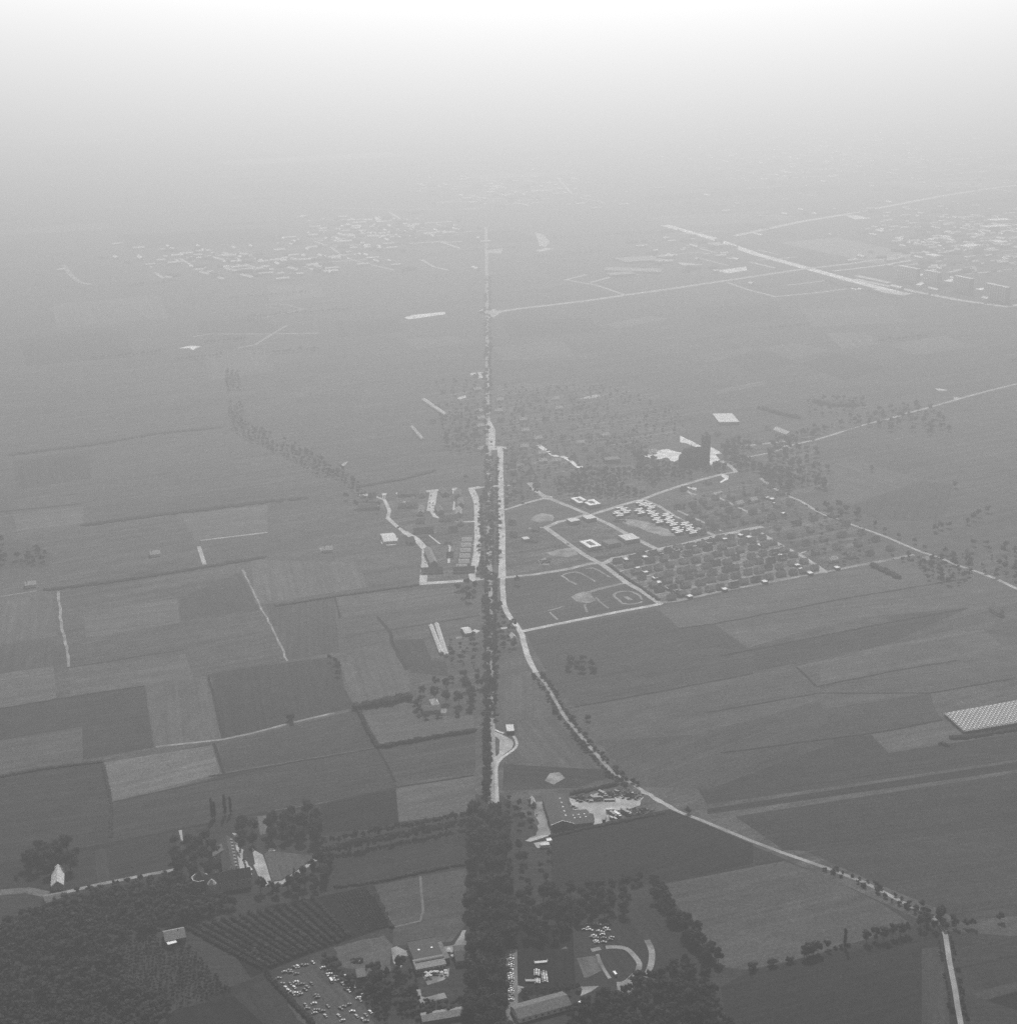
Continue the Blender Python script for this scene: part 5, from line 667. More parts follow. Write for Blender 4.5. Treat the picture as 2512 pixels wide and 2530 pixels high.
TREES = {
 (0, 'b'):[(-29.4,1089.9,1.21),(-29.5,1078.8,0.8),(-29.3,1070.4,1.07),(-31.3,1058.4,0.81),(-26.4,1045.3,1.13),(-28.1,1031.1,1.0),(-28.4,1022.5,0.83),(-29.7,1013.7,0.76),(-28.5,1008.6,1.08),(-27.3,997.2,0.7),(-28.1,986.1,0.8),(-25.1,978.1,0.98),(-28.5,964.9,1.15),(-29.6,958.8,1.02),(-25.4,947.6,0.82),(-25.2,934.8,1.19),(-24.7,928.5,0.78),(-27.2,915.6,0.67),(-25.0,906.8,0.82),(-27.2,902.0,0.92),(-28.1,888.1,0.7),(-28.2,882.6,0.77),(-25.5,872.2,0.88),(-24.4,861.9,0.99),(-27.5,853.5,0.74),(-26.5,847.7,0.87),(-26.1,836.9,1.17),(-25.5,828.1,1.22),(-21.2,1087.2,0.94),(-24.4,1075.8,0.77),(-21.0,1059.4,0.93),(-22.4,1051.9,1.07),(-18.8,1019.3,0.77),(-19.1,1002.7,0.82),(-19.8,990.4,0.86),(-19.7,979.1,1.06),(-17.5,973.4,0.96),(-20.0,953.3,1.02),(-18.3,940.8,1.1),(-19.2,924.0,0.89),(-20.3,910.2,1.12),(-17.9,902.2,1.18),(-16.5,885.0,0.71),(-19.9,875.5,1.2),(-16.0,867.5,1.08),(-17.6,855.4,0.74),(-17.9,849.7,0.92),(-16.6,839.7,1.02),(-19.2,828.3,1.18),(-18.8,819.2,0.88)],
 (1, 'b'):[(-12.6,1092.0,1.09),(-14.6,1080.4,1.13),(-13.1,1072.7,1.18),(-13.0,1059.6,0.85),(-11.4,1052.9,0.84),(-12.3,1039.9,1.19),(-11.8,1029.4,0.79),(-13.8,1022.1,1.23),(-13.4,1009.2,1.17),(-15.4,1002.8,0.74),(-13.9,994.2,0.8),(-14.7,984.3,1.08),(-11.0,975.0,0.81),(-12.6,965.6,0.72),(-13.9,955.1,1.14),(-11.1,946.8,0.91),(-10.4,936.8,1.12),(-12.6,929.3,0.74),(-13.4,918.7,0.89),(-11.5,906.4,1.06),(-11.4,897.4,0.68),(-13.8,890.1,0.78),(-11.8,879.6,1.05),(-11.1,869.4,1.18),(-10.8,859.7,1.22),(-8.6,848.1,0.73),(-12.6,839.6,0.95),(-8.4,829.4,1.1),(-11.9,821.2,0.95),(-10.7,1087.6,0.75),(-11.3,1081.8,1.1),(-8.4,1070.1,0.89),(-10.2,1065.1,1.18),(-6.2,1050.3,1.09),(-6.0,1044.0,0.69),(-9.1,1033.8,1.23),(-8.4,1024.9,1.2),(-6.8,1018.1,0.71),(-8.0,1009.0,1.18),(-9.2,996.7,0.91),(-10.0,991.0,0.94),(-6.2,980.5,1.22),(-7.6,969.2,0.8),(-4.5,960.8,0.96),(-4.7,951.7,1.2),(-5.1,939.6,1.08),(-4.6,930.5,0.93),(-5.0,918.7,1.22),(-8.5,908.3,1.13),(-8.6,898.9,1.01),(-5.3,888.4,0.73),(-4.9,878.2,1.02),(-5.2,869.2,0.92),(-2.9,860.6,0.78),(-3.9,852.3,0.69),(-4.6,842.9,0.97),(-5.5,830.5,0.74),(-5.5,822.1,0.92),(-2.7,815.7,1.05),(-3.7,1081.6,0.95),(-2.0,1072.7,0.84),(-1.3,1062.9,0.8),(-3.7,1055.1,0.86),(-1.7,1036.0,0.96),(-0.6,1006.9,0.86),(-2.3,1000.2,0.8),(-2.7,991.2,0.96),(-2.6,983.8,0.92),(-0.8,973.7,1.01),(0.1,954.2,1.02),(0.1,947.9,1.01),(0.4,929.1,0.88),(1.1,919.5,0.98)],
 (2, 'b'):[(-10.3,1093.4,1.03),(-13.8,1089.0,1.03)],
 (3, 'b'):[(-19.7,1262.0,0.8),(-20.2,1238.1,0.82),(-19.5,1222.0,1.05),(-19.7,1205.6,0.77),(-18.9,1186.0,0.91),(-18.9,1180.5,0.97),(-18.4,1155.3,0.83),(-19.1,1145.7,0.89),(-18.3,1136.3,1.02)],
 (4, 'b'):[(-26.5,1630.3,0.97),(-24.3,1551.6,0.95),(-24.6,1471.4,0.94),(-21.4,1433.6,0.97),(-23.0,1406.1,0.93),(-21.8,1352.3,0.93),(-20.6,1342.6,0.98),(-21.9,1324.6,0.88),(-20.7,1298.8,0.88),(-21.6,1271.6,0.92)],
 (5, 'b'):[(-15.8,1428.9,0.9)],
 (11, 'b'):[(-122.4,1045.8,0.71),(-118.9,1047.6,0.72),(-96.1,1056.3,0.69),(-76.2,1064.7,0.69),(-71.1,1066.3,0.73)],
 (12, 'b'):[(-169.2,1094.3,1.08),(-198.1,1072.1,1.07),(-162.4,1081.9,0.86),(-182.9,1057.0,0.78),(-186.7,1085.8,0.96),(-171.1,1072.5,1.12),(-172.2,1081.8,0.88),(-186.6,1071.9,0.94),(-169.0,1058.6,0.92),(-179.6,1064.9,0.82),(-159.6,1073.1,1.07),(-193.7,1058.0,0.98),(-196.8,1081.5,0.92),(-159.3,1055.7,1.02),(-182.7,1093.4,0.82),(-180.0,1078.1,0.94),(-156.5,1065.0,1.04),(-161.3,1090.5,0.86)],
 (13, 'b'):[(-251.9,1045.4,0.82),(-240.7,1043.7,0.77),(-262.5,1026.7,0.76),(-271.3,1049.7,0.71),(-261.8,1049.3,0.92),(-247.7,1003.6,0.92),(-251.3,1023.5,0.76),(-258.3,1010.4,0.94),(-233.8,1032.7,0.85),(-237.2,1008.7,0.68),(-253.1,1034.6,0.96),(-247.1,1053.7,0.86),(-264.9,1017.6,0.84)],
 (14, 'b'):[(-150.5,1022.7,0.82),(-178.4,982.1,0.69),(-164.8,996.4,0.78),(-144.5,1004.5,0.75),(-158.0,991.0,0.77),(-170.9,989.4,0.77),(-155.1,1012.1,0.74),(-161.4,1005.9,0.71),(-143.6,1016.9,0.71),(-191.7,984.9,0.81),(-149.5,988.7,0.69),(-163.3,983.1,0.72),(-142.9,1025.2,0.8),(-143.4,995.8,0.71)],
 (15, 'b'):[(-221.4,1077.1,0.95),(-220.5,1068.0,0.96),(-211.9,1070.7,0.89),(-208.7,1053.6,0.75)],
 (16, 'p'):[(-249.7,1094.0,0.83),(-247.8,1095.3,0.75),(-240.0,1100.0,0.84),(-235.7,1102.7,0.78)],
 (17, 'p'):[(-168.4,1004.1,0.5)],
 (18, 'b'):[(-372.6,1031.5,1.1),(-366.1,1022.9,0.91),(-373.8,1015.3,1.09),(-357.3,1042.6,1.11),(-359.5,1029.4,0.93),(-360.9,1009.2,0.94),(-366.7,1040.5,0.77),(-347.2,1015.6,1.13),(-381.5,1029.5,0.89),(-346.5,1030.8,0.8),(-379.3,1038.5,0.94),(-355.6,1020.8,0.79),(-382.5,1020.0,0.95)],
 (19, 's'):[(-386.3,1003.3,1.03)],
 (21, 's'):[(-220.8,1055.4,0.58),(-219.4,1051.6,0.6),(-218.0,1046.9,0.5),(-217.5,1043.0,0.59),(-212.2,1030.5,0.6),(-211.2,1026.5,0.54),(-210.1,1022.9,0.5),(-208.9,1018.8,0.57),(-203.5,1013.0,0.58)],
 (22, 'b'):[(71.1,970.0,0.94),(47.3,956.2,0.89),(55.9,977.6,0.71),(37.0,958.7,0.86),(77.2,961.9,0.82),(87.7,968.3,0.75),(41.8,972.8,0.68),(86.9,977.2,0.77),(64.2,961.4,0.8),(52.8,948.4,0.94),(72.1,951.3,0.94),(70.6,981.9,0.86),(80.0,985.3,0.78),(46.2,965.2,0.7),(58.3,968.1,0.76),(87.2,956.8,0.85),(42.2,947.5,0.91),(62.2,950.6,0.96),(64.3,975.7,0.74),(33.1,969.4,0.92),(77.7,976.7,0.67),(90.1,986.6,0.89),(54.7,960.3,0.84),(47.2,980.5,0.85),(62.3,984.3,0.75),(89.4,995.8,0.67)],
 (23, 'b'):[(26.7,971.8,1.0),(31.6,959.2,0.72),(36.9,946.8,1.02),(9.5,971.7,0.84),(17.3,938.4,0.78),(11.9,948.9,0.94),(15.2,961.2,0.95),(41.0,930.5,0.75),(26.3,930.2,0.8),(0.4,974.2,0.69),(4.5,941.6,0.92),(43.1,955.7,0.98),(14.8,928.6,1.0),(21.4,948.2,0.85),(2.5,962.6,0.77),(29.0,942.8,0.8),(15.9,978.1,0.68),(43.2,939.3,0.79),(3.0,925.3,0.99),(32.6,979.7,0.82),(36.2,970.8,0.84),(-0.3,950.8,0.89),(21.7,922.2,0.88),(33.6,924.9,0.76)],
 (24, 'b'):[(113.0,991.7,0.69),(114.4,985.7,0.78),(117.9,980.1,0.81),(120.5,968.8,0.73),(122.3,958.7,0.76),(127.8,944.5,0.73),(133.1,940.7,0.82),(136.1,933.3,0.65),(138.9,928.4,0.79),(138.2,918.9,0.78),(141.7,914.2,0.67),(146.0,906.9,0.71),(145.9,901.5,0.7),(150.3,896.3,0.76),(112.1,972.4,0.72),(121.3,951.4,0.69),(121.6,946.3,0.67),(123.7,940.6,0.65),(129.2,931.4,0.78),(131.1,923.3,0.75),(133.1,916.3,0.77),(136.7,911.5,0.67),(139.7,904.3,0.7),(140.7,896.1,0.67)],
 (26, 'b'):[(12.3,1026.4,0.71),(8.7,1043.1,0.7)],
 (27, 'b'):[(213.1,902.6,0.65),(216.5,903.4,0.71),(220.0,905.2,0.72),(223.6,906.9,0.71),(215.0,904.3,0.71),(219.1,906.1,0.67)],
 (29, 'p'):[(244.6,914.0,0.8)],
 (30, 's'):[(237.7,913.1,0.86),(241.6,914.0,0.94),(247.9,915.8,0.95)],
 (31, 'b'):[(262.1,920.4,0.71),(268.8,923.5,0.68),(275.4,924.0,0.75),(282.8,927.8,0.69),(288.8,929.5,0.75)],
 (32, 's'):[(172.6,888.3,1.72),(175.3,889.9,1.49),(186.6,892.3,1.63),(189.3,893.2,1.57),(200.4,897.2,1.28),(202.6,898.0,1.28)],
 (33, 'b'):[(306.4,938.8,0.71),(322.8,945.2,0.69),(325.6,952.9,0.73),(312.3,944.4,0.67)],
 (34, 's'):[(25.1,1374.1,1.06),(26.0,1368.7,1.37),(30.1,1360.0,0.95),(29.9,1354.6,0.84),(32.1,1349.1,0.81),(34.9,1344.4,1.26),(38.3,1330.4,1.48),(40.3,1316.8,1.28),(42.5,1311.3,1.15),(43.6,1304.5,1.35),(45.6,1296.0,1.53),(45.8,1290.6,1.52),(48.8,1279.2,1.28),(53.9,1265.8,0.85),(56.8,1260.7,1.23),(59.1,1253.2,1.02),(59.9,1246.7,1.25),(61.5,1241.4,1.44),(63.6,1235.3,1.44),(66.0,1228.4,1.34),(69.3,1223.5,1.53),(70.9,1217.9,1.47),(71.7,1212.8,1.3),(75.4,1206.5,1.25),(77.4,1199.8,1.09),(79.5,1194.6,0.9),(81.2,1188.3,0.79),(84.4,1182.4,0.86),(86.8,1176.2,0.99),(88.2,1169.4,1.36),(91.4,1164.5,1.32),(95.4,1159.5,1.34),(98.9,1155.4,1.43),(103.2,1150.3,1.27),(34.4,1374.4,1.33),(35.7,1370.4,1.46),(37.2,1365.1,1.12),(40.8,1357.6,1.29),(40.8,1353.0,1.28),(43.3,1346.7,1.49),(45.6,1339.4,0.91),(47.7,1333.0,1.31),(48.9,1326.3,1.22),(50.6,1313.6,0.91),(51.9,1307.3,0.91),(52.9,1300.2,0.86),(55.5,1295.1,1.08),(56.3,1289.3,1.1),(58.8,1284.3,0.99),(60.1,1278.2,1.19),(62.6,1270.4,1.04),(64.0,1263.8,1.34),(67.2,1253.1,1.15),(70.7,1246.9,0.8),(72.5,1242.5,1.21),(74.6,1233.4,0.78),(75.7,1227.3,1.46),(79.9,1216.5,1.2),(82.5,1211.3,0.76),(86.0,1204.0,1.29),(87.2,1198.3,1.2),(89.9,1192.7,1.1),(95.8,1179.3,1.45),(96.8,1172.3,1.26),(101.5,1166.2,1.53),(104.5,1161.4,1.1),(109.4,1156.0,1.4),(113.0,1151.8,1.12)],
 (35, 's'):[(250.7,1015.3,0.9),(256.0,1012.3,1.24),(261.9,1006.2,0.78),(272.5,998.0,0.74),(276.9,993.2,1.24),(285.0,984.4,1.2),(288.9,978.2,1.11),(293.8,973.3,0.65),(298.2,968.9,0.92),(302.3,964.0,1.28),(306.4,957.9,1.06),(310.7,954.6,0.95),(314.1,949.1,1.12),(260.0,1016.0,1.17),(264.5,1012.3,0.65),(270.3,1007.0,0.78),(275.3,1003.0,0.76),(280.9,999.0,0.8),(285.5,993.5,1.21),(288.4,989.8,1.18),(297.8,980.0,0.95),(301.7,975.4,0.77),(305.7,969.4,0.97),(309.8,963.7,1.19),(314.3,959.8,1.12),(318.8,953.1,0.64)],
 (36, 's'):[(315.1,928.1,0.67),(314.9,920.6,0.6),(314.1,914.1,0.58),(312.4,906.2,0.97),(311.2,900.2,0.78),(307.8,880.5,0.78),(307.0,873.2,0.57),(306.0,868.1,0.53),(305.8,861.3,0.55),(304.2,855.4,0.5),(302.5,848.6,0.93),(302.1,842.7,0.99),(324.9,926.4,0.63),(324.6,920.7,0.69),(323.3,914.0,0.8),(322.6,907.6,0.85),(320.4,899.9,0.51),(319.5,886.8,0.92),(317.0,875.6,0.88),(315.8,868.8,0.66),(315.1,862.4,0.97),(314.0,856.1,0.61),(312.2,850.9,0.89),(311.4,846.0,0.83),(311.0,839.8,0.92),(310.2,834.0,0.73)],
 (37, 's'):[(152.3,1103.6,1.65)],
 (38, 'b'):[(-42.2,1342.3,0.83),(-37.1,1323.6,0.88),(-73.1,1323.5,0.82),(-62.4,1343.2,0.84),(-48.5,1308.6,0.84),(-61.7,1312.9,0.88),(-35.5,1309.7,0.87)],
 (39, 's'):[(-78.4,1279.5,1.52),(-66.8,1281.8,1.52),(-49.7,1285.8,1.63),(-37.5,1293.7,1.65)],
 (40, 's'):[(-208.5,1272.4,2.44)],
 (44, 's'):[(74.3,1383.9,2.31),(78.3,1411.1,2.03),(87.2,1384.9,1.81),(86.1,1399.2,2.07),(64.4,1408.1,2.62),(61.3,1388.5,2.02),(70.7,1397.6,2.17),(61.5,1277.2,1.79),(76.6,1274.0,1.73)],
}
HOUSES = {
 'houses of the big estate block': [('the big tree-filled estate block',[(187.9,1581.5,0.47,'det','first','first'),(201.4,1591.5,0.47,'semi','second','first'),(219.2,1598.7,0.47,'semi','third','first'),(235.5,1607.0,0.46,'det','fourth','first'),(248.6,1613.2,0.47,'det','fifth','first'),(265.5,1619.7,0.47,'semi','sixth','first'),(278.1,1629.1,0.45,'semi','seventh','first'),(294.2,1637.5,0.43,'semi','eighth','first'),(310.2,1645.2,0.44,'semi','ninth','first'),(327.4,1654.8,0.47,'semi','tenth','first'),(342.9,1660.3,0.43,'det','eleventh','first'),(357.7,1665.6,0.47,'semi','twelfth','first'),(371.8,1675.9,0.45,'det','thirteenth','first'),(176.6,1606.2,0.45,'semi','first','second'),(192.8,1610.2,0.45,'det','second','second'),(208.6,1618.1,0.43,'semi','third','second'),(227.2,1627.2,0.47,'semi','fourth','second'),(240.5,1637.0,0.46,'semi','fifth','second'),(256.7,1644.9,0.43,'semi','sixth','second'),(272.0,1648.9,0.48,'semi','seventh','second'),(288.7,1661.3,0.45,'det','eighth','second'),(302.7,1666.2,0.48,'semi','ninth','second'),(314.5,1676.5,0.44,'semi','tenth','second'),(329.4,1678.3,0.43,'det','eleventh','second'),(346.9,1690.2,0.46,'det','twelfth','second'),(363.2,1697.7,0.44,'det','thirteenth','second'),(170.5,1620.6,0.48,'det','first','third'),(188.7,1633.3,0.47,'semi','second','third'),(203.9,1636.3,0.46,'det','third','third'),(215.1,1648.2,0.48,'semi','fourth','third'),(229.4,1656.4,0.44,'semi','fifth','third'),(245.2,1659.9,0.47,'semi','sixth','third'),(264.5,1671.4,0.46,'semi','seventh','third'),(275.3,1676.6,0.43,'det','eighth','third'),(293.5,1690.1,0.45,'semi','ninth','third'),(307.1,1697.8,0.45,'semi','tenth','third'),(322.7,1700.8,0.48,'semi','eleventh','third'),(338.0,1709.9,0.45,'semi','twelfth','third'),(353.7,1720.8,0.47,'semi','thirteenth','third'),(159.2,1645.2,0.45,'det','first','fourth'),(179.7,1647.4,0.44,'semi','second','fourth'),(192.2,1656.7,0.46,'semi','third','fourth'),(210.3,1667.3,0.47,'semi','fourth','fourth'),(221.6,1673.0,0.45,'semi','fifth','fourth'),(240.8,1681.7,0.45,'semi','sixth','fourth'),(254.0,1691.9,0.47,'semi','seventh','fourth'),(268.5,1696.4,0.46,'semi','eighth','fourth'),(281.2,1711.3,0.45,'det','ninth','fourth'),(300.9,1715.4,0.47,'det','tenth','fourth'),(317.1,1726.4,0.48,'det','eleventh','fourth'),(331.6,1729.2,0.44,'semi','twelfth','fourth'),(346.0,1738.4,0.45,'semi','thirteenth','fourth'),(154.3,1663.6,0.47,'semi','first','fifth'),(167.3,1668.9,0.45,'semi','second','fifth'),(182.1,1675.7,0.47,'det','third','fifth'),(196.9,1685.7,0.46,'det','fourth','fifth'),(215.6,1698.5,0.45,'semi','fifth','fifth'),(230.4,1701.6,0.44,'semi','sixth','fifth'),(247.7,1709.0,0.45,'semi','seventh','fifth'),(259.9,1723.8,0.46,'semi','eighth','fifth'),(275.8,1728.0,0.47,'semi','ninth','fifth'),(290.5,1737.0,0.46,'det','tenth','fifth'),(308.3,1746.6,0.44,'semi','eleventh','fifth'),(323.6,1755.3,0.48,'det','twelfth','fifth'),(335.8,1765.5,0.49,'semi','thirteenth','fifth'),(146.8,1685.0,0.45,'semi','first','sixth'),(157.6,1692.7,0.47,'semi','second','sixth'),(174.3,1699.9,0.44,'semi','third','sixth'),(191.5,1705.4,0.49,'det','fourth','sixth'),(206.1,1717.9,0.49,'semi','fifth','sixth'),(223.2,1724.8,0.44,'semi','sixth','sixth'),(234.9,1735.7,0.47,'det','seventh','sixth'),(250.7,1744.6,0.47,'semi','eighth','sixth'),(269.2,1747.2,0.44,'semi','ninth','sixth'),(283.2,1761.5,0.49,'semi','tenth','sixth'),(297.6,1767.4,0.47,'det','eleventh','sixth'),(310.9,1772.6,0.45,'det','twelfth','sixth'),(325.6,1783.5,0.49,'det','thirteenth','sixth'),(134.3,1699.4,0.47,'semi','first','seventh'),(153.1,1709.8,0.44,'semi','second','seventh'),(164.2,1720.4,0.43,'semi','third','seventh'),(179.6,1726.7,0.49,'semi','fourth','seventh'),(199.7,1736.5,0.46,'det','fifth','seventh'),(213.0,1746.3,0.46,'semi','sixth','seventh'),(229.9,1753.0,0.44,'semi','seventh','seventh'),(244.0,1759.1,0.46,'semi','eighth','seventh'),(258.0,1767.8,0.43,'semi','ninth','seventh'),(271.5,1782.6,0.44,'semi','tenth','seventh'),(285.3,1784.7,0.44,'det','eleventh','seventh'),(305.8,1799.9,0.44,'semi','twelfth','seventh'),(321.1,1803.3,0.44,'semi','thirteenth','seventh')])],
 'houses of the block beyond the white roofs': [('the block beyond the white roofs',[(251.6,1803.7,0.54,'det','first','first'),(269.5,1822.5,0.54,'semi','second','first'),(293.2,1832.4,0.56,'det','third','first'),(312.3,1847.0,0.52,'det','fourth','first'),(248.0,1834.4,0.57,'semi','first','second'),(266.1,1842.2,0.57,'semi','second','second'),(288.2,1859.7,0.52,'semi','third','second'),(304.2,1870.2,0.55,'semi','fourth','second'),(241.9,1858.0,0.54,'semi','first','third'),(261.4,1871.9,0.58,'semi','second','third'),(282.4,1882.9,0.53,'det','third','third'),(298.6,1891.7,0.58,'det','fourth','third'),(255.0,1890.4,0.53,'det','first','fourth'),(273.1,1907.5,0.54,'semi','second','fourth'),(296.2,1920.2,0.54,'semi','third','fourth'),(230.2,1904.9,0.53,'det','first','fifth'),(252.1,1917.0,0.54,'det','second','fifth'),(268.2,1931.5,0.56,'det','third','fifth'),(286.9,1945.4,0.57,'det','fourth','fifth')])],
 'houses of the block beside the lane': [('the block beside the right-hand lane',[(333.5,1848.0,0.58,'det','first','first'),(351.3,1865.7,0.6,'det','second','first'),(329.2,1884.1,0.63,'semi','first','second'),(348.4,1898.7,0.6,'det','second','second'),(366.7,1912.6,0.62,'det','third','second'),(386.2,1922.6,0.61,'det','fourth','second'),(315.5,1919.9,0.59,'white','first','third'),(336.5,1934.5,0.59,'white','second','third'),(356.2,1950.7,0.62,'det','third','third'),(381.3,1966.0,0.61,'semi','fourth','third'),(309.3,1952.2,0.61,'det','first','fourth'),(333.1,1965.9,0.63,'det','second','fourth'),(353.2,1981.7,0.59,'det','third','fourth'),(373.5,1999.2,0.59,'semi','fourth','fourth')])],
 'houses of the right-hand corner block': [('the block at the right-hand corner',[(399.3,1703.9,0.46,'white','first','first'),(426.1,1716.6,0.49,'semi','second','first'),(450.4,1726.5,0.47,'det','third','first'),(480.1,1744.4,0.49,'det','fourth','first'),(383.7,1731.6,0.49,'det','first','second'),(413.7,1749.2,0.45,'det','second','second'),(443.8,1758.9,0.47,'det','third','second'),(469.8,1777.3,0.47,'det','fourth','second'),(377.4,1761.6,0.45,'det','first','third'),(403.0,1777.9,0.48,'det','second','third'),(430.3,1794.7,0.45,'semi','third','third'),(457.9,1804.1,0.49,'det','fourth','third'),(363.8,1789.8,0.45,'det','first','fourth'),(392.9,1811.8,0.45,'det','second','fourth'),(420.7,1821.7,0.45,'det','third','fourth'),(445.0,1836.8,0.48,'det','fourth','fourth'),(351.9,1821.8,0.48,'det','first','fifth'),(381.3,1838.9,0.45,'det','second','fifth'),(406.0,1858.4,0.48,'semi','third','fifth'),(436.7,1872.4,0.48,'det','fourth','fifth')])],
 'houses below the church': [('the small block below the church',[(246.9,1984.2,0.56,'det','first','first'),(286.2,2014.7,0.53,'det','second','first')])],
 'houses beside the side road': [('the block beside the side road',[(13.9,1976.7,0.73,'semi','first','first'),(39.6,2002.3,0.75,'det','second','first'),(7.0,2013.8,0.73,'det','first','second'),(34.6,2030.6,0.78,'det','second','second'),(6.8,2058.3,0.78,'det','first','third'),(32.2,2064.8,0.75,'det','second','third')])],
 'houses right of the side road': [('the plots right of the side road',[(6.1,1794.4,-0.43,'det','first','first'),(31.9,1775.3,-0.4,'det','second','first'),(4.6,1840.7,-0.41,'det','first','second'),(35.0,1815.7,-0.39,'det','second','second')])],
 'houses along the village side road': [('the row along the village side road',[(9.7,2024.7,0.43,'det','first','first'),(6.5,2058.5,0.39,'det','first','second'),(5.2,2093.1,0.42,'semi','first','third'),(7.7,2129.2,0.42,'semi','first','fourth'),(10.1,2165.9,0.39,'det','first','fifth')])],
 'houses left of the main road': [('the old quarter left of the main road',[(-42.3,2182.9,0.38,'white','first','first'),(-79.4,2206.2,0.37,'det','first','second'),(-79.5,2246.5,0.4,'det','first','third'),(-46.0,2267.6,0.41,'det','second','third'),(-81.5,2291.1,0.41,'det','first','fourth'),(-45.8,2313.8,0.39,'white','second','fourth'),(-45.3,2360.5,0.38,'white','first','fifth'),(-86.2,2366.5,0.4,'det','first','sixth'),(-51.1,2405.3,0.4,'white','second','sixth')])],
 'houses behind the pale street': [('the quarter behind the pale street',[(28.3,2111.4,0.28,'det','first','first'),(51.1,2119.1,0.32,'white','second','first'),(72.0,2120.9,0.27,'white','third','first'),(96.6,2134.8,0.31,'det','fourth','first'),(123.7,2141.2,0.31,'semi','fifth','first'),(146.2,2146.9,0.3,'det','sixth','first'),(194.4,2160.6,0.3,'det','seventh','first'),(220.0,2168.3,0.3,'white','eighth','first'),(51.1,2159.6,0.27,'white','first','second'),(70.3,2166.1,0.33,'det','second','second'),(117.4,2177.7,0.28,'det','third','second'),(140.7,2179.2,0.27,'semi','fourth','second'),(188.5,2194.2,0.28,'semi','fifth','second'),(209.9,2202.3,0.29,'det','sixth','second'),(24.0,2195.0,0.27,'white','first','third'),(89.1,2211.0,0.28,'det','second','third'),(111.3,2217.4,0.33,'white','third','third'),(158.9,2224.0,0.3,'det','fourth','third'),(180.8,2229.6,0.28,'det','fifth','third'),(199.6,2228.6,0.32,'det','sixth','third'),(28.9,2237.8,0.32,'det','first','fourth'),(46.1,2240.8,0.32,'white','second','fourth'),(86.2,2247.6,0.29,'det','third','fourth'),(128.2,2256.1,0.27,'det','fourth','fourth'),(152.3,2259.7,0.32,'white','fifth','fourth'),(193.5,2262.4,0.27,'det','sixth','fourth')])],
 'houses of the far village quarter': [('the far village quarter',[(-6.4,2275.9,0.24,'det','first','first'),(26.5,2286.5,0.22,'white','second','first'),(104.8,2302.5,0.19,'det','third','first'),(142.6,2310.1,0.21,'det','fourth','first'),(-12.6,2346.1,0.21,'semi','first','second'),(24.2,2351.2,0.22,'white','second','second'),(61.3,2355.4,0.22,'semi','third','second'),(129.0,2370.8,0.23,'det','fourth','second'),(-16.1,2408.0,0.25,'white','first','third'),(20.3,2414.9,0.24,'semi','second','third'),(56.5,2417.6,0.24,'det','third','third'),(85.3,2425.0,0.2,'white','fourth','third'),(120.2,2427.6,0.2,'semi','fifth','third'),(-14.9,2479.8,0.24,'white','first','fourth'),(50.2,2481.7,0.23,'semi','second','fourth'),(81.6,2487.5,0.25,'white','third','fourth'),(109.9,2492.1,0.23,'semi','fourth','fourth')])],
 'far houses left of the main road': [('the far row left of the main road',[(-123.6,2340.6,0.3,'det','first','first'),(-121.5,2438.0,0.31,'det','first','second'),(-115.5,2536.7,0.3,'det','first','third'),(-55.7,2553.7,0.31,'white','second','third'),(-59.7,2653.4,0.31,'det','first','fourth')])],
 'terraces of the left-hand estate': [('the terraces left of the cul-de-sac',[(-117.9,1888.5,1.57,'terr','first','first'),(-120.2,1966.4,1.57,'terr','first','second')]),('the terraces right of the cul-de-sac',[(-93.9,1894.2,1.82,'terr','first','first'),(-90.8,1969.5,1.85,'terr','first','second')])],
 'houses left of the curved estate road': [('the terrace left of the curved road',[(-63.0,1839.5,1.6,'det','first','first'),(-67.3,1883.7,1.6,'terr','first','second'),(-65.6,1923.3,1.6,'terr','first','third'),(-70.4,1962.4,1.58,'terr','first','fourth')])],
 'houses at the left end of the estate': [('the left end of the left estate',[(-191.7,1902.1,0.16,'terr','first','first'),(-137.7,1911.2,0.19,'terr','second','first'),(-188.7,1954.8,0.19,'det','first','second'),(-142.1,1961.4,0.15,'terr','second','second')])],
 'houses behind the white path': [('the short house row behind the white path',[(-72.6,1720.0,0.03,'det','first','first'),(-77.2,1769.1,-0.01,'det','first','second')])],
 'middle rows of the left-hand estate': [('the middle rows of the left estate',[(-110.5,1808.9,0.23,'terr','first','first'),(-72.2,1815.4,0.24,'semi','second','first'),(-116.5,1846.4,0.22,'semi','first','second'),(-79.0,1857.9,0.21,'terr','second','second')])],
 'front terrace of the left-hand estate': [('the front terrace along the estate edge',[(-92.5,1665.3,0.13,'terr','first','first'),(-53.8,1668.1,0.13,'terr','second','first')])],
 'scattered farms beyond the lane': [('the farms beyond the right-hand lane',[(514.5,1703.8,0.4,'white','first','first'),(576.3,1731.3,0.42,'det','second','first')])],
 'farms right of the church tower': [('the farms right of the church tower',[(390.6,2219.5,0.44,'det','first','first'),(440.8,2247.0,0.44,'det','second','first'),(333.1,2266.9,0.44,'det','first','second'),(418.9,2300.1,0.43,'det','second','second')])],
 'farms on the far left lane': [('the farms on the far left lane',[(-440.4,1723.5,0.4,'white','first','first')])],
 'farm below the left-hand hedge': [('the farm below the left-hand hedge',[(-227.2,1739.4,0.27,'white','first','first')])],
 'farm at the left edge': [('the farm at the left edge',[(-563.9,1620.4,0.41,'white','first','first')])],
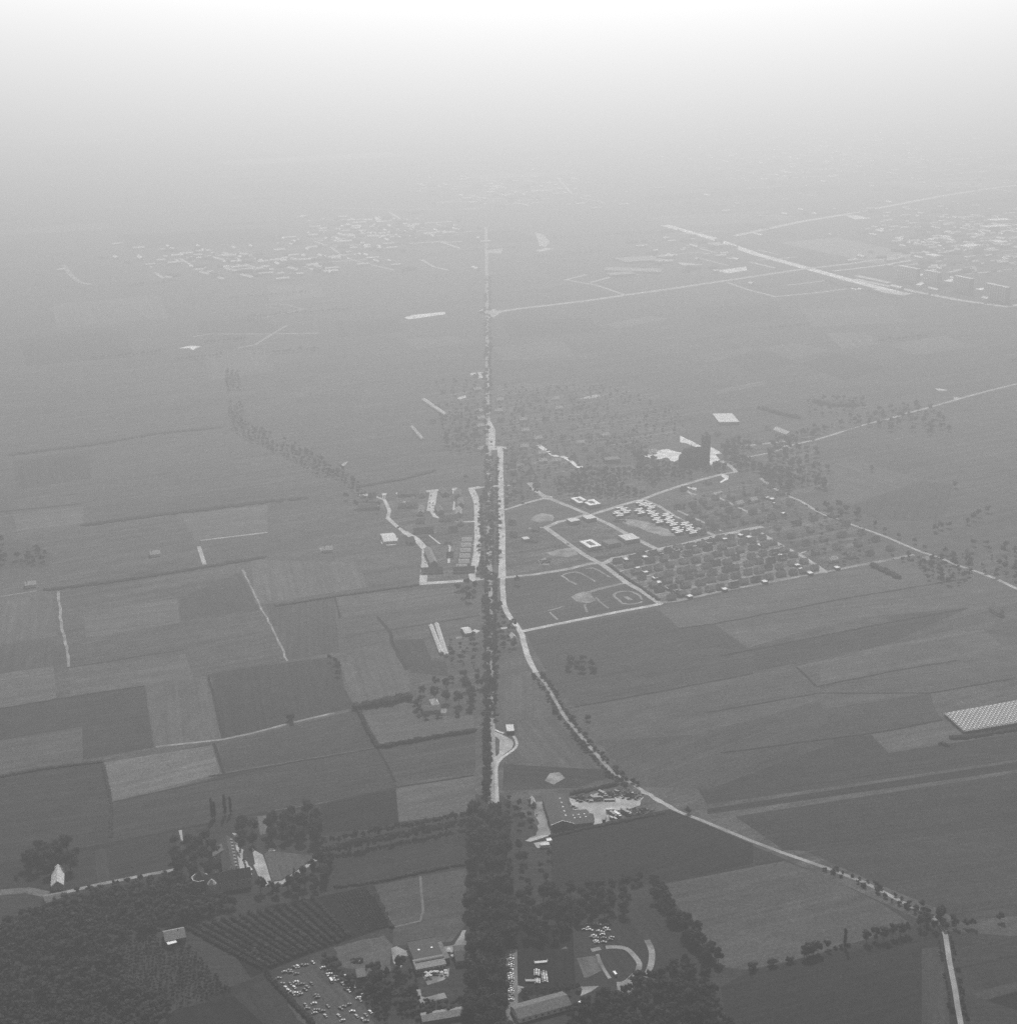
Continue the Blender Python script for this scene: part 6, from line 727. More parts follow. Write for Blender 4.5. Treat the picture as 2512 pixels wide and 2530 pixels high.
 'light-roofed blocks beside the curved road': [(None,[(-53.1,1773.4,0.05,'lightrow','first light-roofed terrace block from the top beside the curved estate road',None),(-53.5,1754.0,0.05,'lightrow','second light-roofed terrace block from the top beside the curved estate road',None),(-53.8,1734.9,0.05,'lightrow','third light-roofed terrace block from the top beside the curved estate road',None),(-54.1,1715.2,0.05,'lightrow','fourth light-roofed terrace block from the top beside the curved estate road',None),(-54.5,1695.9,0.05,'lightrow','fifth light-roofed terrace block from the top beside the curved estate road',None),(-57.0,1678.4,0.05,'lightrow','sixth light-roofed terrace block from the top beside the curved estate road',None)])],
}
WOODS = [
 ('dark woodland covering the lower left corner',4.5,0.6,[(-374.2,945.7),(-337.6,971.0),(-260.3,1003.3),(-239.7,982.2),(-207.0,967.3),(-219.5,954.6),(-240.1,942.1),(-263.0,933.4),(-295.0,921.3),(-278.3,891.5),(-255.7,858.7),(-230.3,848.1),(-238.9,819.2),(-348.6,819.2),(-382.8,921.3)]),
 ('dark woodland along the bottom right of the avenue',5.6,0.7,[(89.6,872.5),(122.8,889.9),(137.3,878.8),(142.3,857.2),(148.5,819.2),(36.9,819.2),(41.2,833.5),(53.2,848.1),(76.6,854.1)]),
 ('low scrub and young trees above the lower left wood',2.7,0.2,[(-291.9,921.3),(-261.4,926.5),(-233.7,916.3),(-213.1,888.3),(-194.0,864.8),(-224.5,848.1),(-254.1,860.2),(-275.4,891.5)]),
 ('bushes and undergrowth round the scrapyard',4.5,0.42,[(-133.6,901.2),(-123.2,898.3),(-112.3,880.7),(-102.3,869.4),(-85.4,879.3),(-81.4,827.4),(-93.6,845.9),(-106.2,863.8),(-118.7,877.9),(-129.3,891.6)]),
 ('shrubs and trees of the cafe garden',6.0,0.62,[(-98.7,888.0),(-76.2,888.0),(-67.8,882.2),(-60.9,855.4),(-63.8,845.2),(-82.0,845.2),(-101.4,867.9)]),
 ('tall hedge and shrubs below the cafe garden',4.2,0.42,[(-75.3,843.2),(-48.4,849.3),(-28.3,847.9),(-28.6,840.5),(-55.5,835.9),(-74.7,834.6)]),
 ('undergrowth between parked cars and white-walled building',4.5,0.36,[(8.9,864.4),(37.3,869.3),(47.1,870.7),(49.4,863.7),(41.4,860.3),(10.6,855.4)]),
]
HEDGES = [
 ('tall dark hedge above the farm meadow',9,6,[(-149.3,1301.1),(-129.5,1308.1),(-99.0,1321.9)]),
 ('dark hedge along the near side of the farm meadow',5,3,[(-120.1,1220.1),(-84.2,1234.2),(-31.4,1253.8)]),
 ('hedge on the left side of the farm meadow',4,3,[(-145.1,1293.0),(-132.8,1253.8),(-121.6,1221.9)]),
 ('reedy ditch bank below the long meadow',4,2,[(-133.2,992.7),(-103.4,999.4),(-68.2,1013.2),(-32.1,1025.6)]),
 ('ditch bank along the large left fields',4,1.5,[(-458.3,1162.2),(-419.1,1179.9),(-367.6,1193.5)]),
 ('long hedge bank across the left-hand fields',8,1.6,[(-543,1610),(-502,1622),(-442,1648),(-369,1684),(-303,1718)]),
 ('long dark hedge on the far left plain',11,1.8,[(-560,1837),(-494,1868),(-408,1903),(-333,1935),(-281,1950)]),
 ('broken far hedge on the upper left plain',11,1.7,[(-758,2159),(-642,2219),(-568,2274),(-464,2316)]),
 ('thin hedge behind the left-hand estate',8,2,[(-214,2000),(-149,2039),(-108,2078)]),
 ('ditch hedge in front of the depot',4,1.8,[(34.8,1066.1),(56.6,1075.7),(90.3,1088.2),(118.3,1098.6),(132.2,1103.9)]),
 ('hedge behind the depot scrap heaps',4,2.5,[(54.2,1135.9),(72.0,1142.1),(94.6,1151.5)]),
 ('far hedge above the right-hand farm',10,5,[(426,2432),(451,2398),(481,2368)]),
 ('dark hedge along the near wall of the greenhouse',5,2.5,[(414.0,1238.4),(428.7,1239.8),(500.2,1262.3)]),
 ('low bush row left of the greenhouse corner',4,2.5,[(401.1,1227.4),(407.1,1223.3)]),
 ('thin field hedge below the crossroads',4,1.5,[(-265,1560),(-202,1588),(-107,1624)]),
 ('dark bank beside the fenced meadow',4,2,[(-108.4,987.9),(-103.8,978.5)]),
 ('hedge between nursery rows and meadow',4,2,[(-106.1,992.7),(-95.3,960.0),(-86.4,939.5)]),
 ('field bank left of the pale rectangular field',3,1,[(-366.0,1187.7),(-341.4,1119.8),(-327.7,1064.4)]),
 ('scrub bank right of the scrapyard field',4,2.5,[(-171.6,883.5),(-148.3,851.1),(-131.2,829.1)]),
 ('hedge edging the road of the big estate',4,2,[(125,1686),(139,1649),(155,1619),(173,1578)]),
 ('thick hedge on the right field corner of the estate',8,4,[(445,1689),(456,1668),(466,1647)]),
 ('far tree belt above the right-hand estate',14,6,[(529,2475),(556,2450),(597,2450)]),
]
ORCH = [
 [(-238.6,937.7),(-173.8,888.3)],
 [(-232.5,940.4),(-169.8,891.0)],
 [(-226.4,943.1),(-165.8,893.7)],
 [(-220.3,945.8),(-161.8,896.5)],
 [(-214.1,948.6),(-157.8,899.2)],
 [(-207.9,951.3),(-153.7,901.9)],
 [(-201.6,954.1),(-149.6,904.7)],
 [(-195.4,956.8),(-145.5,907.5)],
 [(-189.1,959.6),(-141.4,910.3)],
 [(-182.8,962.4),(-137.3,913.1)],
 [(-176.4,965.2),(-133.1,915.9)],
 [(-170.0,968.0),(-128.9,918.7)],
 [(-163.6,970.9),(-124.7,921.6)],
 [(-157.1,973.7),(-120.5,924.5)],
 [(-150.7,976.6),(-116.3,927.3)],
]
NURS = [
 [(-134.1,981.3),(-108.0,931.6)],
 [(-131.8,982.1),(-106.4,932.4)],
 [(-129.6,982.9),(-104.9,933.1)],
 [(-127.4,983.8),(-103.4,933.8)],
 [(-125.1,984.6),(-101.9,934.5)],
 [(-122.9,985.4),(-100.3,935.3)],
 [(-120.6,986.3),(-98.8,936.0)],
 [(-118.4,987.1),(-97.3,936.7)],
 [(-116.1,988.0),(-95.7,937.4)],
 [(-113.8,988.8),(-94.2,938.2)],
 [(-111.6,989.7),(-92.7,938.9)],
 [(-109.3,990.5),(-91.1,939.6)],
 [(-107.0,991.3),(-89.6,940.4)],
]
STAG = [
 (155.1,1889.4,5),
 (147.0,1875.0,4),
 (181.2,1919.2,4),
 (191.6,1905.8,4),
 (176.6,1885.0,4),
 (192.0,1876.3,5),
 (211.9,1865.1,4),
 (197.6,1848.1,4),
 (213.5,1839.7,5),
 (232.8,1828.5,4),
 (218.8,1809.2,4),
 (235.7,1809.2,5),
]
FLATS = [
 ('white flat-roofed building left of the crossroads beside the park',103.0,1919.2,16,24,4),
 ('white flat-roofed building right of the crossroads beside the park',118.4,1908.9,18,22,4),
 ('white flat-roofed bungalow at the estate crossroads',111.0,1851.5,14,16,4),
 ('large white ring-shaped flat-roofed building beside the wide estate road',109.5,1744.0,18,26,4),
 ('white walled bungalow group beside the estate road',159.2,1770.2,20,22,4),
 ('low grey bungalow in the middle of the open block',134.5,1754.7,18,18,4),
 ('small pale bungalow near the block corner',88.8,1841.0,14,14,4),
 ('pale shed on the half-built plot',24.5,1774.1,8,10,3),
]
BLD = [
 ('barn','barn with a pale metal roof below the round tree clump','barn',-349.2,987.5,0.253,9.1,24,4.5,'gable',4,'w_mid','r_pale',0,1,'depth',0,0),
 ('shed','long low shed with a white front beside the barn','shed',-345.2,969.7,0.345,16.4,11,2.6,'gable',2,'w_white','r_mid',0,0,'width',0,0),
 ('house','grey-roofed house among the scrub on the left','house',-243.1,918.8,0.355,14.6,13,4,'gable',3.5,'w_mid','r_grey',3,1,'width',1,0),
 ('shed','small white box shed in front of the grey-roofed house','shed',-244.3,914.0,0.466,6.4,7,3.2,'flat',0,'w_mid','r_white',0,0,'depth',0,0),
 ('cafe_building','cafe with a long window front and pale canopy roof','cafe',-54.8,886.1,0.307,21.6,10,4,'shed',0.8,'w_pale','r_grey',9,0,'depth',0,0),
 ('hall','low dark flat-roofed hall behind the cafe front','hall',-56.2,892.5,0.302,21.0,26,4.6,'flat',0,'w_mid','r_dark',0,0,'depth',0,2),
 ('annex','small flat-roofed annex right of the cafe hall','annex',-43.9,895.8,0.34,3.3,22,3.6,'flat',0,'w_mid','r_mid',0,0,'depth',0,0),
 ('outbuilding','dark outbuilding with a pale front under the avenue trees','outbuilding',-33.1,893.1,0.18,8.2,18,4,'gable',2,'w_pale','r_dark',2,0,'width',0,0),
 ('shed','long shed with a pale eaves line at the bottom edge','shed',-43.0,831.1,0.253,30.1,9,3,'gable',1.8,'w_mid','r_grey',0,0,'width',0,0),
 ('shed','dark open shed beside the scrapyard','shed',-102.5,875.9,0.251,7.2,8,3,'shed',1,'w_dark','r_mid',0,0,'depth',0,0),
 ('shed','small dark shed under the scrapyard trees','shed',-95.2,876.3,0.266,4.1,6,2.6,'flat',0,'w_dark','r_dark',0,0,'depth',0,0),
 ('long_building','long white-walled building with a row of dark windows at the bottom','building',24.9,837.0,0.4,38.8,15,3.7,'gable',2.6,'w_white','r_mid',8,0,'width',0,0),
 ('warehouse','big warehouse with dark roof and brick gable front','warehouse',44.9,1077.0,0.137,19.1,47,5.2,'gable',3.4,'w_brick','r_dark',0,2,'depth',0,5),
 ('annex','low annex with skylights on the right side of the warehouse','annex',62.9,1080.8,0.229,16.1,21,3.6,'gable',1.2,'w_brick','r_dark',4,0,'width',0,3),
 ('cottage','small pale cottage left of the warehouse','cottage',21.6,1113.7,0.192,3.1,9,3,'gable',2.5,'w_pale','r_pale',1,0,'depth',0,0),
 ('cabin','white cabin on the slab by the depot drive','cabin',33.7,1054.8,0.265,2.1,4,2.6,'flat',0,'w_white','r_white',0,0,'depth',0,0),
 ('store','pale flat store beside the depot drive','store',29.8,1048.6,0.146,7.4,5,2.2,'flat',0,'w_white','r_pale',0,0,'depth',0,0),
 ('house','farm house with a pale hipped roof beside the avenue','house',-71.0,1300.8,0.253,7.2,12,4,'hip',4,'w_pale','r_pale',2,1,'width',1,0),
 ('barn','long pale barn in front of the farm house','barn',-74.7,1290.3,0.132,18.1,11,3,'gable',2.5,'w_pale','r_mid',0,0,'width',0,0),
 ('greenhouse','left one of two long white greenhouse tunnels','greenhouse',-70.7,1427.3,0.199,1.8,75,2.2,'gable',1.4,'w_white','r_pale',0,0,'depth',0,0),
 ('greenhouse','right one of two long white greenhouse tunnels','greenhouse',-65.3,1422.4,0.171,2.1,84,2.2,'gable',1.4,'w_white','r_pale',0,0,'depth',0,0),
 ('shed','pale farm shed at the end of the farm track','shed',-43.1,1476.6,0.367,8.4,16,3,'gable',2,'w_pale','r_pale',0,0,'width',0,0),
 ('apartment_row','long grey-roofed apartment row behind the parked cars','apartment row',-90.4,1680.7,0.212,8.9,52,6,'gable',3.5,'w_mid','r_grey',0,0,'depth',0,0),
 ('kiosk','kiosk with pale roof in the trees at the layby','kiosk',1.9,1246.7,0.071,6.9,14,3,'flat',0,'w_dark','r_pale',0,0,'depth',0,0),
 ('hall','white-roofed hall with a square roof beyond the church','hall',360.7,2329.9,0.077,33.2,55,4,'flat',0,'w_pale','r_pale',0,0,'depth',0,0),
 ('school','brick office block left of the church','school',156.8,2116.3,0.235,23.1,16,5,'flat',0,'w_mid','r_mid',0,0,'depth',0,0),
 ('shed','long pale shed in the field left of the village','shed',-135.1,2236.7,0.283,4.3,75,3,'gable',2,'w_white','r_pale',0,0,'depth',0,0),
 ('shed','long white shed behind the village on the left','shed',-104.2,2380.9,0.395,6.9,110,3.5,'gable',2,'w_white','r_pale',0,0,'depth',0,0),
 ('shed','bright farm sheds beside the bent estate road','shed',-150.1,1767.2,0.244,17.1,30,3,'gable',2.5,'w_white','r_pale',0,0,'width',0,0),
 ('barn','pale gabled farm roof at the right-hand lane','barn',446.4,2260.1,0.498,12.7,34,4,'gable',4,'w_white','r_pale',0,0,'depth',0,0),
 ('farm_house','dark-roofed farm beside the left lane end','farm',-122.2,1762.7,0.376,8.4,16,4,'gable',4,'w_pale','r_dark',2,1,'width',1,0),
 ('farm_house','small farm building beyond the greenhouse field','farm',553.2,1531.2,0.329,7.4,18,4,'gable',4,'w_pale','r_mid',0,0,'depth',0,0),
 ('house','white house beside the side road below the crossroads','house',6.1,1460.3,0.259,5.8,10,4,'gable',3,'w_white','r_pale',0,0,'depth',0,0),
 ('hut','row of small huts beside the avenue','hut',5.6,1472.3,0.242,7.8,8,3,'gable',2,'w_mid','r_dark',0,0,'width',0,0),
 ('far_block','first far white roof from the left in the hazy village upper left','roof block',-850.6,3675.2,-0.843,29.6,13,5,'gable',3,'w_white','r_pale',0,0,'width',0,0),
 ('far_block','second far white roof from the left in the hazy village upper left','roof block',-941.3,4136.3,-0.885,26.8,13,5,'gable',3,'w_white','r_pale',0,0,'width',0,0),
 ('far_block','third far white roof from the left in the hazy village upper left','roof block',-774.3,3737.5,-0.862,45.1,13,5,'gable',3,'w_white','r_pale',0,0,'width',0,0),
 ('far_block','fourth far white roof from the left in the hazy village upper left','roof block',-786.5,3969.4,-0.888,90.5,13,5,'gable',3,'w_white','r_pale',0,0,'width',0,0),
 ('far_block','fifth far white roof from the left in the hazy village upper left','roof block',-717.8,3662.7,-0.861,28.9,13,5,'gable',3,'w_white','r_pale',0,0,'width',0,0),
 ('far_block','sixth far white roof from the left in the hazy village upper left','roof block',-724.3,3796.8,-0.876,30.6,13,5,'gable',3,'w_white','r_pale',0,0,'width',0,0),
 ('far_block','seventh far white roof from the left in the hazy village upper left','roof block',-659.3,3695.0,-0.873,58.2,13,5,'gable',3,'w_white','r_pale',0,0,'width',0,0),
 ('far_block','eighth far white roof from the left in the hazy village upper left','roof block',-717.9,4028.6,-0.905,58.5,13,5,'gable',3,'w_white','r_pale',0,0,'width',0,0),
 ('far_block','ninth far white roof from the left in the hazy village upper left','roof block',-676.9,3840.3,-0.889,54.1,13,5,'gable',3,'w_white','r_pale',0,0,'width',0,0),
 ('far_block','tenth far white roof from the left in the hazy village upper left','roof block',-558.6,3802.5,-0.902,52.5,13,5,'gable',3,'w_white','r_pale',0,0,'width',0,0),
 ('far_block','eleventh far white roof from the left in the hazy village upper left','roof block',-574.9,3954.1,-0.917,39.9,13,5,'gable',3,'w_white','r_pale',0,0,'width',0,0),
 ('far_block','twelfth far white roof from the left in the hazy village upper left','roof block',-505.4,3852.3,-0.916,57.1,13,5,'gable',3,'w_white','r_pale',0,0,'width',0,0),
 ('greenhouse','upper of the pale greenhouse roofs at the hazy road fork','greenhouse',362.3,3931.2,0.382,114.8,72.0,5,'flat',0,'w_pale','r_grey',0,0,'depth',0,0),
 ('greenhouse','middle of the pale greenhouse roofs at the hazy road fork','greenhouse',316.4,3768.2,-0.182,145.3,54.0,5,'flat',0,'w_pale','r_grey',0,0,'depth',0,0),
 ('greenhouse','lower of the pale greenhouse roofs at the hazy road fork','greenhouse',290.6,3721.4,0.379,69.5,36.0,5,'flat',0,'w_pale','r_grey',0,0,'depth',0,0),
 ('slab_flats','leftmost of the four tall hazy slab flats at the right edge','flats',980.8,3636.1,-1.004,64.1,14,37,'flat',0,'w_mid','r_pale',9,0,'depth',0,0),
 ('slab_flats','second of the four tall hazy slab flats at the right edge','flats',1022.9,3576.7,-1.005,48.0,14,37,'flat',0,'w_mid','r_pale',9,0,'depth',0,0),
 ('slab_flats','third of the four tall hazy slab flats at the right edge','flats',1075.1,3496.2,-1.039,53.0,14,37,'flat',0,'w_mid','r_pale',9,0,'depth',0,0),
 ('slab_flats','rightmost of the four tall hazy slab flats at the right edge','flats',1122.2,3389.9,-1.077,68.6,14,37,'flat',0,'w_mid','r_pale',9,0,'depth',0,0),
 ('far_block','first low white block among the hazy slab flats on the right','block',1023.4,3689.6,-0.901,16.1,40,8,'flat',0,'w_white','r_white',0,0,'depth',0,0),
 ('far_block','second low white block among the hazy slab flats on the right','block',1072.4,3603.0,-0.713,18.5,40,8,'flat',0,'w_white','r_white',0,0,'depth',0,0),
 ('far_block','third low white block among the hazy slab flats on the right','block',1114.9,3495.0,-1.013,18.8,40,8,'flat',0,'w_white','r_white',0,0,'depth',0,0),
 ('far_block','fourth low white block among the hazy slab flats on the right','block',1552.6,4689.3,0.287,70.5,40,8,'flat',0,'w_white','r_white',0,0,'depth',0,0),
 ('far_block','fifth low white block among the hazy slab flats on the right','block',1500.1,4544.4,0.416,92.8,40,8,'flat',0,'w_white','r_white',0,0,'depth',0,0),
 ('far_block','sixth low white block among the hazy slab flats on the right','block',1414.7,4237.1,0.494,34.7,40,8,'flat',0,'w_white','r_white',0,0,'depth',0,0),
 ('far_block','seventh low white block among the hazy slab flats on the right','block',1309.5,4164.4,0.572,58.7,40,8,'flat',0,'w_white','r_white',0,0,'depth',0,0),
 ('far_block','eighth low white block among the hazy slab flats on the right','block',1161.5,3988.9,0.483,31.5,40,8,'flat',0,'w_white','r_white',0,0,'depth',0,0),
 ('far_block','ninth low white block among the hazy slab flats on the right','block',987.7,3552.9,-0.57,13.1,40,8,'flat',0,'w_white','r_white',0,0,'depth',0,0),
]
FARW = [
 (9,0.62,[(64,2036),(96,2071),(134,2077),(180,2071),(220,2071),(215,2016),(186,1958),(148,1949),(98,1958),(69,1972)]),
 (10,0.66,[(195,2189),(221,2123),(256,2091),(287,2080),(306,2096),(320,2101),(325,2080),(276,2049),(228,2029),(187,2091)]),
 (11,0.78,[(330,2201),(364,2230),(374,2189),(378,2112),(402,2070),(407,2009),(391,1961),(378,2019),(357,2080),(339,2080),(327,2156)]),
 (15,0.8,[(432,2242),(494,2303),(472,2189),(466,2112),(473,2039),(448,1990),(414,2009),(392,2101),(398,2184)]),
 (15,0.4,[(-33,2220),(27,2220),(214,2293),(223,2197),(195,2157),(119,2087),(65,2071),(52,2026),(17,2026),(2,2141)]),
 (17,0.6,[(-114,2388),(-41,2456),(-36,2156),(-96,2172)]),
 (11,0.5,[(-261,2112),(-238,2070),(-217,2009),(-168,1898),(-143,1821),(-148,1813),(-172,1872),(-219,1976),(-258,2060)]),
 (22,0.4,[(267,1952),(302,1976),(366,2039),(394,1947),(318,1829),(281,1821),(237,1907)]),
 (22,0.42,[(337,1833),(393,1943),(414,1893),(462,1821),(436,1705),(390,1680),(355,1761)]),
 (13,0.6,[(473,1715),(533,1707),(560,1664),(540,1623),(498,1631),(469,1647)]),
 (17,0.65,[(544,1733),(599,1770),(651,1733),(612,1615),(578,1652),(547,1689)]),
 (8.5,0.42,[(-530,2702),(-505,2702),(-436,2349),(-319,2196),(-211,2009),(-227,1973),(-326,2125),(-446,2285)]),
 (19,0.7,[(488,2270),(572,2376),(674,2450),(713,2433),(718,2376),(713,2285),(636,2300),(562,2330)]),
 (22,0.7,[(521,2492),(608,2492),(612,2441),(530,2376),(500,2392)]),
 (14,0.5,[(-4,2021),(29,2021),(46,1958),(-3,1912)]),
 (12,0.55,[(-29,1566),(-13,1566),(6,1502),(10,1435),(-25,1414)]),
 (14,0.45,[(-64,1460),(-32,1479),(-30,1386),(-59,1400)]),
 (24,0.5,[(-134,2620),(-57,2620),(-48,2181),(-97,2181)]),
 (16,0.42,[(-23,2581),(182,2581),(317,2366),(243,2240),(-8,2240)]),
 (12,0.7,[(-686,1776),(-631,1771),(-580,1735),(-567,1691),(-656,1687)]),
]
GAR = [
 (145.5,1705.2),
 (148.8,1689.6),
 (157.3,1674.3),
 (165.2,1662.0),
 (174.8,1642.9),
 (177.8,1628.0),
 (187.9,1610.3),
 (196.6,1599.5),
 (169.0,1713.3),
 (189.9,1725.9),
 (210.9,1738.3),
 (189.8,1726.2),
 (211.5,1737.9),
 (233.8,1752.7),
 (254.6,1764.3),
 (276.7,1778.8),
 (299.2,1793.4),
 (308.9,1785.5),
 (309.2,1774.4),
 (318.4,1756.2),
 (330.3,1727.7),
 (338.6,1718.4),
 (337.5,1708.4),
 (345.3,1690.3),
 (352.2,1685.6),
 (355.3,1671.4),
 (360.5,1665.1),
 (363.1,1658.4),
 (399.3,1676.7),
 (209.6,1584.8),
 (188.5,1610.6),
 (197.0,1598.4),
 (252.9,1606.6),
 (303.9,1630.6),
 (364.8,1940.1),
 (366.5,1920.0),
 (370.1,1878.9),
 (358.7,1947.5),
]
FARH = [
 ((-601,6302),(-218,6523)),
 ((1372,7273),(1466,7096)),
 ((1219,6600),(1342,6671)),
 ((-716,9634),(-494,9762)),
 ((-2149,6478),(-1882,6608)),
 ((1047,3324),(1287,3441)),
 ((-622,2935),(-534,2978)),
 ((1198,6009),(1344,6093)),
 ((904,8300),(1354,8482)),
 ((2698,8882),(3015,9023)),
 ((-1933,8391),(-1548,8547)),
 ((976,5432),(1085,5485)),
 ((-545,7084),(-121,7272)),
 ((2465,7630),(2927,7876)),
 ((730,5507),(945,5622)),
 ((801,8370),(920,8148)),
 ((-280,6436),(48,6583)),
 ((-490,7112),(-206,7276)),
 ((-1074,5876),(-708,6088)),
 ((-106,10510),(110,10606)),
 ((2940,8650),(3027,8488)),
 ((779,4822),(870,4866)),
 ((-2517,9173),(-2107,9391)),
 ((3270,9085),(3655,9273)),
 ((-496,2837),(-372,2887)),
 ((-952,4578),(-735,4693)),
 ((-2675,7945),(-2459,8041)),
 ((130,4353),(398,4461)),
 ((967,3439),(1138,3538)),
 ((1604,5759),(1976,5910)),
 ((508,4981),(760,5083)),
 ((-602,3179),(-354,3290)),
 ((-2712,9731),(-2428,9196)),
 ((-1318,9216),(-1185,8966)),
 ((1296,3801),(1540,3920)),
 ((-1806,7963),(-1321,8159)),
 ((-640,3418),(-458,3507)),
 ((-803,2800),(-681,2855)),
 ((552,8488),(791,8605)),
 ((940,4828),(1224,4954)),
 ((736,4627),(855,4403)),
 ((-923,3580),(-831,3617)),
 ((-1284,8375),(-854,8584)),
 ((392,8452),(638,8572)),
 ((184,7975),(521,8110)),
 ((-3283,10492),(-2995,10645)),
 ((72,4005),(275,4104)),
 ((2047,9432),(2452,9630)),
 ((-2855,9410),(-2585,8902)),
 ((-1941,6461),(-1585,6619)),
 ((42,6902),(441,7097)),
 ((-1252,10049),(-1028,10148)),
 ((1818,9154),(2033,9279)),
 ((-484,4042),(-387,4098)),
 ((25,8942),(336,9094)),
 ((-1332,6103),(-991,6285)),
 ((-643,2788),(-555,2831)),
 ((549,8237),(838,8366)),
 ((743,2948),(868,3004)),
 ((-498,5947),(-389,5996)),
 ((969,2781),(1211,2888)),
 ((423,10558),(633,10661)),
 ((1225,8016),(1670,8272)),
 ((333,9877),(482,9597)),
 ((2184,7100),(2499,7254)),
 ((393,4440),(529,4500)),
 ((-3668,10937),(-3387,11087)),
 ((1776,7676),(1884,7472)),
 ((717,10248),(813,10068)),
 ((480,6285),(593,6336)),
 ((2740,9755),(2994,9868)),
 ((278,3974),(351,4006)),
 ((-609,10961),(-324,11112)),
 ((2960,9601),(3236,9736)),
 ((751,8333),(1083,8510)),
 ((784,3632),(911,3394)),
 ((-972,4209),(-866,4010)),
 ((1207,9457),(1377,9555)),
 ((2766,10623),(2993,10754)),
 ((2073,10222),(2339,9721)),
 ((1646,5156),(1910,5296)),
 ((936,6747),(1120,6400)),
 ((-221,4044),(39,4194)),
 ((-1660,4697),(-1554,4749)),
 ((1444,5081),(1769,5269)),
 ((466,5242),(681,5337)),
 ((-1510,8433),(-1385,8489)),
 ((2819,9422),(3193,9621)),
 ((1383,10315),(1658,9797)),
 ((392,7068),(647,7204)),
 ((555,3080),(647,3124)),
 ((1312,4706),(1388,4562)),
 ((2410,7657),(2754,7840)),
 ((-956,5231),(-739,5318)),
]
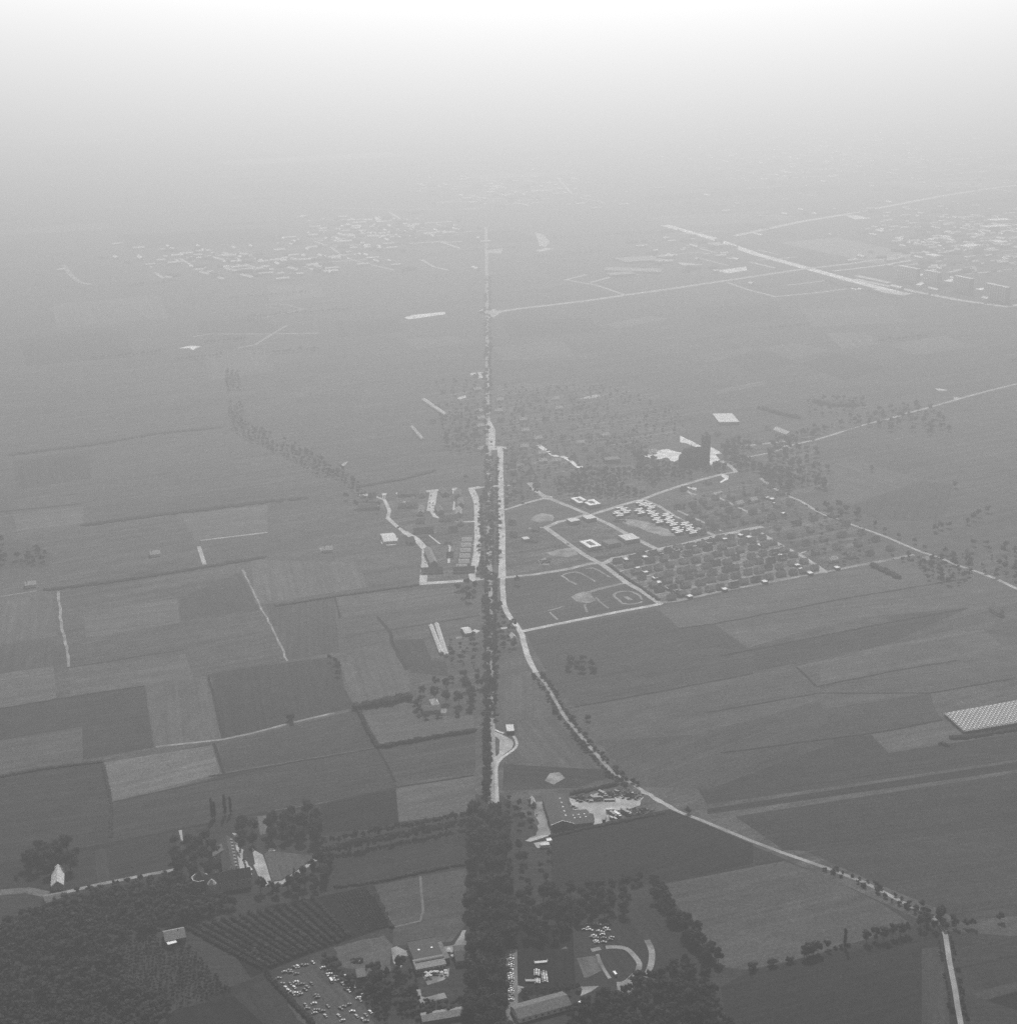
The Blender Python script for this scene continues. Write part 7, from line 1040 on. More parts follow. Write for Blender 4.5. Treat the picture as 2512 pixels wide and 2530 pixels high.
CARS = [
 (1.6,854.1,0.03,3.15,3,'car','first car from the near end of the row parked beside the avenue','cars in the row beside the avenue'),
 (1.5,856.5,0.03,0.05,1,'car','second car from the near end of the row parked beside the avenue','cars in the row beside the avenue'),
 (2.0,858.8,0.03,3.17,0,'car','third car from the near end of the row parked beside the avenue','cars in the row beside the avenue'),
 (1.9,861.1,0.03,-0.0,1,'car','fourth car from the near end of the row parked beside the avenue','cars in the row beside the avenue'),
 (1.8,863.4,0.03,3.13,3,'car','fifth car from the near end of the row parked beside the avenue','cars in the row beside the avenue'),
 (1.5,866.0,0.03,3.14,3,'car','sixth car from the near end of the row parked beside the avenue','cars in the row beside the avenue'),
 (1.9,868.3,0.03,0.05,1,'car','seventh car from the near end of the row parked beside the avenue','cars in the row beside the avenue'),
 (1.7,871.1,0.03,0.03,1,'car','eighth car from the near end of the row parked beside the avenue','cars in the row beside the avenue'),
 (1.9,873.3,0.03,3.13,2,'car','ninth car from the near end of the row parked beside the avenue','cars in the row beside the avenue'),
 (2.0,876.0,0.03,3.11,1,'car','tenth car from the near end of the row parked beside the avenue','cars in the row beside the avenue'),
 (2.0,877.9,0.03,3.11,3,'car','eleventh car from the near end of the row parked beside the avenue','cars in the row beside the avenue'),
 (1.6,880.4,0.03,3.19,3,'car','twelfth car from the near end of the row parked beside the avenue','cars in the row beside the avenue'),
 (1.7,883.0,0.03,-0.01,3,'car','thirteenth car from the near end of the row parked beside the avenue','cars in the row beside the avenue'),
 (1.6,885.6,0.03,-0.01,0,'car','fourteenth car from the near end of the row parked beside the avenue','cars in the row beside the avenue'),
 (1.6,887.8,0.03,-0.02,3,'car','fifteenth car from the near end of the row parked beside the avenue','cars in the row beside the avenue'),
 (1.7,890.5,0.03,3.11,2,'car','sixteenth car from the near end of the row parked beside the avenue','cars in the row beside the avenue'),
 (1.9,893.1,0.03,3.1,3,'car','seventeenth car from the near end of the row parked beside the avenue','cars in the row beside the avenue'),
 (2.0,895.6,0.03,3.19,1,'car','eighteenth car from the near end of the row parked beside the avenue','cars in the row beside the avenue'),
 (1.7,898.0,0.03,0.02,0,'car','nineteenth car from the near end of the row parked beside the avenue','cars in the row beside the avenue'),
 (2.0,900.4,0.03,0.03,3,'car','twentieth car from the near end of the row parked beside the avenue','cars in the row beside the avenue'),
 (1.8,903.4,0.03,-0.02,1,'car','twenty-first car from the near end of the row parked beside the avenue','cars in the row beside the avenue'),
 (20.4,872.5,0.018,0.0,2,'car','first car from the front in the left column on the dark grass lot','cars in two columns on the grass lot'),
 (20.4,874.4,0.018,-0.02,3,'car','second car from the front in the left column on the dark grass lot','cars in two columns on the grass lot'),
 (20.5,876.3,0.018,-0.03,2,'car','third car from the front in the left column on the dark grass lot','cars in two columns on the grass lot'),
 (20.0,881.3,0.018,-0.04,2,'car','fourth car from the front in the left column on the dark grass lot','cars in two columns on the grass lot'),
 (20.0,883.2,0.018,-0.05,3,'car','fifth car from the front in the left column on the dark grass lot','cars in two columns on the grass lot'),
 (20.1,885.0,0.018,0.01,2,'car','sixth car from the front in the left column on the dark grass lot','cars in two columns on the grass lot'),
 (20.1,886.9,0.018,0.01,3,'car','seventh car from the front in the left column on the dark grass lot','cars in two columns on the grass lot'),
 (25.9,873.9,0.018,0.01,2,'car','first car from the front in the right column on the dark grass lot','cars in two columns on the grass lot'),
 (25.7,875.9,0.018,-0.02,2,'car','second car from the front in the right column on the dark grass lot','cars in two columns on the grass lot'),
 (25.6,877.7,0.018,-0.01,3,'car','third car from the front in the right column on the dark grass lot','cars in two columns on the grass lot'),
 (25.5,879.4,0.018,0.04,2,'car','fourth car from the front in the right column on the dark grass lot','cars in two columns on the grass lot'),
 (25.3,881.3,0.018,-0.04,3,'car','fifth car from the front in the right column on the dark grass lot','cars in two columns on the grass lot'),
 (25.2,883.0,0.018,0.04,2,'car','sixth car from the front in the right column on the dark grass lot','cars in two columns on the grass lot'),
 (25.1,885.0,0.018,0.02,1,'car','seventh car from the front in the right column on the dark grass lot','cars in two columns on the grass lot'),
 (23.2,895.7,0.018,0.14,2,'trailer','long pale flatbed trailer behind the grass lot cars','trailers'),
 (16.5,874.4,0.018,0.0,1,'trailer','grey trailer left of the grass lot cars','trailers'),
 (50.2,850.3,0.006,0.35,3,'van','white van half hidden by the bottom woodland',None),
 (59.0,942.4,0.006,0.29,2,'car','first car, row by row from the back left, above the track loop','cars parked on the grass above the track'),
 (64.8,942.4,0.012,0.11,2,'car','second car, row by row from the back left, above the track loop','cars parked on the grass above the track'),
 (68.9,941.3,0.012,-0.04,1,'car','third car, row by row from the back left, above the track loop','cars parked on the grass above the track'),
 (72.7,941.9,0.012,0.04,2,'car','fourth car, row by row from the back left, above the track loop','cars parked on the grass above the track'),
 (59.4,938.2,0.012,0.21,3,'car','fifth car, row by row from the back left, above the track loop','cars parked on the grass above the track'),
 (56.3,935.7,0.012,-0.07,2,'car','sixth car, row by row from the back left, above the track loop','cars parked on the grass above the track'),
 (60.7,935.3,0.012,-0.29,3,'car','seventh car, row by row from the back left, above the track loop','cars parked on the grass above the track'),
 (72.4,937.4,0.012,0.12,3,'car','eighth car, row by row from the back left, above the track loop','cars parked on the grass above the track'),
 (73.6,934.8,0.012,0.2,2,'car','ninth car, row by row from the back left, above the track loop','cars parked on the grass above the track'),
 (67.1,933.7,0.012,-0.18,3,'car','tenth car, row by row from the back left, above the track loop','cars parked on the grass above the track'),
 (69.1,932.5,0.012,-0.07,2,'car','eleventh car, row by row from the back left, above the track loop','cars parked on the grass above the track'),
 (69.3,929.6,0.012,0.21,3,'car','twelfth car, row by row from the back left, above the track loop','cars parked on the grass above the track'),
 (63.1,928.3,0.012,-0.17,3,'car','thirteenth car, row by row from the back left, above the track loop','cars parked on the grass above the track'),
 (61.5,926.3,0.012,-0.17,1,'car','fourteenth car, row by row from the back left, above the track loop','cars parked on the grass above the track'),
 (64.3,925.4,0.012,0.12,1,'car','fifteenth car, row by row from the back left, above the track loop','cars parked on the grass above the track'),
 (69.9,925.4,0.012,0.08,1,'car','sixteenth car, row by row from the back left, above the track loop','cars parked on the grass above the track'),
 (75.8,926.0,0.012,0.18,2,'car','seventeenth car, row by row from the back left, above the track loop','cars parked on the grass above the track'),
 (74.7,923.2,0.012,0.01,0,'car','eighteenth car, row by row from the back left, above the track loop','cars parked on the grass above the track'),
 (64.0,921.6,0.012,0.19,3,'car','nineteenth car, row by row from the back left, above the track loop','cars parked on the grass above the track'),
 (64.7,919.5,0.012,0.08,2,'car','twentieth car, row by row from the back left, above the track loop','cars parked on the grass above the track'),
 (69.8,920.3,0.012,-0.08,2,'car','twenty-first car, row by row from the back left, above the track loop','cars parked on the grass above the track'),
 (75.2,882.4,0.012,1.95,3,'van','bright white van inside the track loop',None),
 (-158.8,885.2,0.006,0.35,2,'car','pale old car in the back row along the orchard of the scrapyard','cars scattered in the scrapyard'),
 (-155.9,886.9,0.006,0.2,1,'car','grey old car in the back row along the orchard of the scrapyard','cars scattered in the scrapyard'),
 (-154.5,884.5,0.03,0.2,0,'car','dark old car in the back row along the orchard of the scrapyard','cars scattered in the scrapyard'),
 (-152.4,890.3,0.006,-0.6,1,'car','grey old car in the back row along the orchard of the scrapyard','cars scattered in the scrapyard'),
 (-150.3,891.5,0.006,2.2,3,'car','white old car in the back row along the orchard of the scrapyard','cars scattered in the scrapyard'),
 (-147.1,892.9,0.006,0.2,0,'car','dark old car in the back row along the orchard of the scrapyard','cars scattered in the scrapyard'),
 (-144.7,892.9,0.03,0.5,1,'car','grey old car in the back row along the orchard of the scrapyard','cars scattered in the scrapyard'),
 (-140.0,895.9,0.03,-0.9,2,'car','pale old car in the back row along the orchard of the scrapyard','cars scattered in the scrapyard'),
 (-150.2,882.8,0.03,0.35,0,'car','dark old car in the back row along the orchard of the scrapyard','cars scattered in the scrapyard'),
 (-161.9,877.9,0.03,0.2,1,'car','grey old car in the middle cluster beside the ditch of the scrapyard','cars scattered in the scrapyard'),
 (-158.7,871.8,0.03,0.35,1,'car','grey old car in the middle cluster beside the ditch of the scrapyard','cars scattered in the scrapyard'),
 (-152.9,871.5,0.03,-0.9,0,'car','dark old car in the middle cluster beside the ditch of the scrapyard','cars scattered in the scrapyard'),
 (-149.2,873.7,0.03,0.5,3,'car','white old car in the middle cluster beside the ditch of the scrapyard','cars scattered in the scrapyard'),
 (-147.0,872.2,0.03,-0.9,1,'car','grey old car in the middle cluster beside the ditch of the scrapyard','cars scattered in the scrapyard'),
 (-144.7,871.2,0.03,0.35,0,'car','dark old car in the middle cluster beside the ditch of the scrapyard','cars scattered in the scrapyard'),
 (-148.1,870.4,0.03,0.5,0,'car','dark old car in the middle cluster beside the ditch of the scrapyard','cars scattered in the scrapyard'),
 (-155.4,867.4,0.03,2.2,3,'car','white old car in the middle cluster beside the ditch of the scrapyard','cars scattered in the scrapyard'),
 (-149.5,867.7,0.03,2.2,3,'car','white old car in the middle cluster beside the ditch of the scrapyard','cars scattered in the scrapyard'),
 (-152.7,864.0,0.03,-0.6,3,'car','white old car in the middle cluster beside the ditch of the scrapyard','cars scattered in the scrapyard'),
 (-150.9,862.1,0.03,0.35,1,'car','grey old car in the middle cluster beside the ditch of the scrapyard','cars scattered in the scrapyard'),
 (-149.1,860.0,0.03,-0.9,1,'car','grey old car in the middle cluster beside the ditch of the scrapyard','cars scattered in the scrapyard'),
 (-147.7,861.4,0.03,0.35,3,'car','white old car in the middle cluster beside the ditch of the scrapyard','cars scattered in the scrapyard'),
 (-144.3,861.7,0.03,-0.6,1,'car','grey old car in the middle cluster beside the ditch of the scrapyard','cars scattered in the scrapyard'),
 (-144.4,859.7,0.03,0.5,1,'car','grey old car in the middle cluster beside the ditch of the scrapyard','cars scattered in the scrapyard'),
 (-141.6,864.9,0.03,-0.6,0,'car','dark old car in the middle cluster beside the ditch of the scrapyard','cars scattered in the scrapyard'),
 (-140.5,868.0,0.03,-0.6,1,'car','grey old car in the middle cluster beside the ditch of the scrapyard','cars scattered in the scrapyard'),
 (-138.1,871.9,0.03,2.2,0,'car','dark old car in the middle cluster beside the ditch of the scrapyard','cars scattered in the scrapyard'),
 (-132.2,889.9,0.03,0.5,3,'car','white old car in the right-hand line under the bushes of the scrapyard','cars scattered in the scrapyard'),
 (-128.2,886.2,0.03,0.5,0,'car','dark old car in the right-hand line under the bushes of the scrapyard','cars scattered in the scrapyard'),
 (-126.4,882.6,0.03,0.5,3,'car','white old car in the right-hand line under the bushes of the scrapyard','cars scattered in the scrapyard'),
 (-128.1,881.7,0.03,-1.1,2,'car','pale old car in the right-hand line under the bushes of the scrapyard','cars scattered in the scrapyard'),
 (-122.5,879.4,0.03,0.5,0,'car','dark old car in the right-hand line under the bushes of the scrapyard','cars scattered in the scrapyard'),
 (-122.5,876.6,0.03,-1.1,2,'car','pale old car in the right-hand line under the bushes of the scrapyard','cars scattered in the scrapyard'),
 (-119.4,875.4,0.006,0.5,1,'car','grey old car in the right-hand line under the bushes of the scrapyard','cars scattered in the scrapyard'),
 (-116.3,871.5,0.006,-0.9,1,'car','grey old car in the right-hand line under the bushes of the scrapyard','cars scattered in the scrapyard'),
 (-115.0,880.1,0.006,-0.9,2,'car','pale old car in the right-hand line under the bushes of the scrapyard','cars scattered in the scrapyard'),
 (-113.3,874.4,0.006,0.5,0,'car','dark old car in the right-hand line under the bushes of the scrapyard','cars scattered in the scrapyard'),
 (-115.3,872.6,0.006,0.5,1,'car','grey old car in the right-hand line under the bushes of the scrapyard','cars scattered in the scrapyard'),
 (-111.8,866.6,0.006,0.5,2,'car','pale old car in the right-hand line under the bushes of the scrapyard','cars scattered in the scrapyard'),
 (-111.0,863.5,0.03,-0.9,2,'car','pale old car in the right-hand line under the bushes of the scrapyard','cars scattered in the scrapyard'),
 (-113.4,865.6,0.03,-0.7,1,'car','grey old car in the right-hand line under the bushes of the scrapyard','cars scattered in the scrapyard'),
 (-108.0,868.4,0.006,-1.1,2,'car','pale old car in the right-hand line under the bushes of the scrapyard','cars scattered in the scrapyard'),
 (-108.6,870.1,0.006,-1.1,1,'car','grey old car in the right-hand line under the bushes of the scrapyard','cars scattered in the scrapyard'),
 (-103.7,856.2,0.006,0.5,3,'car','white old car in the right-hand line under the bushes of the scrapyard','cars scattered in the scrapyard'),
 (-102.1,853.5,0.006,-1.1,1,'car','grey old car in the right-hand line under the bushes of the scrapyard','cars scattered in the scrapyard'),
 (-101.4,859.3,0.006,-0.9,2,'car','pale old car in the right-hand line under the bushes of the scrapyard','cars scattered in the scrapyard'),
 (-96.2,857.2,0.006,0.5,1,'car','grey old car in the right-hand line under the bushes of the scrapyard','cars scattered in the scrapyard'),
 (-133.2,859.0,0.03,0.2,0,'car','dark old car in the front part nearest the picture edge of the scrapyard','cars scattered in the scrapyard'),
 (-132.2,856.6,0.03,0.35,0,'car','dark old car in the front part nearest the picture edge of the scrapyard','cars scattered in the scrapyard'),
 (-133.6,850.1,0.03,0.35,3,'car','white old car in the front part nearest the picture edge of the scrapyard','cars scattered in the scrapyard'),
 (-139.2,848.4,0.03,-0.9,1,'car','grey old car in the front part nearest the picture edge of the scrapyard','cars scattered in the scrapyard'),
 (-137.5,844.7,0.03,0.2,1,'car','grey old car in the front part nearest the picture edge of the scrapyard','cars scattered in the scrapyard'),
 (-132.0,842.9,0.03,0.5,1,'car','grey old car in the front part nearest the picture edge of the scrapyard','cars scattered in the scrapyard'),
 (-131.9,839.8,0.03,0.5,2,'car','pale old car in the front part nearest the picture edge of the scrapyard','cars scattered in the scrapyard'),
 (-128.8,842.6,0.03,-0.9,0,'car','dark old car in the front part nearest the picture edge of the scrapyard','cars scattered in the scrapyard'),
 (-126.7,841.9,0.03,0.35,0,'car','dark old car in the front part nearest the picture edge of the scrapyard','cars scattered in the scrapyard'),
 (-124.2,837.0,0.03,2.2,2,'car','pale old car in the front part nearest the picture edge of the scrapyard','cars scattered in the scrapyard'),
 (-115.2,837.0,0.03,2.2,2,'car','pale old car in the front part nearest the picture edge of the scrapyard','cars scattered in the scrapyard'),
 (-112.1,832.0,0.03,0.5,2,'car','pale old car in the front part nearest the picture edge of the scrapyard','cars scattered in the scrapyard'),
 (-106.4,841.6,0.03,0.2,3,'car','white old car in the front part nearest the picture edge of the scrapyard','cars scattered in the scrapyard'),
 (-103.0,836.6,0.03,2.2,2,'car','pale old car in the front part nearest the picture edge of the scrapyard','cars scattered in the scrapyard'),
 (-98.5,833.0,0.03,-0.9,2,'car','pale old car in the front part nearest the picture edge of the scrapyard','cars scattered in the scrapyard'),
 (-96.8,837.6,0.03,-0.9,1,'car','grey old car in the front part nearest the picture edge of the scrapyard','cars scattered in the scrapyard'),
 (-96.1,831.4,0.03,0.2,1,'car','grey old car in the front part nearest the picture edge of the scrapyard','cars scattered in the scrapyard'),
 (-94.1,841.0,0.006,2.2,3,'car','white old car in the front part nearest the picture edge of the scrapyard','cars scattered in the scrapyard'),
 (-113.0,846.7,0.03,0.2,0,'car','dark old car in the front part nearest the picture edge of the scrapyard','cars scattered in the scrapyard'),
 (-114.7,844.7,0.03,-0.6,0,'car','dark old car in the front part nearest the picture edge of the scrapyard','cars scattered in the scrapyard'),
 (-109.6,849.0,0.03,0.5,0,'car','dark old car in the front part nearest the picture edge of the scrapyard','cars scattered in the scrapyard'),
 (-123.7,847.0,0.03,-0.9,0,'car','dark old car in the front part nearest the picture edge of the scrapyard','cars scattered in the scrapyard'),
 (-124.4,874.7,0.03,-1.1,3,'van','white box van among the scrapyard cars',None),
 (92.2,1098.3,0,-0.95,3,'truck','long white truck in the depot yard','trucks and trailers in the depot yard'),
 (88.6,1098.6,0,-0.95,1,'truck','grey truck left of the white depot truck','trucks and trailers in the depot yard'),
 (86.9,1094.0,0,-0.9,2,'van','pale van at the front edge of the depot yard','trucks and trailers in the depot yard'),
 (87.2,1105.1,0,0.1,2,'truck','truck with a pale roof behind the white depot truck','trucks and trailers in the depot yard'),
 (80.4,1091.6,0.006,1.4,0,'truck','dark truck standing alone on the depot yard','trucks and trailers in the depot yard'),
 (98.2,1104.5,0,-0.9,2,'van','pale van right of the white depot truck','trucks and trailers in the depot yard'),
 (97.4,1107.4,0,-0.9,1,'van','grey van behind the right-hand pale van','trucks and trailers in the depot yard'),
 (87.2,1124.2,0.006,0.05,1,'trailer','long grey trailer in the middle of the depot yard','trucks and trailers in the depot yard'),
 (73.2,1129.1,0.006,-1.0,1,'trailer','trailer at the back left of the depot yard','trucks and trailers in the depot yard'),
 (77.4,1125.7,0.006,0.1,1,'truck','truck beside the back left trailer','trucks and trailers in the depot yard'),
 (122.0,1099.2,0.012,0.1,3,'car','white car in the field corner right of the depot','trucks and trailers in the depot yard'),
 (57.5,1111.0,0.006,0.3,0,'car','dark car beside the warehouse wall','trucks and trailers in the depot yard'),
 (55.2,1114.3,0.006,0.2,2,'car','pale car beside the warehouse wall','trucks and trailers in the depot yard'),
 (33.7,1103.9,0.012,1.4,0,'van','dark van left of the warehouse','trucks and trailers in the depot yard'),
 (23.9,1100.4,0.012,1.4,0,'car','dark car on the light drive left of the warehouse','trucks and trailers in the depot yard'),
 (89.9,1092.2,0,-0.9,2,'van','first van from the left among the extra vehicles crowding the depot yard','trucks and trailers in the depot yard'),
 (93.7,1094.5,0,-0.9,0,'car','second car from the left among the extra vehicles crowding the depot yard','trucks and trailers in the depot yard'),
 (100.3,1101.5,0,-0.8,1,'truck','third truck from the left among the extra vehicles crowding the depot yard','trucks and trailers in the depot yard'),
 (102.8,1102.1,0,-0.9,2,'van','fourth van from the left among the extra vehicles crowding the depot yard','trucks and trailers in the depot yard'),
 (111.5,1103.9,0,0.2,1,'car','fifth car from the left among the extra vehicles crowding the depot yard','trucks and trailers in the depot yard'),
 (114.2,1107.4,0,0.1,2,'car','sixth car from the left among the extra vehicles crowding the depot yard','trucks and trailers in the depot yard'),
 (116.8,1108.6,0,0.2,0,'car','seventh car from the left among the extra vehicles crowding the depot yard','trucks and trailers in the depot yard'),
 (68.6,1124.2,0,0.2,1,'car','eighth car from the left among the extra vehicles crowding the depot yard','trucks and trailers in the depot yard'),
 (71.0,1122.4,0.006,0.1,2,'car','ninth car from the left among the extra vehicles crowding the depot yard','trucks and trailers in the depot yard'),
 (81.6,1134.0,0.006,-0.8,1,'truck','tenth truck from the left among the extra vehicles crowding the depot yard','trucks and trailers in the depot yard'),
 (84.4,1129.7,0,0.1,0,'van','eleventh van from the left among the extra vehicles crowding the depot yard','trucks and trailers in the depot yard'),
 (94.3,1138.3,0.006,-0.6,1,'van','twelfth van from the left among the extra vehicles crowding the depot yard','trucks and trailers in the depot yard'),
 (97.1,1132.8,0.006,-0.6,2,'car','thirteenth car from the left among the extra vehicles crowding the depot yard','trucks and trailers in the depot yard'),
 (104.1,1126.7,0.006,0.3,0,'car','fourteenth car from the left among the extra vehicles crowding the depot yard','trucks and trailers in the depot yard'),
 (108.5,1135.9,0,-0.7,3,'car','fifteenth car from the left among the extra vehicles crowding the depot yard','trucks and trailers in the depot yard'),
 (59.9,1124.2,0.006,0.2,1,'car','sixteenth car from the left among the extra vehicles crowding the depot yard','trucks and trailers in the depot yard'),
 (62.3,1122.4,0.006,0.2,0,'car','seventeenth car from the left among the extra vehicles crowding the depot yard','trucks and trailers in the depot yard'),
 (57.9,1106.3,0,0.3,1,'van','eighteenth van from the left among the extra vehicles crowding the depot yard','trucks and trailers in the depot yard'),
 (-102.1,1729.9,0.018,1.6,0,'car','top car parked on the wide road at the left estate edge','cars on the village roads'),
 (-102.2,1696.8,0.018,1.6,0,'car','second car from the top on the wide road at the left estate edge','cars on the village roads'),
 (-101.5,1671.7,0.018,1.6,0,'car','third car from the top on the wide road at the left estate edge','cars on the village roads'),
 (-101.3,1661.2,0.018,1.6,0,'car','lowest car on the wide road at the left estate edge','cars on the village roads'),
 (-108.2,1960.5,0.012,1.6,0,'car','topmost car in the pale cul-de-sac','cars on the village roads'),
 (-108.4,1929.1,0.012,1.6,0,'car','left car of the upper pair in the pale cul-de-sac','cars on the village roads'),
 (-103.7,1928.2,0.012,1.6,0,'car','right car of the upper pair in the pale cul-de-sac','cars on the village roads'),
 (-107.8,1910.2,0.012,1.6,0,'car','left car of the lower pair in the pale cul-de-sac','cars on the village roads'),
 (-103.8,1917.8,0.012,1.6,0,'car','right car of the lower pair in the pale cul-de-sac','cars on the village roads'),
 (-48.6,1969.9,0.012,1.7,0,'car','car at the top of the curved estate road','cars on the village roads'),
 (-45.1,1924.6,0.012,1.6,0,'car','car on the upper curve of the estate road','cars on the village roads'),
 (-42.0,1816.9,0.012,1.6,0,'car','car half way along the curved estate road','cars on the village roads'),
 (-45.2,1759.3,0.006,0,3,'car','white van beside the curved estate road','cars on the village roads'),
 (-12.1,2139.0,0.012,1.6,0,'car','far car on the village side road','cars on the village roads'),
 (-10.4,2041.7,0.012,1.6,0,'car','second car on the village side road','cars on the village roads'),
 (-8.3,1878.0,0.012,1.6,0,'car','third car on the village side road','cars on the village roads'),
 (-7.4,1792.6,0.012,1.6,0,'car','nearest car on the village side road','cars on the village roads'),
 (-143.6,1829.2,0.012,0.8,0,'car','car on the slanting road at the left estate end','cars on the village roads'),
 (-16.1,1233.7,0.012,1.57,0,'car','dark car on the main road beside the layby','cars on the village roads'),
 (75.4,1764.3,0.036,2.4,0,'car','car on the wide estate road','cars on the village roads'),
 (98.5,1728.9,0,2.4,0,'car','car near the lower estate crossroads','cars on the village roads'),
 (156.9,1725.1,0.042,0.45,0,'car','car on the long estate road, leftmost','cars on the village roads'),
 (170.7,1732.6,0.042,0.45,0,'car','car on the long estate road, second from left','cars on the village roads'),
 (201.5,1750.1,0.042,0.45,0,'car','car on the long estate road, third from left','cars on the village roads'),
 (222.8,1761.6,0.042,0.45,0,'car','car on the long estate road, fourth from left','cars on the village roads'),
 (248.5,1779.9,0.042,0.45,0,'car','car on the long estate road, fifth from left','cars on the village roads'),
 (260.3,1787.9,0.042,0.45,0,'car','car on the long estate road, sixth from left','cars on the village roads'),
 (345.9,1758.1,0.048,2.3,0,'car','car on the right-hand estate road','cars on the village roads'),
 (214.9,1984.2,0,0.5,0,'car','car on the road to the church','cars on the village roads'),
 (281.3,2044.2,0,0.5,3,'car','white car on the road to the church','cars on the village roads'),
]
PARA = [
 (-58.5,882.7,0.012),
 (-56.7,881.0,0.012),
 (-54.9,882.9,0.012),
 (-55.0,879.0,0.012),
 (-52.5,883.5,0.012),
 (-50.4,883.3,0.012),
 (-47.3,882.7,0.012),
 (-44.7,884.6,0.012),
 (-44.1,881.6,0.012),
 (-57.7,878.4,0.012),
 (-62.3,902.3,0.006),
 (-40.2,901.8,0.006),
 (-43.3,909.9,0.012),
 (-37.4,910.1,0.012),
]
HEAPS = [
 ('scrap heap at the back left of the depot yard',63.3,1129.1,7),
 ('low scrap heap behind the depot trailers',89.0,1132.5,9),
 ('scrap heap at the back right of the depot yard',101.0,1135.9,9),
 ('scrap heap by the lane corner of the depot',106.9,1131.5,9),
 ('stacked pallets at the front right of the depot yard',108.1,1100.4,8),
 ('dark scrap pile right of the depot vans',104.9,1105.1,8),
 ('junk pile beyond the depot pallets',117.7,1105.7,8),
 ('pile of junk beside the scrapyard shed',-108.6,897.9,4),
 ('rubble heap on the half-built plots',43.1,1700.5,9),
 ('pile of bricks at the building site',147.4,1851.5,8),
]
TOWN = [
 (190,[(-593,4158),(-147,4158),(-169,4811),(-682,4811)]),
 (130,[(-965,3730),(-321,3730),(-359,4205),(-1081,4205)]),
 (330,[(896,3654),(1317,3654),(1799,5074),(1224,5074)]),
 (520,[(505,5074),(1835,5074),(3229,9096),(889,9096)]),
 (90,[(-327,4874),(296,4874),(370,6159),(-409,6159)]),
 (40,[(280,3692),(652,3692),(781,4462),(335,4462)]),
]
GREENHOUSE = [(428.4, 1245.4), (540.4, 1282.1), (534.9, 1324.4), (420.0, 1283.5)]
CHURCH = {'tower': [295.9, 2108.7], 'nave': [273.1, 2098.6]}
CASTLE = {'a0': (-210.3, 1001.8), 'a1': (-222.3, 1044.7), 'b0': (-232.5, 981.4), 'b1': (-199.7, 992.7), 't': (-236.6, 984.8)}
# ------------------------------------------------------------------ shared materials
M_LEAF = grey('foliage', .037, .9, .4, .35, .1, .35, .45)
M_LEAF2 = grey('bush_foliage', .048, .9, .4, .6, .1, .25, .45)
M_BARK = grey('bark', .06, .95, .3, 2)
M_BODY = [grey('car_paint_dark', .035, .5, .1, 1, .3), grey('car_paint_grey', .14, .55, .1, 1, .25), grey('car_paint_pale', .24, .5, .1, 1, .3), grey('car_paint_white', .46, .5, .05, 1, .3)]
M_GLASS = grey('window_glass', .02, .15, .2, 1, .6); M_TYRE = grey('tyre_rubber', .02, .9, .1, 3)
M_FRAME = grey('window_frame', .5, .6, .1, 2); M_DOOR = grey('dark_door', .03, .7, .2, 1)
WALLS = dict(w_white=grey('white_render', .8, .85, .14, .4), w_pale=grey('pale_render', .36, .85, .18, .4), w_mid=grey('grey_brick', .16, .9, .22, .5), w_brick=grey('warehouse_brick', .14, .9, .22, .6), w_dark=grey('tarred_board', .05, .9, .25, .8))
ROOFS = dict(r_white=grey('white_roof', .55, .7, .14, .3), r_pale=grey('pale_metal_roof', .36, .6, .2, .3), r_grey=grey('grey_tile_roof', .15, .85, .25, .8), r_mid=grey('grey_felt_roof', .095, .9, .25, .5), r_dark=grey('dark_tile_roof', .045, .85, .25, .7))
M_ROOF_RANDOM = grey('tiled_house_roof', .12, .85, .25, .8, .2, .75); M_WALL_RANDOM = grey('house_brick', .34, .9, .2, .6, .2, .4)

# ------------------------------------------------------------------ mesh helpers
class MB:
    def __init__(self): self.v = []; self.f = []
    def quad(self, pts): n = len(self.v); self.v += [tuple(p) for p in pts]; self.f.append(tuple(range(n, n+len(pts)))); return self
    def box(self, x0, x1, y0, y1, z0, z1, bottom=False):
        n = len(self.v); self.v += [(x, y, z) for z in (z0, z1) for x, y in ((x0, y0), (x1, y0), (x1, y1), (x0, y1))]
        self.f += [(n+4, n+5, n+6, n+7)] + [(n+i, n+(i+1) % 4, n+4+(i+1) % 4, n+4+i) for i in range(4)]
        if bottom: self.f.append((n+3, n+2, n+1, n))
        return self
    def frustum(self, p, q, r0, r1, seg=6, cap=True):
        p = np.array(p, float); q = np.array(q, float); d = (q-p)/np.linalg.norm(q-p)
        a = np.cross(d, (0, 0, 1.)) if abs(d[2]) < .95 else np.cross(d, (1., 0, 0)); a /= np.linalg.norm(a); b = np.cross(d, a); n = len(self.v)
        for c, r in ((p, r0), (q, r1)):
            for k in range(seg):
                t_ = 2*math.pi*k/seg; self.v.append(tuple(c+r*(math.cos(t_)*a+math.sin(t_)*b)))
        self.f += [(n+k, n+(k+1) % seg, n+seg+(k+1) % seg, n+seg+k) for k in range(seg)]
        if cap: self.f.append(tuple(range(n+seg, n+2*seg))); self.f.append(tuple(range(n+seg-1, n-1, -1)))
        return self
    def mesh(self, name, mat, smooth=False):
        me = bpy.data.meshes.new(name); me.from_pydata(self.v, [], self.f); me.update()
        bm = bmesh.new(); bm.from_mesh(me); bmesh.ops.recalc_face_normals(bm, faces=bm.faces[:]); bm.to_mesh(me); bm.free()
        me.materials.append(mat)
        if smooth: me.polygons.foreach_set('use_smooth', [True]*len(me.polygons))
        return me
    def obj(self, name, mat, parent=None): return mesh_obj(name, self.mesh(name, mat), parent)

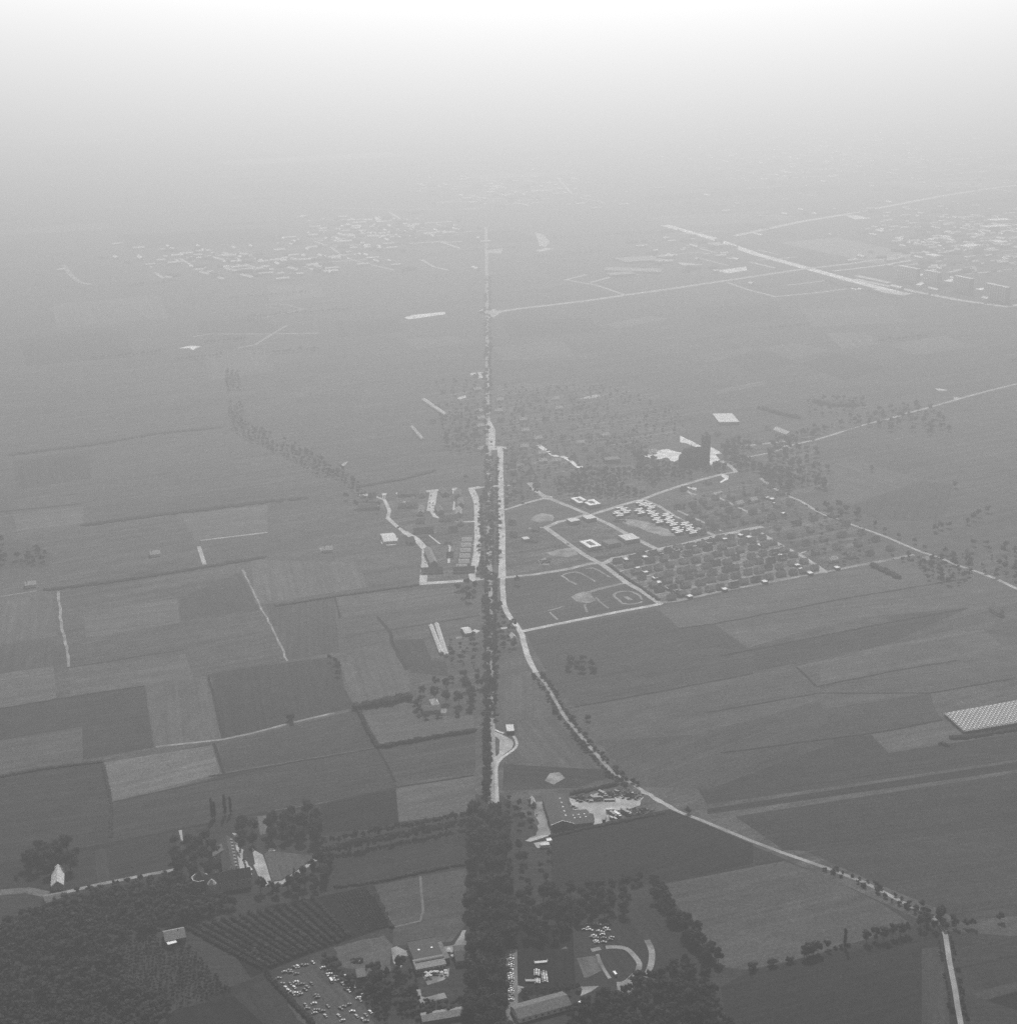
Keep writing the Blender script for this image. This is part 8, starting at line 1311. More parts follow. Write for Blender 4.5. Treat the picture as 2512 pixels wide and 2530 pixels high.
# ------------------------------------------------------------------ trees
ICO = bmesh.new(); bmesh.ops.create_icosphere(ICO, subdivisions=1, radius=1)
ICO_V = np.array([v.co[:] for v in ICO.verts]); ICO_F = np.array([[v.index for v in f.verts] for f in ICO.faces]); ICO.free()
def crown_arrays(rng, h, r, base, kind, leaves=330):
    """lumpy core lobes plus many leaf-clump faces: ragged outline, gaps and light/dark clumps"""
    V = []; Fq = []; n = 0
    cz = (h+base)/2; hz = (h-base)/2; lobes = []
    nl = 9 if kind == 'b' else 6
    for k in range(nl):
        if kind == 'p': t_ = (k+.5)/nl; c = np.array([rng.normal(0, .12)*r, rng.normal(0, .12)*r, base+(h-base)*t_]); lr = r*(.95-.55*abs(t_-.4))
        else:
            a = rng.uniform(0, 2*math.pi); u = rng.uniform(-.65, .75); rad = math.sqrt(max(0, 1-u*u))*rng.uniform(.35, .68)
            c = np.array([math.cos(a)*rad*r, math.sin(a)*rad*r, cz+u*hz*.72]); lr = r*rng.uniform(.34, .5)
        lobes.append((c, lr))
        vv = ICO_V*(1+rng.normal(0, .16, (len(ICO_V), 1)))*lr*.86*np.array([1, 1, .85 if kind != 'p' else 1.5])+c
        V.append(vv); Fq += [tuple(f+n) for f in ICO_F]; n += len(vv)
    for k in range(leaves):
        c, lr = lobes[rng.integers(nl)]
        d = rng.normal(0, 1, 3); d[2] = d[2]*.9+.25; d /= np.linalg.norm(d)
        p = c+d*lr*rng.uniform(.8, 1.22)*np.array([1, 1, .9 if kind != 'p' else 1.5])
        nrm = d+rng.normal(0, .5, 3); nrm /= np.linalg.norm(nrm)
        a = np.cross(nrm, rng.normal(0, 1, 3)); a /= np.linalg.norm(a); b = np.cross(nrm, a); s = r*rng.uniform(.07, .17)
        V.append(np.array([p-a*s-b*s*.6, p+a*s*.9-b*s*.5, p+a*s*.6+b*s, p-a*s*.7+b*s*.8])); Fq.append((n, n+1, n+2, n+3)); n += 4
    return np.concatenate(V), Fq
def crown_mesh(seed, h, r, base, kind, mat, leaves=330):
    V, Fq = crown_arrays(np.random.default_rng(seed), h, r, base, kind, leaves)
    me = bpy.data.meshes.new('crown'); me.from_pydata(V.tolist(), [], [tuple(int(i) for i in f) for f in Fq]); me.update(); me.materials.append(mat); return me
def trunk_mesh(seed, h, r, base):
    rg = random.Random(seed); m = MB(); m.frustum((0, 0, 0), (0, 0, base*1.1), .42, .28, 7); m.frustum((0, 0, base*1.1), (rg.uniform(-.3, .3), rg.uniform(-.3, .3), h*.8), .28, .06, 6)
    for k in range(5):
        a = k*1.256+rg.uniform(-.4, .4); z = base+rg.uniform(-.2, .3)*(h-base); m.frustum((0, 0, z), (math.cos(a)*r*.7, math.sin(a)*r*.7, z+(h-base)*.3), .16, .03, 5)
    return m.mesh('trunk', M_BARK)
PROTO = {'b': [], 'p': [], 's': []}
for k in range(7): PROTO['b'].append((trunk_mesh(k, 14, 5.5, 3), crown_mesh(k+1, 15+k % 3*.8, 5.6+k % 2*.5, 2.6, 'b', M_LEAF)))
for k in range(2): PROTO['p'].append((trunk_mesh(k+20, 20, 1.5, 2), crown_mesh(k+30, 21, 2.3, 1.8, 'p', M_LEAF, 260)))
for k in range(4): PROTO['s'].append((None, crown_mesh(k+50, 3.2, 2.3, .0, 's', M_LEAF2, 140)))
rt = random.Random(3)
for (sg, kind), lst in TREES.items():
    label, group, cat = SEG[sg]
    if 'bush' in label and cat == 'tree': cat = 'bush'
    nm = {'b': 'broadleaf_tree', 'p': 'poplar_tree', 's': 'bush'}[kind]
    if 'conifer' in label: nm = 'conifer_tree'
    for k, (x, y, sc) in enumerate(sorted(lst, key=lambda q: q[1])):
        e = empty(nm, (x, y, 0), rt.uniform(0, 6.28), sc); e.scale = (sc*rt.uniform(.9, 1.1), sc*rt.uniform(.9, 1.1), sc*rt.uniform(.88, 1.12))
        tag(e, label if len(lst) == 1 else ORD[k]+' nearest '+label, cat, group)
        tm, cm = rt.choice(PROTO[kind])
        if tm is not None: mesh_obj('trunk', tm, e)
        mesh_obj('crown' if kind != 's' else 'foliage', cm, e)
# woods that read as one mass
LOW = [crown_arrays(np.random.default_rng(100+k), 15, 5.6, 1.0, 'b', 90) for k in range(6)]
def inpoly(x, y, P):
    c = False; j = len(P)-1
    for i in range(len(P)):
        if (P[i][1] > y) != (P[j][1] > y) and x < (P[j][0]-P[i][0])*(y-P[i][1])/(P[j][1]-P[i][1])+P[i][0]: c = not c
        j = i
    return c
def mass(name, label, pts, cat, mat=M_LEAF):
    rg = np.random.default_rng(len(pts)); V = []; Fq = []; n = 0
    for x, y, sc in pts:
        v, f = LOW[rg.integers(6)]; a = rg.uniform(0, 6.28); c_, s_ = math.cos(a), math.sin(a)
        v = v*sc*np.array([1, 1, rg.uniform(.85, 1.15)]); V.append(np.stack([v[:, 0]*c_-v[:, 1]*s_+x, v[:, 0]*s_+v[:, 1]*c_+y, v[:, 2]], 1)); Fq += [tuple(int(i)+n for i in q) for q in f]; n += len(v)
    me = bpy.data.meshes.new(name); me.from_pydata(np.concatenate(V).tolist(), [], Fq); me.update(); me.materials.append(mat)
    o = mesh_obj(name, me); o['kind'] = 'stuff'; tag(o, label, cat); return o
def fill(P, sp, sc, seed, lim, clump=False):
    rg = random.Random(seed); xs = [p[0] for p in P]; ys = [p[1] for p in P]; pts = []; cell = {}
    for _ in range(40000):
        if len(pts) > lim: break
        x, y = rg.uniform(min(xs), max(xs)), rg.uniform(min(ys), max(ys))
        if not inpoly(x, y, P): continue
        ci = (int(x//sp), int(y//sp))
        if any(math.hypot(x-qx, y-qy) < sp for dx in (-1, 0, 1) for dy in (-1, 0, 1) for qx, qy in cell.get((ci[0]+dx, ci[1]+dy), ())): continue
        if clump and math.sin(x*.055+seed)+math.sin(y*.034+x*.021+seed*2)+rg.uniform(-1.1, 1.1) < -.25: continue
        cell.setdefault(ci, []).append((x, y)); pts.append((x, y, sc*(rg.uniform(.45, 1.4) if clump else rg.uniform(.5, 1.45))))
    return pts
for label, sp, sc, P in WOODS:
    pts = fill(P, sp, sc, len(label), 950)
    mass('woodland' if 'wood' in label else 'undergrowth', label, pts, 'woodland' if 'wood' in label else 'undergrowth')
far = list(FAR_TREES)
for k, (sp, sc, P) in enumerate(FARW): far += fill(P, sp*.8, sc, k+70, 300, True)
mass('distant_trees', 'distant village and roadside trees merging in the haze', far, 'trees')
# hedges and orchard rows: each one long leafy bank
def bank(name, label, cat, w, h, pts, group=None, step=None, mat=M_LEAF2, leaves=24):
    rg = np.random.default_rng(int(abs(pts[0][0]*7+pts[0][1])) % 99991); V = []; Fq = []; n = 0; step = step or max(w*.28, 1.2)
    for a, b in zip(pts, pts[1:]):
        a = np.array(a); b = np.array(b); L_ = np.linalg.norm(b-a); d = (b-a)/L_; nr = np.array([-d[1], d[0]])
        for k in range(int(L_/step)+1):
            if w > 3 and not name.endswith('row') and rg.random() < .05: continue
            c = a+d*min(L_, k*step+rg.uniform(-.3, .3)*step)+nr*rg.normal(0, .1)*w; s = rg.uniform(.75, 1.2)
            vv = ICO_V*(1+rg.normal(0, .2, (12, 1)) if len(ICO_V) == 12 else 1+rg.normal(0, .2, (len(ICO_V), 1)))*np.array([w*.5*s, w*.5*s, h*.55*s])+np.array([c[0], c[1], h*.42*s])
            vv[:, 2] = np.maximum(vv[:, 2], 0.0); V.append(vv); Fq += [tuple(int(i)+n for i in f) for f in ICO_F]; n += len(vv)
            for q in range(leaves//4):
                dd = rg.normal(0, 1, 3); dd[2] = abs(dd[2]); dd /= np.linalg.norm(dd); p = np.array([c[0], c[1], h*.42*s])+dd*np.array([w*.52, w*.52, h*.6])*s
                t1 = rg.normal(0, 1, 3); t2 = np.cross(t1, dd); z_ = .16*min(w, h); V.append(np.array([p-t1*z_, p+t2*z_, p+t1*z_])); Fq.append((n, n+1, n+2)); n += 3
    V = np.concatenate(V); o0 = np.array([pts[0][0], pts[0][1], 0]); V = V-o0
    me = bpy.data.meshes.new(name); me.from_pydata(V.tolist(), [], Fq); me.update(); me.materials.append(mat)
    o = mesh_obj(name, me); o.location = o0; return tag(o, label, cat, group)
for label, w, h, P in HEDGES: bank('hedge', label, 'hedge', w, h, P)
for k, P in enumerate(ORCH): bank('orchard_row', '%s row of fruit trees from the left in the dark orchard' % ORD[k], 'orchard row', 3.4, 2.6, P, 'rows of the dark orchard', 1.9)
for k, P in enumerate(NURS): bank('nursery_row', '%s thin nursery row from the left between orchard and meadow' % ORD[k], 'plant row', 1.3, 1.0, P, 'thin nursery rows', 1.0, leaves=8)

# ------------------------------------------------------------------ buildings
WIN = MB().box(-.6, .6, -.05, .05, 0, 1.3, True).mesh('window', M_FRAME); PANE = MB().box(-.5, .5, -.08, -.055, .1, 1.2, True).mesh('pane', M_GLASS)
def window(parent, x, y, z, rz=0, sx=1, sz=1):
    w = mesh_obj('window', WIN, parent); w.location = (x, y, z); w.rotation_euler = (0, 0, rz); w.scale = (sx, 1, sz); p = mesh_obj('pane', PANE, w); return w
def walls(m, x0, x1, y0, y1, h, roof, rh, ridge):
    m.box(x0, x1, y0, y1, 0, h)
    if roof == 'gable' and ridge == 'depth':
        for y in (y0, y1): m.quad([(x0, y, h), (x1, y, h), ((x0+x1)/2, y, h+rh)])
    if roof == 'gable' and ridge == 'width':
        for x in (x0, x1): m.quad([(x, y0, h), (x, y1, h), (x, (y0+y1)/2, h+rh)])
    if roof == 'shed': m.quad([(x0, y1, h), (x1, y1, h), (x1, y1, h+rh), (x0, y1, h+rh)])
def slab(m, pts, t_=.22):
    n = len(m.v); k = len(pts); m.v += [tuple(p) for p in pts]+[(p[0], p[1], p[2]-t_) for p in pts]
    m.f.append(tuple(range(n, n+k))); m.f.append(tuple(range(n+2*k-1, n+k-1, -1))); m.f += [(n+i, n+(i+1) % k, n+k+(i+1) % k, n+k+i) for i in range(k)]
def roofing(m, x0, x1, y0, y1, h, roof, rh, ridge, ov=.4):
    xm, ym = (x0+x1)/2, (y0+y1)/2; e = .24
    if roof == 'flat':
        m.box(x0-.15, x1+.15, y0-.15, y1+.15, h-.05, h+.3, True); 
        for a in ((x0-.15, x1+.15, y0-.15, y0+.15), (x0-.15, x1+.15, y1-.15, y1+.15)): m.box(*a, h+.3, h+.55)
    elif roof == 'shed': slab(m, [(x0-ov, y0-ov, h+e), (x1+ov, y0-ov, h+e), (x1+ov, y1+ov, h+rh+e), (x0-ov, y1+ov, h+rh+e)])
    elif roof == 'hip':
        i = min((x1-x0), (y1-y0))/2
        if ridge == 'width': a, b = (x0+i, ym, h+rh), (x1-i, ym, h+rh)
        else: a, b = (xm, y0+i, h+rh), (xm, y1-i, h+rh)
        c = [(x0-ov, y0-ov, h), (x1+ov, y0-ov, h), (x1+ov, y1+ov, h), (x0-ov, y1+ov, h)]
        if ridge == 'width': m.quad([c[0], c[1], b, a]).quad([c[2], c[3], a, b]).quad([c[1], c[2], b]).quad([c[3], c[0], a])
        else: m.quad([c[1], c[2], b, a]).quad([c[3], c[0], a, b]).quad([c[0], c[1], a]).quad([c[2], c[3], b])
        m.quad(c[::-1])
    elif ridge == 'depth':
        s = rh/(xm-x0)
        slab(m, [(x0-ov, y0-ov, h+e-ov*s), (xm, y0-ov, h+rh+e), (xm, y1+ov, h+rh+e), (x0-ov, y1+ov, h+e-ov*s)]); slab(m, [(xm, y0-ov, h+rh+e), (x1+ov, y0-ov, h+e-ov*s), (x1+ov, y1+ov, h+e-ov*s), (xm, y1+ov, h+rh+e)])
    else:
        s = rh/(ym-y0)
        slab(m, [(x0-ov, y0-ov, h+e-ov*s), (x1+ov, y0-ov, h+e-ov*s), (x1+ov, ym, h+rh+e), (x0-ov, ym, h+rh+e)]); slab(m, [(x0-ov, ym, h+rh+e), (x1+ov, ym, h+rh+e), (x1+ov, y1+ov, h+e-ov*s), (x0-ov, y1+ov, h+e-ov*s)])
def chimney(parent, x, y, z): MB().box(x-.35, x+.35, y-.35, y+.35, z-1.2, z+.9).obj('chimney', WALLS['w_mid'], parent)
for name, label, cat, x, y, rz, w, d, h, roof, rh, wm, rm, win, door, ridge, chim, skyl in BLD:
    w = max(w, 4.0); e = empty(name, (x, y, 0), rz); tag(e, label, cat)
    m = MB(); walls(m, -w/2, w/2, 0, d, h, roof, rh, ridge); m.obj('wall', WALLS[wm], e)
    m = MB(); roofing(m, -w/2, w/2, 0, d, h, roof, rh, ridge); rf = m.obj('roof', ROOFS[rm], e)
    if name == 'slab_flats':                                   # balcony bays on the long front, one per flat column
        for k in range(win):
            bx = -w/2+w*(k+.5)/win; MB().box(bx-w/win*.28, bx+w/win*.28, -1.0, -.02, 1, h-1, True).obj('balcony_stack', WALLS['w_white'], e)
    else:
        for k in range(win):
            big = name == 'long_building'; window(e, -w/2+w*(k+.75)/(win+.4) if big else -w/2+w*(k+.5)/win, -.03, 1.0 if big else 1.1, 0, 1.7 if big else min(1.5, w/win*.6), 1.2)
    if door: MB().box(-1.6 if door == 2 else -.6, 1.6 if door == 2 else .6, -.12, -.01, 0, 3.4 if door == 2 else 2.2, True).obj('door', M_DOOR, e)
    if name == 'warehouse':
        m = MB()
        for s in (-1, 1): slab(m, [(0, -.75, h+rh+.36), (s*(w/2+.5), -.75, h+.1), (s*(w/2+.5), -.45, h+.1), (0, -.45, h+rh+.36)], .3)
        m.obj('verge_board', WALLS['w_white'], e)
    for k in range(skyl):
        if roof == 'flat': MB().box(-w*.25+k*w*.45, -w*.25+k*w*.45+1.6, d*.5, d*.5+1.6, h+.25, h+.7).obj('skylight', ROOFS['r_white'], rf)
        elif ridge == 'depth':
            yy = d*(.2+.15*k); s = rh/(w/2); x0 = w*.2; zz = lambda q: h+rh+.24-q*s
            m = MB(); slab(m, [(x0, yy, zz(x0)+.08), (x0+1.3, yy, zz(x0+1.3)+.08), (x0+1.3, yy+1.6, zz(x0+1.3)+.08), (x0, yy+1.6, zz(x0)+.08)], .3); m.obj('skylight', ROOFS['r_white'], rf)
        else:
            xx = -w*.36+w*.3*k; s = rh/(d/2)
            for yy in (d*.38, d*.6): zz = h+rh+.3-abs(yy-d/2)*s; MB().box(xx-.6, xx+.6, yy-.6, yy+.6, zz-.4, zz+.2).obj('skylight', ROOFS['r_white'], rf)
    if chim: chimney(rf, w*.2, d*.5, h+rh)
# house kinds for the estates
def make_house(w, d, h, rh, roof, wm, rm, chim=1, shed=False):
    a = MB(); walls(a, -w/2, w/2, -d/2, d/2, h, roof, rh, 'width'); b = MB(); roofing(b, -w/2, w/2, -d/2, d/2, h, roof, rh, 'width')
    c = MB()
    for k in range(chim): c.box(-w*.3+k*w*.6-.4, -w*.3+k*w*.6+.4, -.4, .4, h+rh-.6, h+rh+1.1)
    return a.mesh('wall', wm), b.mesh('roof', rm), c.mesh('chimney', WALLS['w_mid'])
HP = {'semi': make_house(11, 7, 3.0, 3.2, 'gable', M_WALL_RANDOM, M_ROOF_RANDOM, 1), 'det': make_house(8.5, 7.5, 3.0, 3.3, 'gable', M_WALL_RANDOM, M_ROOF_RANDOM, 1), 'terr': make_house(26, 8.5, 3.6, 3.2, 'gable', M_WALL_RANDOM, M_ROOF_RANDOM, 1), 'white': make_house(12, 9, 3.4, 3.2, 'gable', WALLS['w_white'], ROOFS['r_pale'], 1), 'lightrow': make_house(12.5, 15, 3, 1.2, 'gable', WALLS['w_mid'], ROOFS['r_grey'], 1)}
HNAME = {'semi': 'semi_detached_house', 'det': 'detached_house', 'terr': 'terraced_house_block', 'white': 'white_house', 'lightrow': 'light_roofed_block'}
for group, blocks in HOUSES.items():
    for what, rows in blocks:
        for x, y, rz, typ, o1, o2 in rows:
            e = empty(HNAME[typ], (x, y, 0), rz)
            tag(e, o1 if what is None else '%s house from left in %s row of %s' % (o1, o2, what), 'house', group)
            a, b, c = HP[typ]; mesh_obj('wall', a, e); r_ = mesh_obj('roof', b, e); mesh_obj('chimney', c, r_)
# staggered white terraces of the new estate
for k, (x, y, n) in enumerate(STAG):
    e = empty('staggered_terrace', (x, y, 0), R(26)); tag(e, '%s white staggered terrace of the new flat-roofed rows, counted from the left' % ORD[k], 'terrace', 'white staggered terraces')
    for i in range(n):
        ox, oy = (i % 2)*4.0-2+i*.8, (i-(n-1)/2)*5.6
        MB().box(ox-5.5, ox+5.5, oy-1.9, oy+1.9, 0, 3.1).obj('wall', WALLS['w_mid'], e)
        m = MB(); roofing(m, ox-5.5, ox+5.5, oy-1.9, oy+1.9, 3.1, 'flat', 0, 'width'); m.obj('roof', ROOFS['r_white'], e)
GW = make_house(5.5, 6.5, 2.5, .01, 'flat', WALLS['w_mid'], ROOFS['r_white'], 0)
for k, (x, y) in enumerate(GAR):
    e = empty('garage', (x, y, 0), R(26)); tag(e, '%s small white-roofed garage of the estate, counted from the left' % ORD[sorted(q[0] for q in GAR).index(x)], 'garage', 'white garages of the estate'); mesh_obj('wall', GW[0], e); mesh_obj('roof', GW[1], e)
for label, x, y, w, d, h in FLATS:
    e = empty('bungalow', (x, y, 0), R(26)); tag(e, label, 'bungalow')
    MB().box(-w/2, w/2, 0, d, 0, h).obj('wall', WALLS['w_pale'], e); ring = 'ring' in label or 'left of' in label or 'right of' in label
    if ring:
        m = MB(); t_ = w*.3
        for a in ((-w/2, w/2, 0, t_), (-w/2, w/2, d-t_, d), (-w/2, -w/2+t_, t_, d-t_), (w/2-t_, w/2, t_, d-t_)): m.box(*a, h+.02, h+.4)
        m.obj('roof', ROOFS['r_white'], e); MB().box(-w/2+t_, w/2-t_, t_, d-t_, h+.01, h+.12).obj('court_roof', ROOFS['r_mid'], e)
    else:
        m = MB(); roofing(m, -w/2, w/2, 0, d, h, 'flat', 0, 'width'); m.obj('roof', ROOFS['r_mid'] if 'grey' in label else ROOFS['r_pale'], e)
# glasshouse: rows of glazed ridges
a, b, c, d = [np.array(p) for p in GREENHOUSE]
e = empty('greenhouse', (a[0], a[1], 0)); tag(e, 'large pale glasshouse with many small ridges at the right edge', 'greenhouse')
M_GH = grey('glasshouse_glass', .24, .35, .25, .5, .4); M_GH2 = grey('glasshouse_frame', .42, .6, .1, 1)
nrow = 46
m = MB(); m.quad([tuple(a-a)+(0,), tuple(b-a)+(0,), tuple(b-a)+(3,), tuple(a-a)+(3,)]); m.quad([tuple(a-a)+(0,), tuple(d-a)+(0,), tuple(d-a)+(3,), (0, 0, 3)]); m.quad([tuple(b-a)+(0,), tuple(c-a)+(0,), tuple(c-a)+(3,), tuple(b-a)+(3,)]); m.quad([tuple(d-a)+(0,), tuple(c-a)+(0,), tuple(c-a)+(3,), tuple(d-a)+(3,)])
m.obj('glass_wall', grey('glasshouse_wall', .08, .4, .2, .5, .4), e)
for k in range(nrow):
    f0, f1 = k/nrow, (k+1)/nrow; A0, A1 = (b-a)*f0, (b-a)*f1; D0, D1 = (d-a)+(c-d)*f0, (d-a)+(c-d)*f1; Am, Dm = (A0+A1)/2, (D0+D1)/2
    m = MB(); m.quad([(*A0, 3), (*Am, 4.1), (*Dm, 4.1), (*D0, 3)]); m.quad([(*Am, 4.1), (*A1, 3), (*D1, 3), (*Dm, 4.1)]); m.quad([(*A0, 3), (*A1, 3), (*Am, 4.1)]); m.quad([(*D0, 3), (*D1, 3), (*Dm, 4.1)])
    ro = m.obj('glass_roof', M_GH, e)
    m = MB()
    for q in range(7):
        p = Am+(Dm-Am)*((q+.5+.5*(k % 2))/7.5); m.box(p[0]-.7, p[0]+.7, p[1]-1.3, p[1]+1.3, 4.0, 4.35)
    m.obj('roof_vent', M_GH2, ro)
# church
tx, ty = CHURCH['tower']; nx, ny = CHURCH['nave']
e = empty('church', (tx, ty, 0), R(24)); tag(e, 'dark brick church with a tall square tower beside the pale square', 'church')
M_CH = grey('dark_church_brick', .045, .9, .2, .4); M_CHR = grey('church_slate', .035, .85, .2, .5)
tw = MB().box(-5, 5, 0, 10, 0, 44).obj('tower', M_CH, e)
MB().box(-5.5, 5.5, -.5, 10.5, 44, 45.2, True).obj('cornice', M_CH, tw)
m = MB(); m.quad([(-3, 2, 45.2), (3, 2, 45.2), (0, 5, 50)]).quad([(3, 2, 45.2), (3, 8, 45.2), (0, 5, 50)]).quad([(3, 8, 45.2), (-3, 8, 45.2), (0, 5, 50)]).quad([(-3, 8, 45.2), (-3, 2, 45.2), (0, 5, 50)]); m.obj('spire', M_CHR, tw)
for zz in (34, 37.5):
    for xx in (-2.2, 2.2): window(tw, xx, -.06, zz, 0, 1.0, 1.8)
m = MB(); walls(m, -34, -5.02, 1, 19, 15, 'gable', 11, 'width'); m.obj('nave_wall', M_CH, e)
m = MB(); roofing(m, -34, -5.3, 1, 19, 15, 'gable', 11, 'width'); m.obj('nave_roof', M_CHR, e)
m = MB(); m.box(-26, -18, -6, 0.97, 0, 13); m.quad([(-26, -6, 13), (-18, -6, 13), (-22, -6, 20)]); m.obj('transept_wall', M_CH, e)
m = MB(); slab(m, [(-26.4, -6.4, 12.9), (-22, -6.4, 20.4), (-22, 8, 20.4), (-26.4, 8, 12.9)]); slab(m, [(-22, -6.4, 20.4), (-17.6, -6.4, 12.9), (-17.6, 8, 12.9), (-22, 8, 20.4)]); m.obj('transept_roof', M_CHR, e)
m = MB(); m.frustum((-34, 10, 0), (-34, 10, 14), 8, 8, 10).frustum((-34, 10, 14), (-34, 10, 23), 8.3, .3, 10); m.obj('apse', M_CH, e)
m = MB(); m.frustum((-22, 10, 26), (-22, 10, 33), .9, .1, 6); m.obj('ridge_turret', M_CHR, e)
# castle
a0, a1 = np.array(CASTLE['a0']), np.array(CASTLE['a1']); b0, b1 = np.array(CASTLE['b0']), np.array(CASTLE['b1'])
e = empty('castle', (float(b1[0]), float(b1[1]), 0)); tag(e, 'castle with two wings, white side wall, dormers and a corner tower', 'castle')
def wing(p, q, depth, h, rh, wm, nm):
    L_ = float(np.linalg.norm(q-p)); rz = math.atan2(q[1]-p[1], q[0]-p[0]); w_ = bpy.data.objects.new(nm, None)
    m = MB(); walls(m, 0, L_, 0, depth, h, 'gable', rh, 'width'); o = m.obj(nm+'_wall', wm, e); o.location = (p[0]-b1[0], p[1]-b1[1], 0); o.rotation_euler = (0, 0, rz)
    m = MB(); roofing(m, 0, L_, 0, depth, h, 'gable', rh, 'width', .5); r_ = m.obj(nm+'_roof', ROOFS['r_dark'], e); r_.location = o.location; r_.rotation_euler = (0, 0, rz)
    bpy.data.objects.remove(w_); return o, r_, L_
sw, sr, L_ = wing(a0, a1, 12.0, 9, 6.5, WALLS['w_white'], 'side_wing')
for k in range(9):
    xx = 2.5+k*(L_-5)/8
    for zz in (1.5, 5.2): window(sw, xx, -.06, zz, 0, 1.4, 1.6)
    m = MB(); m.box(xx-.9, xx+.9, 1.4, 4.2, 10.2, 12.2); m.quad([(xx-1.1, 1.2, 12.2), (xx+1.1, 1.2, 12.2), (xx+1.1, 4.4, 12.9), (xx-1.1, 4.4, 12.9)]); m.obj('dormer', WALLS['w_mid'], sr)
fw, fr, L2 = wing(b0, b1, 12.0, 8, 6.0, WALLS['w_pale'], 'front_wing')
for k in range(8): window(fw, 2+k*(L2-4)/7, -.06, 3.5, 0, 1.3, 1.6)
m = MB(); m.box(0, L2, -.35, -.06, 7.5, 7.95, True); ev = m.obj('eaves_band', WALLS['w_pale'], fr)
chimney(fr, L2*.75, 6, 14.2); chimney(fr, L2*.25, 6, 14.2); chimney(sr, L_*.5, 6, 15.6)
p = np.array(CASTLE['t'])-b1
m = MB(); m.frustum((p[0]-2, p[1]+4, 0), (p[0]-2, p[1]+4, 11), 5.5, 5.5, 8); tw = m.obj('corner_tower', WALLS['w_mid'], e)
m = MB(); m.frustum((p[0]-2, p[1]+4, 11), (p[0]-2, p[1]+4, 17), 6.3, .4, 8); m.obj('tower_roof', ROOFS['r_dark'], tw)
m = MB(); m.frustum((p[0]-2, p[1]+4, 10.8), (p[0]-2, p[1]+4, 11.3), 6.6, 6.6, 8); m.obj('tower_eaves', WALLS['w_pale'], tw)
m = MB(); m.frustum((p[0]+8, p[1]-1, 0), (p[0]+8, p[1]-1, 9), 3.4, 3.4, 10).frustum((p[0]+8, p[1]-1, 9), (p[0]+8, p[1]-1, 12.5), 3.7, .6, 10); m.obj('round_turret', WALLS['w_pale'], e)
m = MB(); walls(m, -9, 9, 0, 11, 7, 'gable', 5, 'depth'); o = m.obj('back_wing_wall', WALLS['w_pale'], e); o.location = (-27, 34, 0); o.rotation_euler = (0, 0, R(12))
m = MB(); roofing(m, -9, 9, 0, 11, 7, 'gable', 5, 'depth'); r2 = m.obj('back_wing_roof', ROOFS['r_mid'], e); r2.location = (-27, 34, 0); r2.rotation_euler = (0, 0, R(12)); chimney(r2, -5, 5, 10); chimney(r2, 4, 6, 10.5)

# ------------------------------------------------------------------ vehicles
def prof(m, pts, w0, w1):           # extrude a side profile (x, z, inset) across the width
    n = len(m.v); k = len(pts)
    for s in (-1, 1): m.v += [(x, s*(w0 if z < .85 else w1), z) for x, z in pts]
    m.f += [tuple(range(n, n+k)), tuple(range(n+2*k-1, n+k-1, -1))]+[(n+i, n+(i+1) % k, n+k+(i+1) % k, n+k+i) for i in range(k)]
WHEEL = MB().frustum((0, -.1, 0), (0, .1, 0), .31, .31, 8).mesh('wheel', M_TYRE)
def vehicle_meshes(kind, mat):
    m = MB(); g_ = MB()
    if kind == 'car':
        prof(m, [(-2.05, .35), (2.05, .35), (2.08, .62), (1.95, .78), (.95, .86), (.35, 1.36), (-.95, 1.40), (-1.55, .90), (-2.02, .82), (-2.08, .6)], .78, .62)
        g_.quad([(.93, -.56, .9), (.93, .56, .9), (.42, .5, 1.33), (.42, -.5, 1.33)]); g_.quad([(-1.56, -.56, .95), (-1.56, .56, .95), (-1.02, .5, 1.38), (-1.02, -.5, 1.38)])
        for s in (-1, 1): g_.quad([(.75, s*.725, .9), (-1.35, s*.725, .92), (-.95, s*.66, 1.3), (.38, s*.66, 1.28)])
        wh = (1.25, .72)
    elif kind == 'van':
        prof(m, [(-2.3, .4), (2.3, .4), (2.35, .8), (2.15, 1.1), (1.75, 2.0), (-2.25, 2.05), (-2.32, .8)], .9, .86); g_.quad([(2.17, -.75, 1.13), (2.17, .75, 1.13), (1.82, .7, 1.9), (1.82, -.7, 1.9)]); wh = (1.45, .82)
    elif kind == 'truck':
        prof(m, [(2.6, .7), (4.4, .7), (4.45, 1.6), (4.2, 2.6), (2.6, 2.65)], 1.15, 1.12); m.box(-4.4, 2.3, -1.2, 1.2, 1.0, 3.3, True); m.box(-4.2, 2.6, -.5, .5, .6, .99, True); g_.quad([(4.47, -.95, 1.65), (4.47, .95, 1.65), (4.25, .9, 2.5), (4.25, -.9, 2.5)]); wh = (3.0, 1.02)
    else:
        m.box(-4.8, 4.8, -1.2, 1.2, .9, 1.25, True); m.box(-4.8, -4.6, -1.2, 1.2, 1.25, 2.0); m.box(4.6, 4.8, -1.2, 1.2, 1.25, 2.4); g_.box(-4.2, 4.2, -.4, .4, .6, .89, True); wh = (3.3, 1.02)
    return m.mesh('body', mat), g_.mesh('window' if kind != 'trailer' else 'chassis', M_GLASS), wh
VP = {}
VN = {'car': 'parked_car', 'van': 'parked_van', 'truck': 'parked_truck', 'trailer': 'trailer'}
SEEN = {}
for c_ in CARS: SEEN.setdefault(c_[6], []).append((c_[1], c_[0]))
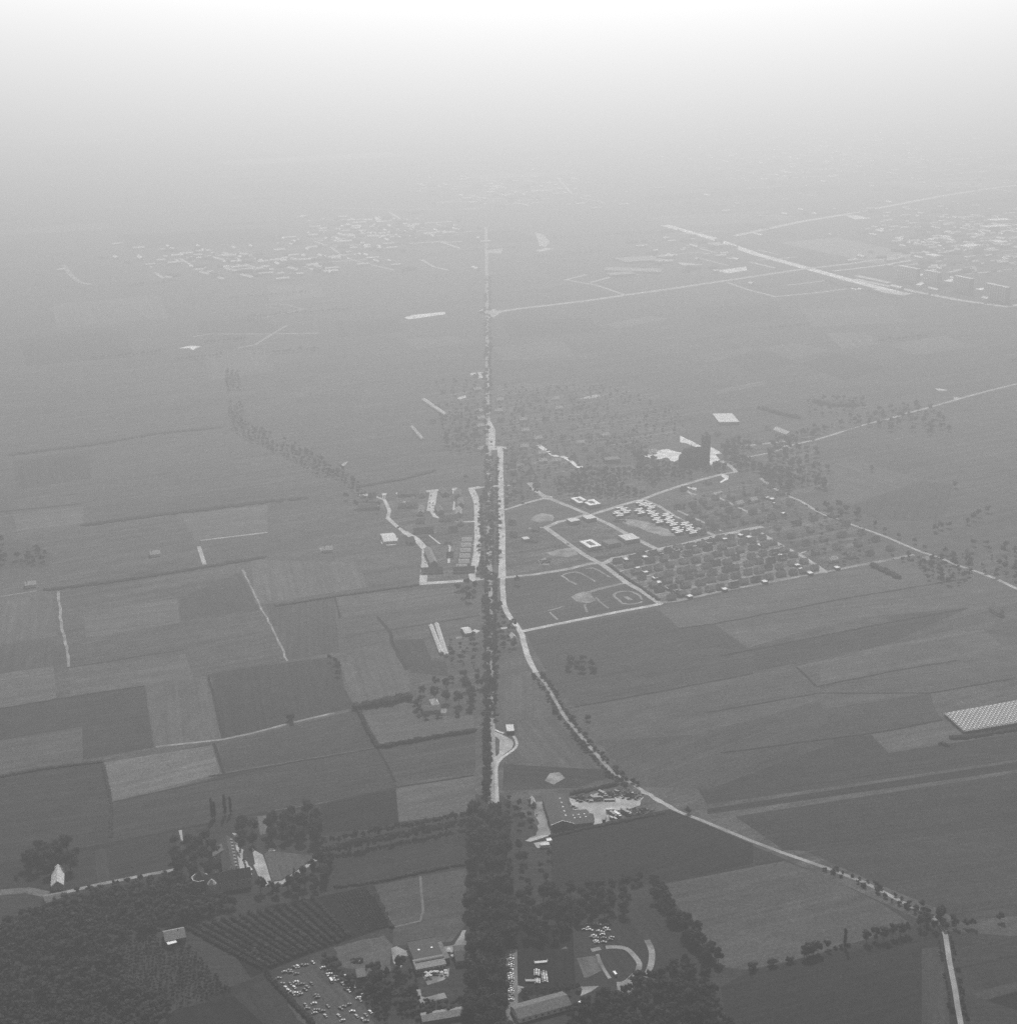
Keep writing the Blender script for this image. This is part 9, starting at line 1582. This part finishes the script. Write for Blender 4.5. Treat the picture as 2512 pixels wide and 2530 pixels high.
for x, y, z, rz, tone, kind, label, group in CARS:
    if len(SEEN[label]) > 1: label = ORD[sorted(SEEN[label]).index((y, x))]+' nearest '+label
    if (kind, tone) not in VP: VP[kind, tone] = vehicle_meshes(kind, M_BODY[tone])
    bme, gme, (wx, wy) = VP[kind, tone]
    e = empty(VN[kind], (x, y, z), rz); tag(e, label, kind, group)
    mesh_obj('body', bme, e); mesh_obj('window' if kind != 'trailer' else 'chassis', gme, e)
    for sx in (-1, 1):
        for sy in (-1, 1): w_ = mesh_obj('wheel', WHEEL, e); w_.location = (sx*wx, sy*wy, .31)
# cafe parasols
PC = MB(); PC.frustum((0, 0, 2.1), (0, 0, 2.75), 1.35, .05, 8); PC = PC.mesh('canopy', M_BODY[3]); PP = MB().frustum((0, 0, 0), (0, 0, 2.6), .04, .04, 5).mesh('pole', M_FRAME)
for k, (x, y, z) in enumerate(PARA):
    e = empty('parasol', (x, y, z)); tag(e, (ORD[k]+' white parasol on the terrace in front of the cafe windows') if k < 10 else (ORD[k-10]+' white parasol from the left standing apart behind the cafe'), 'parasol', 'parasols on the cafe terrace' if k < 10 else 'parasols behind the cafe'); mesh_obj('canopy', PC, e); mesh_obj('pole', PP, e)
# scrap heaps
for label, x, y, s in HEAPS:
    rg = random.Random(int(x*3)); e = empty('scrap_heap', (x, y, 0)); tag(e, label, 'heap')
    m = MB(); m2 = MB()
    for k in range(26):
        a, q = rg.uniform(0, 6.28), rg.uniform(0, 1)**.7*s*.8; cx, cy = math.cos(a)*q*1.4, math.sin(a)*q*.8; zz = (1-q/s)*s*.18
        p0 = (cx, cy, 0); mm = m if k % 3 else m2; l_ = rg.uniform(.7, 2.2); mm.frustum((cx-l_, cy+rg.uniform(-1, 1), zz*.3+.2), (cx+l_, cy+rg.uniform(-1, 1), zz+rg.uniform(.5, 1.4)), rg.uniform(.4, .9), rg.uniform(.3, .8), 4)
    m.obj('dark_scrap', WALLS['w_dark'], e)['kind'] = 'stuff'; m2.obj('pale_scrap', WALLS['w_pale'], e)['kind'] = 'stuff'
# far-off hedges and copses on the plain: one hazy mass
pts_ = []; rg = random.Random(21)
for a, b in FARH:
    n_ = int(math.dist(a, b)/7)
    for k in range(n_): pts_.append((a[0]+(b[0]-a[0])*k/n_+rg.uniform(-2, 2), a[1]+(b[1]-a[1])*k/n_+rg.uniform(-2, 2), rg.uniform(.3, .7)))
mass('distant_hedges', 'faint hedge lines across the hazy far plain', pts_, 'hedges')
# far-off towns in the haze: too far to count
rg = random.Random(9); m = MB(); m2 = MB()
for n, c in TOWN:
    for k in range(n):
        u, v = rg.gauss(.5, .26), rg.gauss(.5, .26); f = (1-u)*(1-v), u*(1-v), u*v, (1-u)*v
        x, y = sum(f[i]*c[i][0] for i in range(4)), sum(f[i]*c[i][1] for i in range(4)); w, d, h = rg.uniform(8, 42), rg.uniform(8, 13), rg.uniform(4, 6.5); a = R(rg.choice([24, 26, -64])); c_, s_ = math.cos(a), math.sin(a)
        q = m if rg.random() < .35 else m2; n0 = len(q.v); q.box(-w/2, w/2, -d/2, d/2, 0, h); z_ = h+d*.3
        q.quad([(-w/2, -d/2, h+.01), (w/2, -d/2, h+.01), (w/2, 0, z_), (-w/2, 0, z_)]).quad([(-w/2, d/2, h+.01), (w/2, d/2, h+.01), (w/2, 0, z_), (-w/2, 0, z_)])
        q.v[n0:] = [(x+c_*p[0]-s_*p[1], y+s_*p[0]+c_*p[1], p[2]) for p in q.v[n0:]]
for mm, mat, lb in ((m, ROOFS['r_dark'], 'dark roofs of the distant towns merging in the haze'), (m2, ROOFS['r_white'], 'pale roofs of the distant towns merging in the haze')):
    o = mm.obj('distant_town', mat); o['kind'] = 'stuff'; tag(o, lb, 'town')
# ------------------------------------------------------------------ the hazy air
hm = bpy.data.materials.new('haze_air'); hm.use_nodes = True; t = hm.node_tree
t.nodes.remove(t.nodes['Principled BSDF'])
pv = t.nodes.new('ShaderNodeVolumePrincipled'); pv.inputs['Density'].default_value = HAZE_DENSITY
pv.inputs['Density Attribute'].default_value = ''; pv.inputs['Color'].default_value = (HAZE_ALB,)*3 + (1,)
pv.inputs['Anisotropy'].default_value = HAZE_ANISO
t.links.new(pv.outputs[0], t.nodes['Material Output'].inputs['Volume'])
try: hm.cycles.homogeneous_volume = True
except Exception: pass
b = bmesh.new(); bmesh.ops.create_cube(b, size=1)
for v in b.verts: v.co = (v.co.x*2*(S+2000), (v.co.y+.5)*(2*S+6000)-4000, 710 if v.co.z > 0 else -1.0)
me = bpy.data.meshes.new('haze'); b.to_mesh(me); b.free(); me.materials.append(hm)
hz = mesh_obj('haze', me); hz['kind'] = 'stuff'; tag(hz, 'pale haze hanging over the whole plain', 'haze')
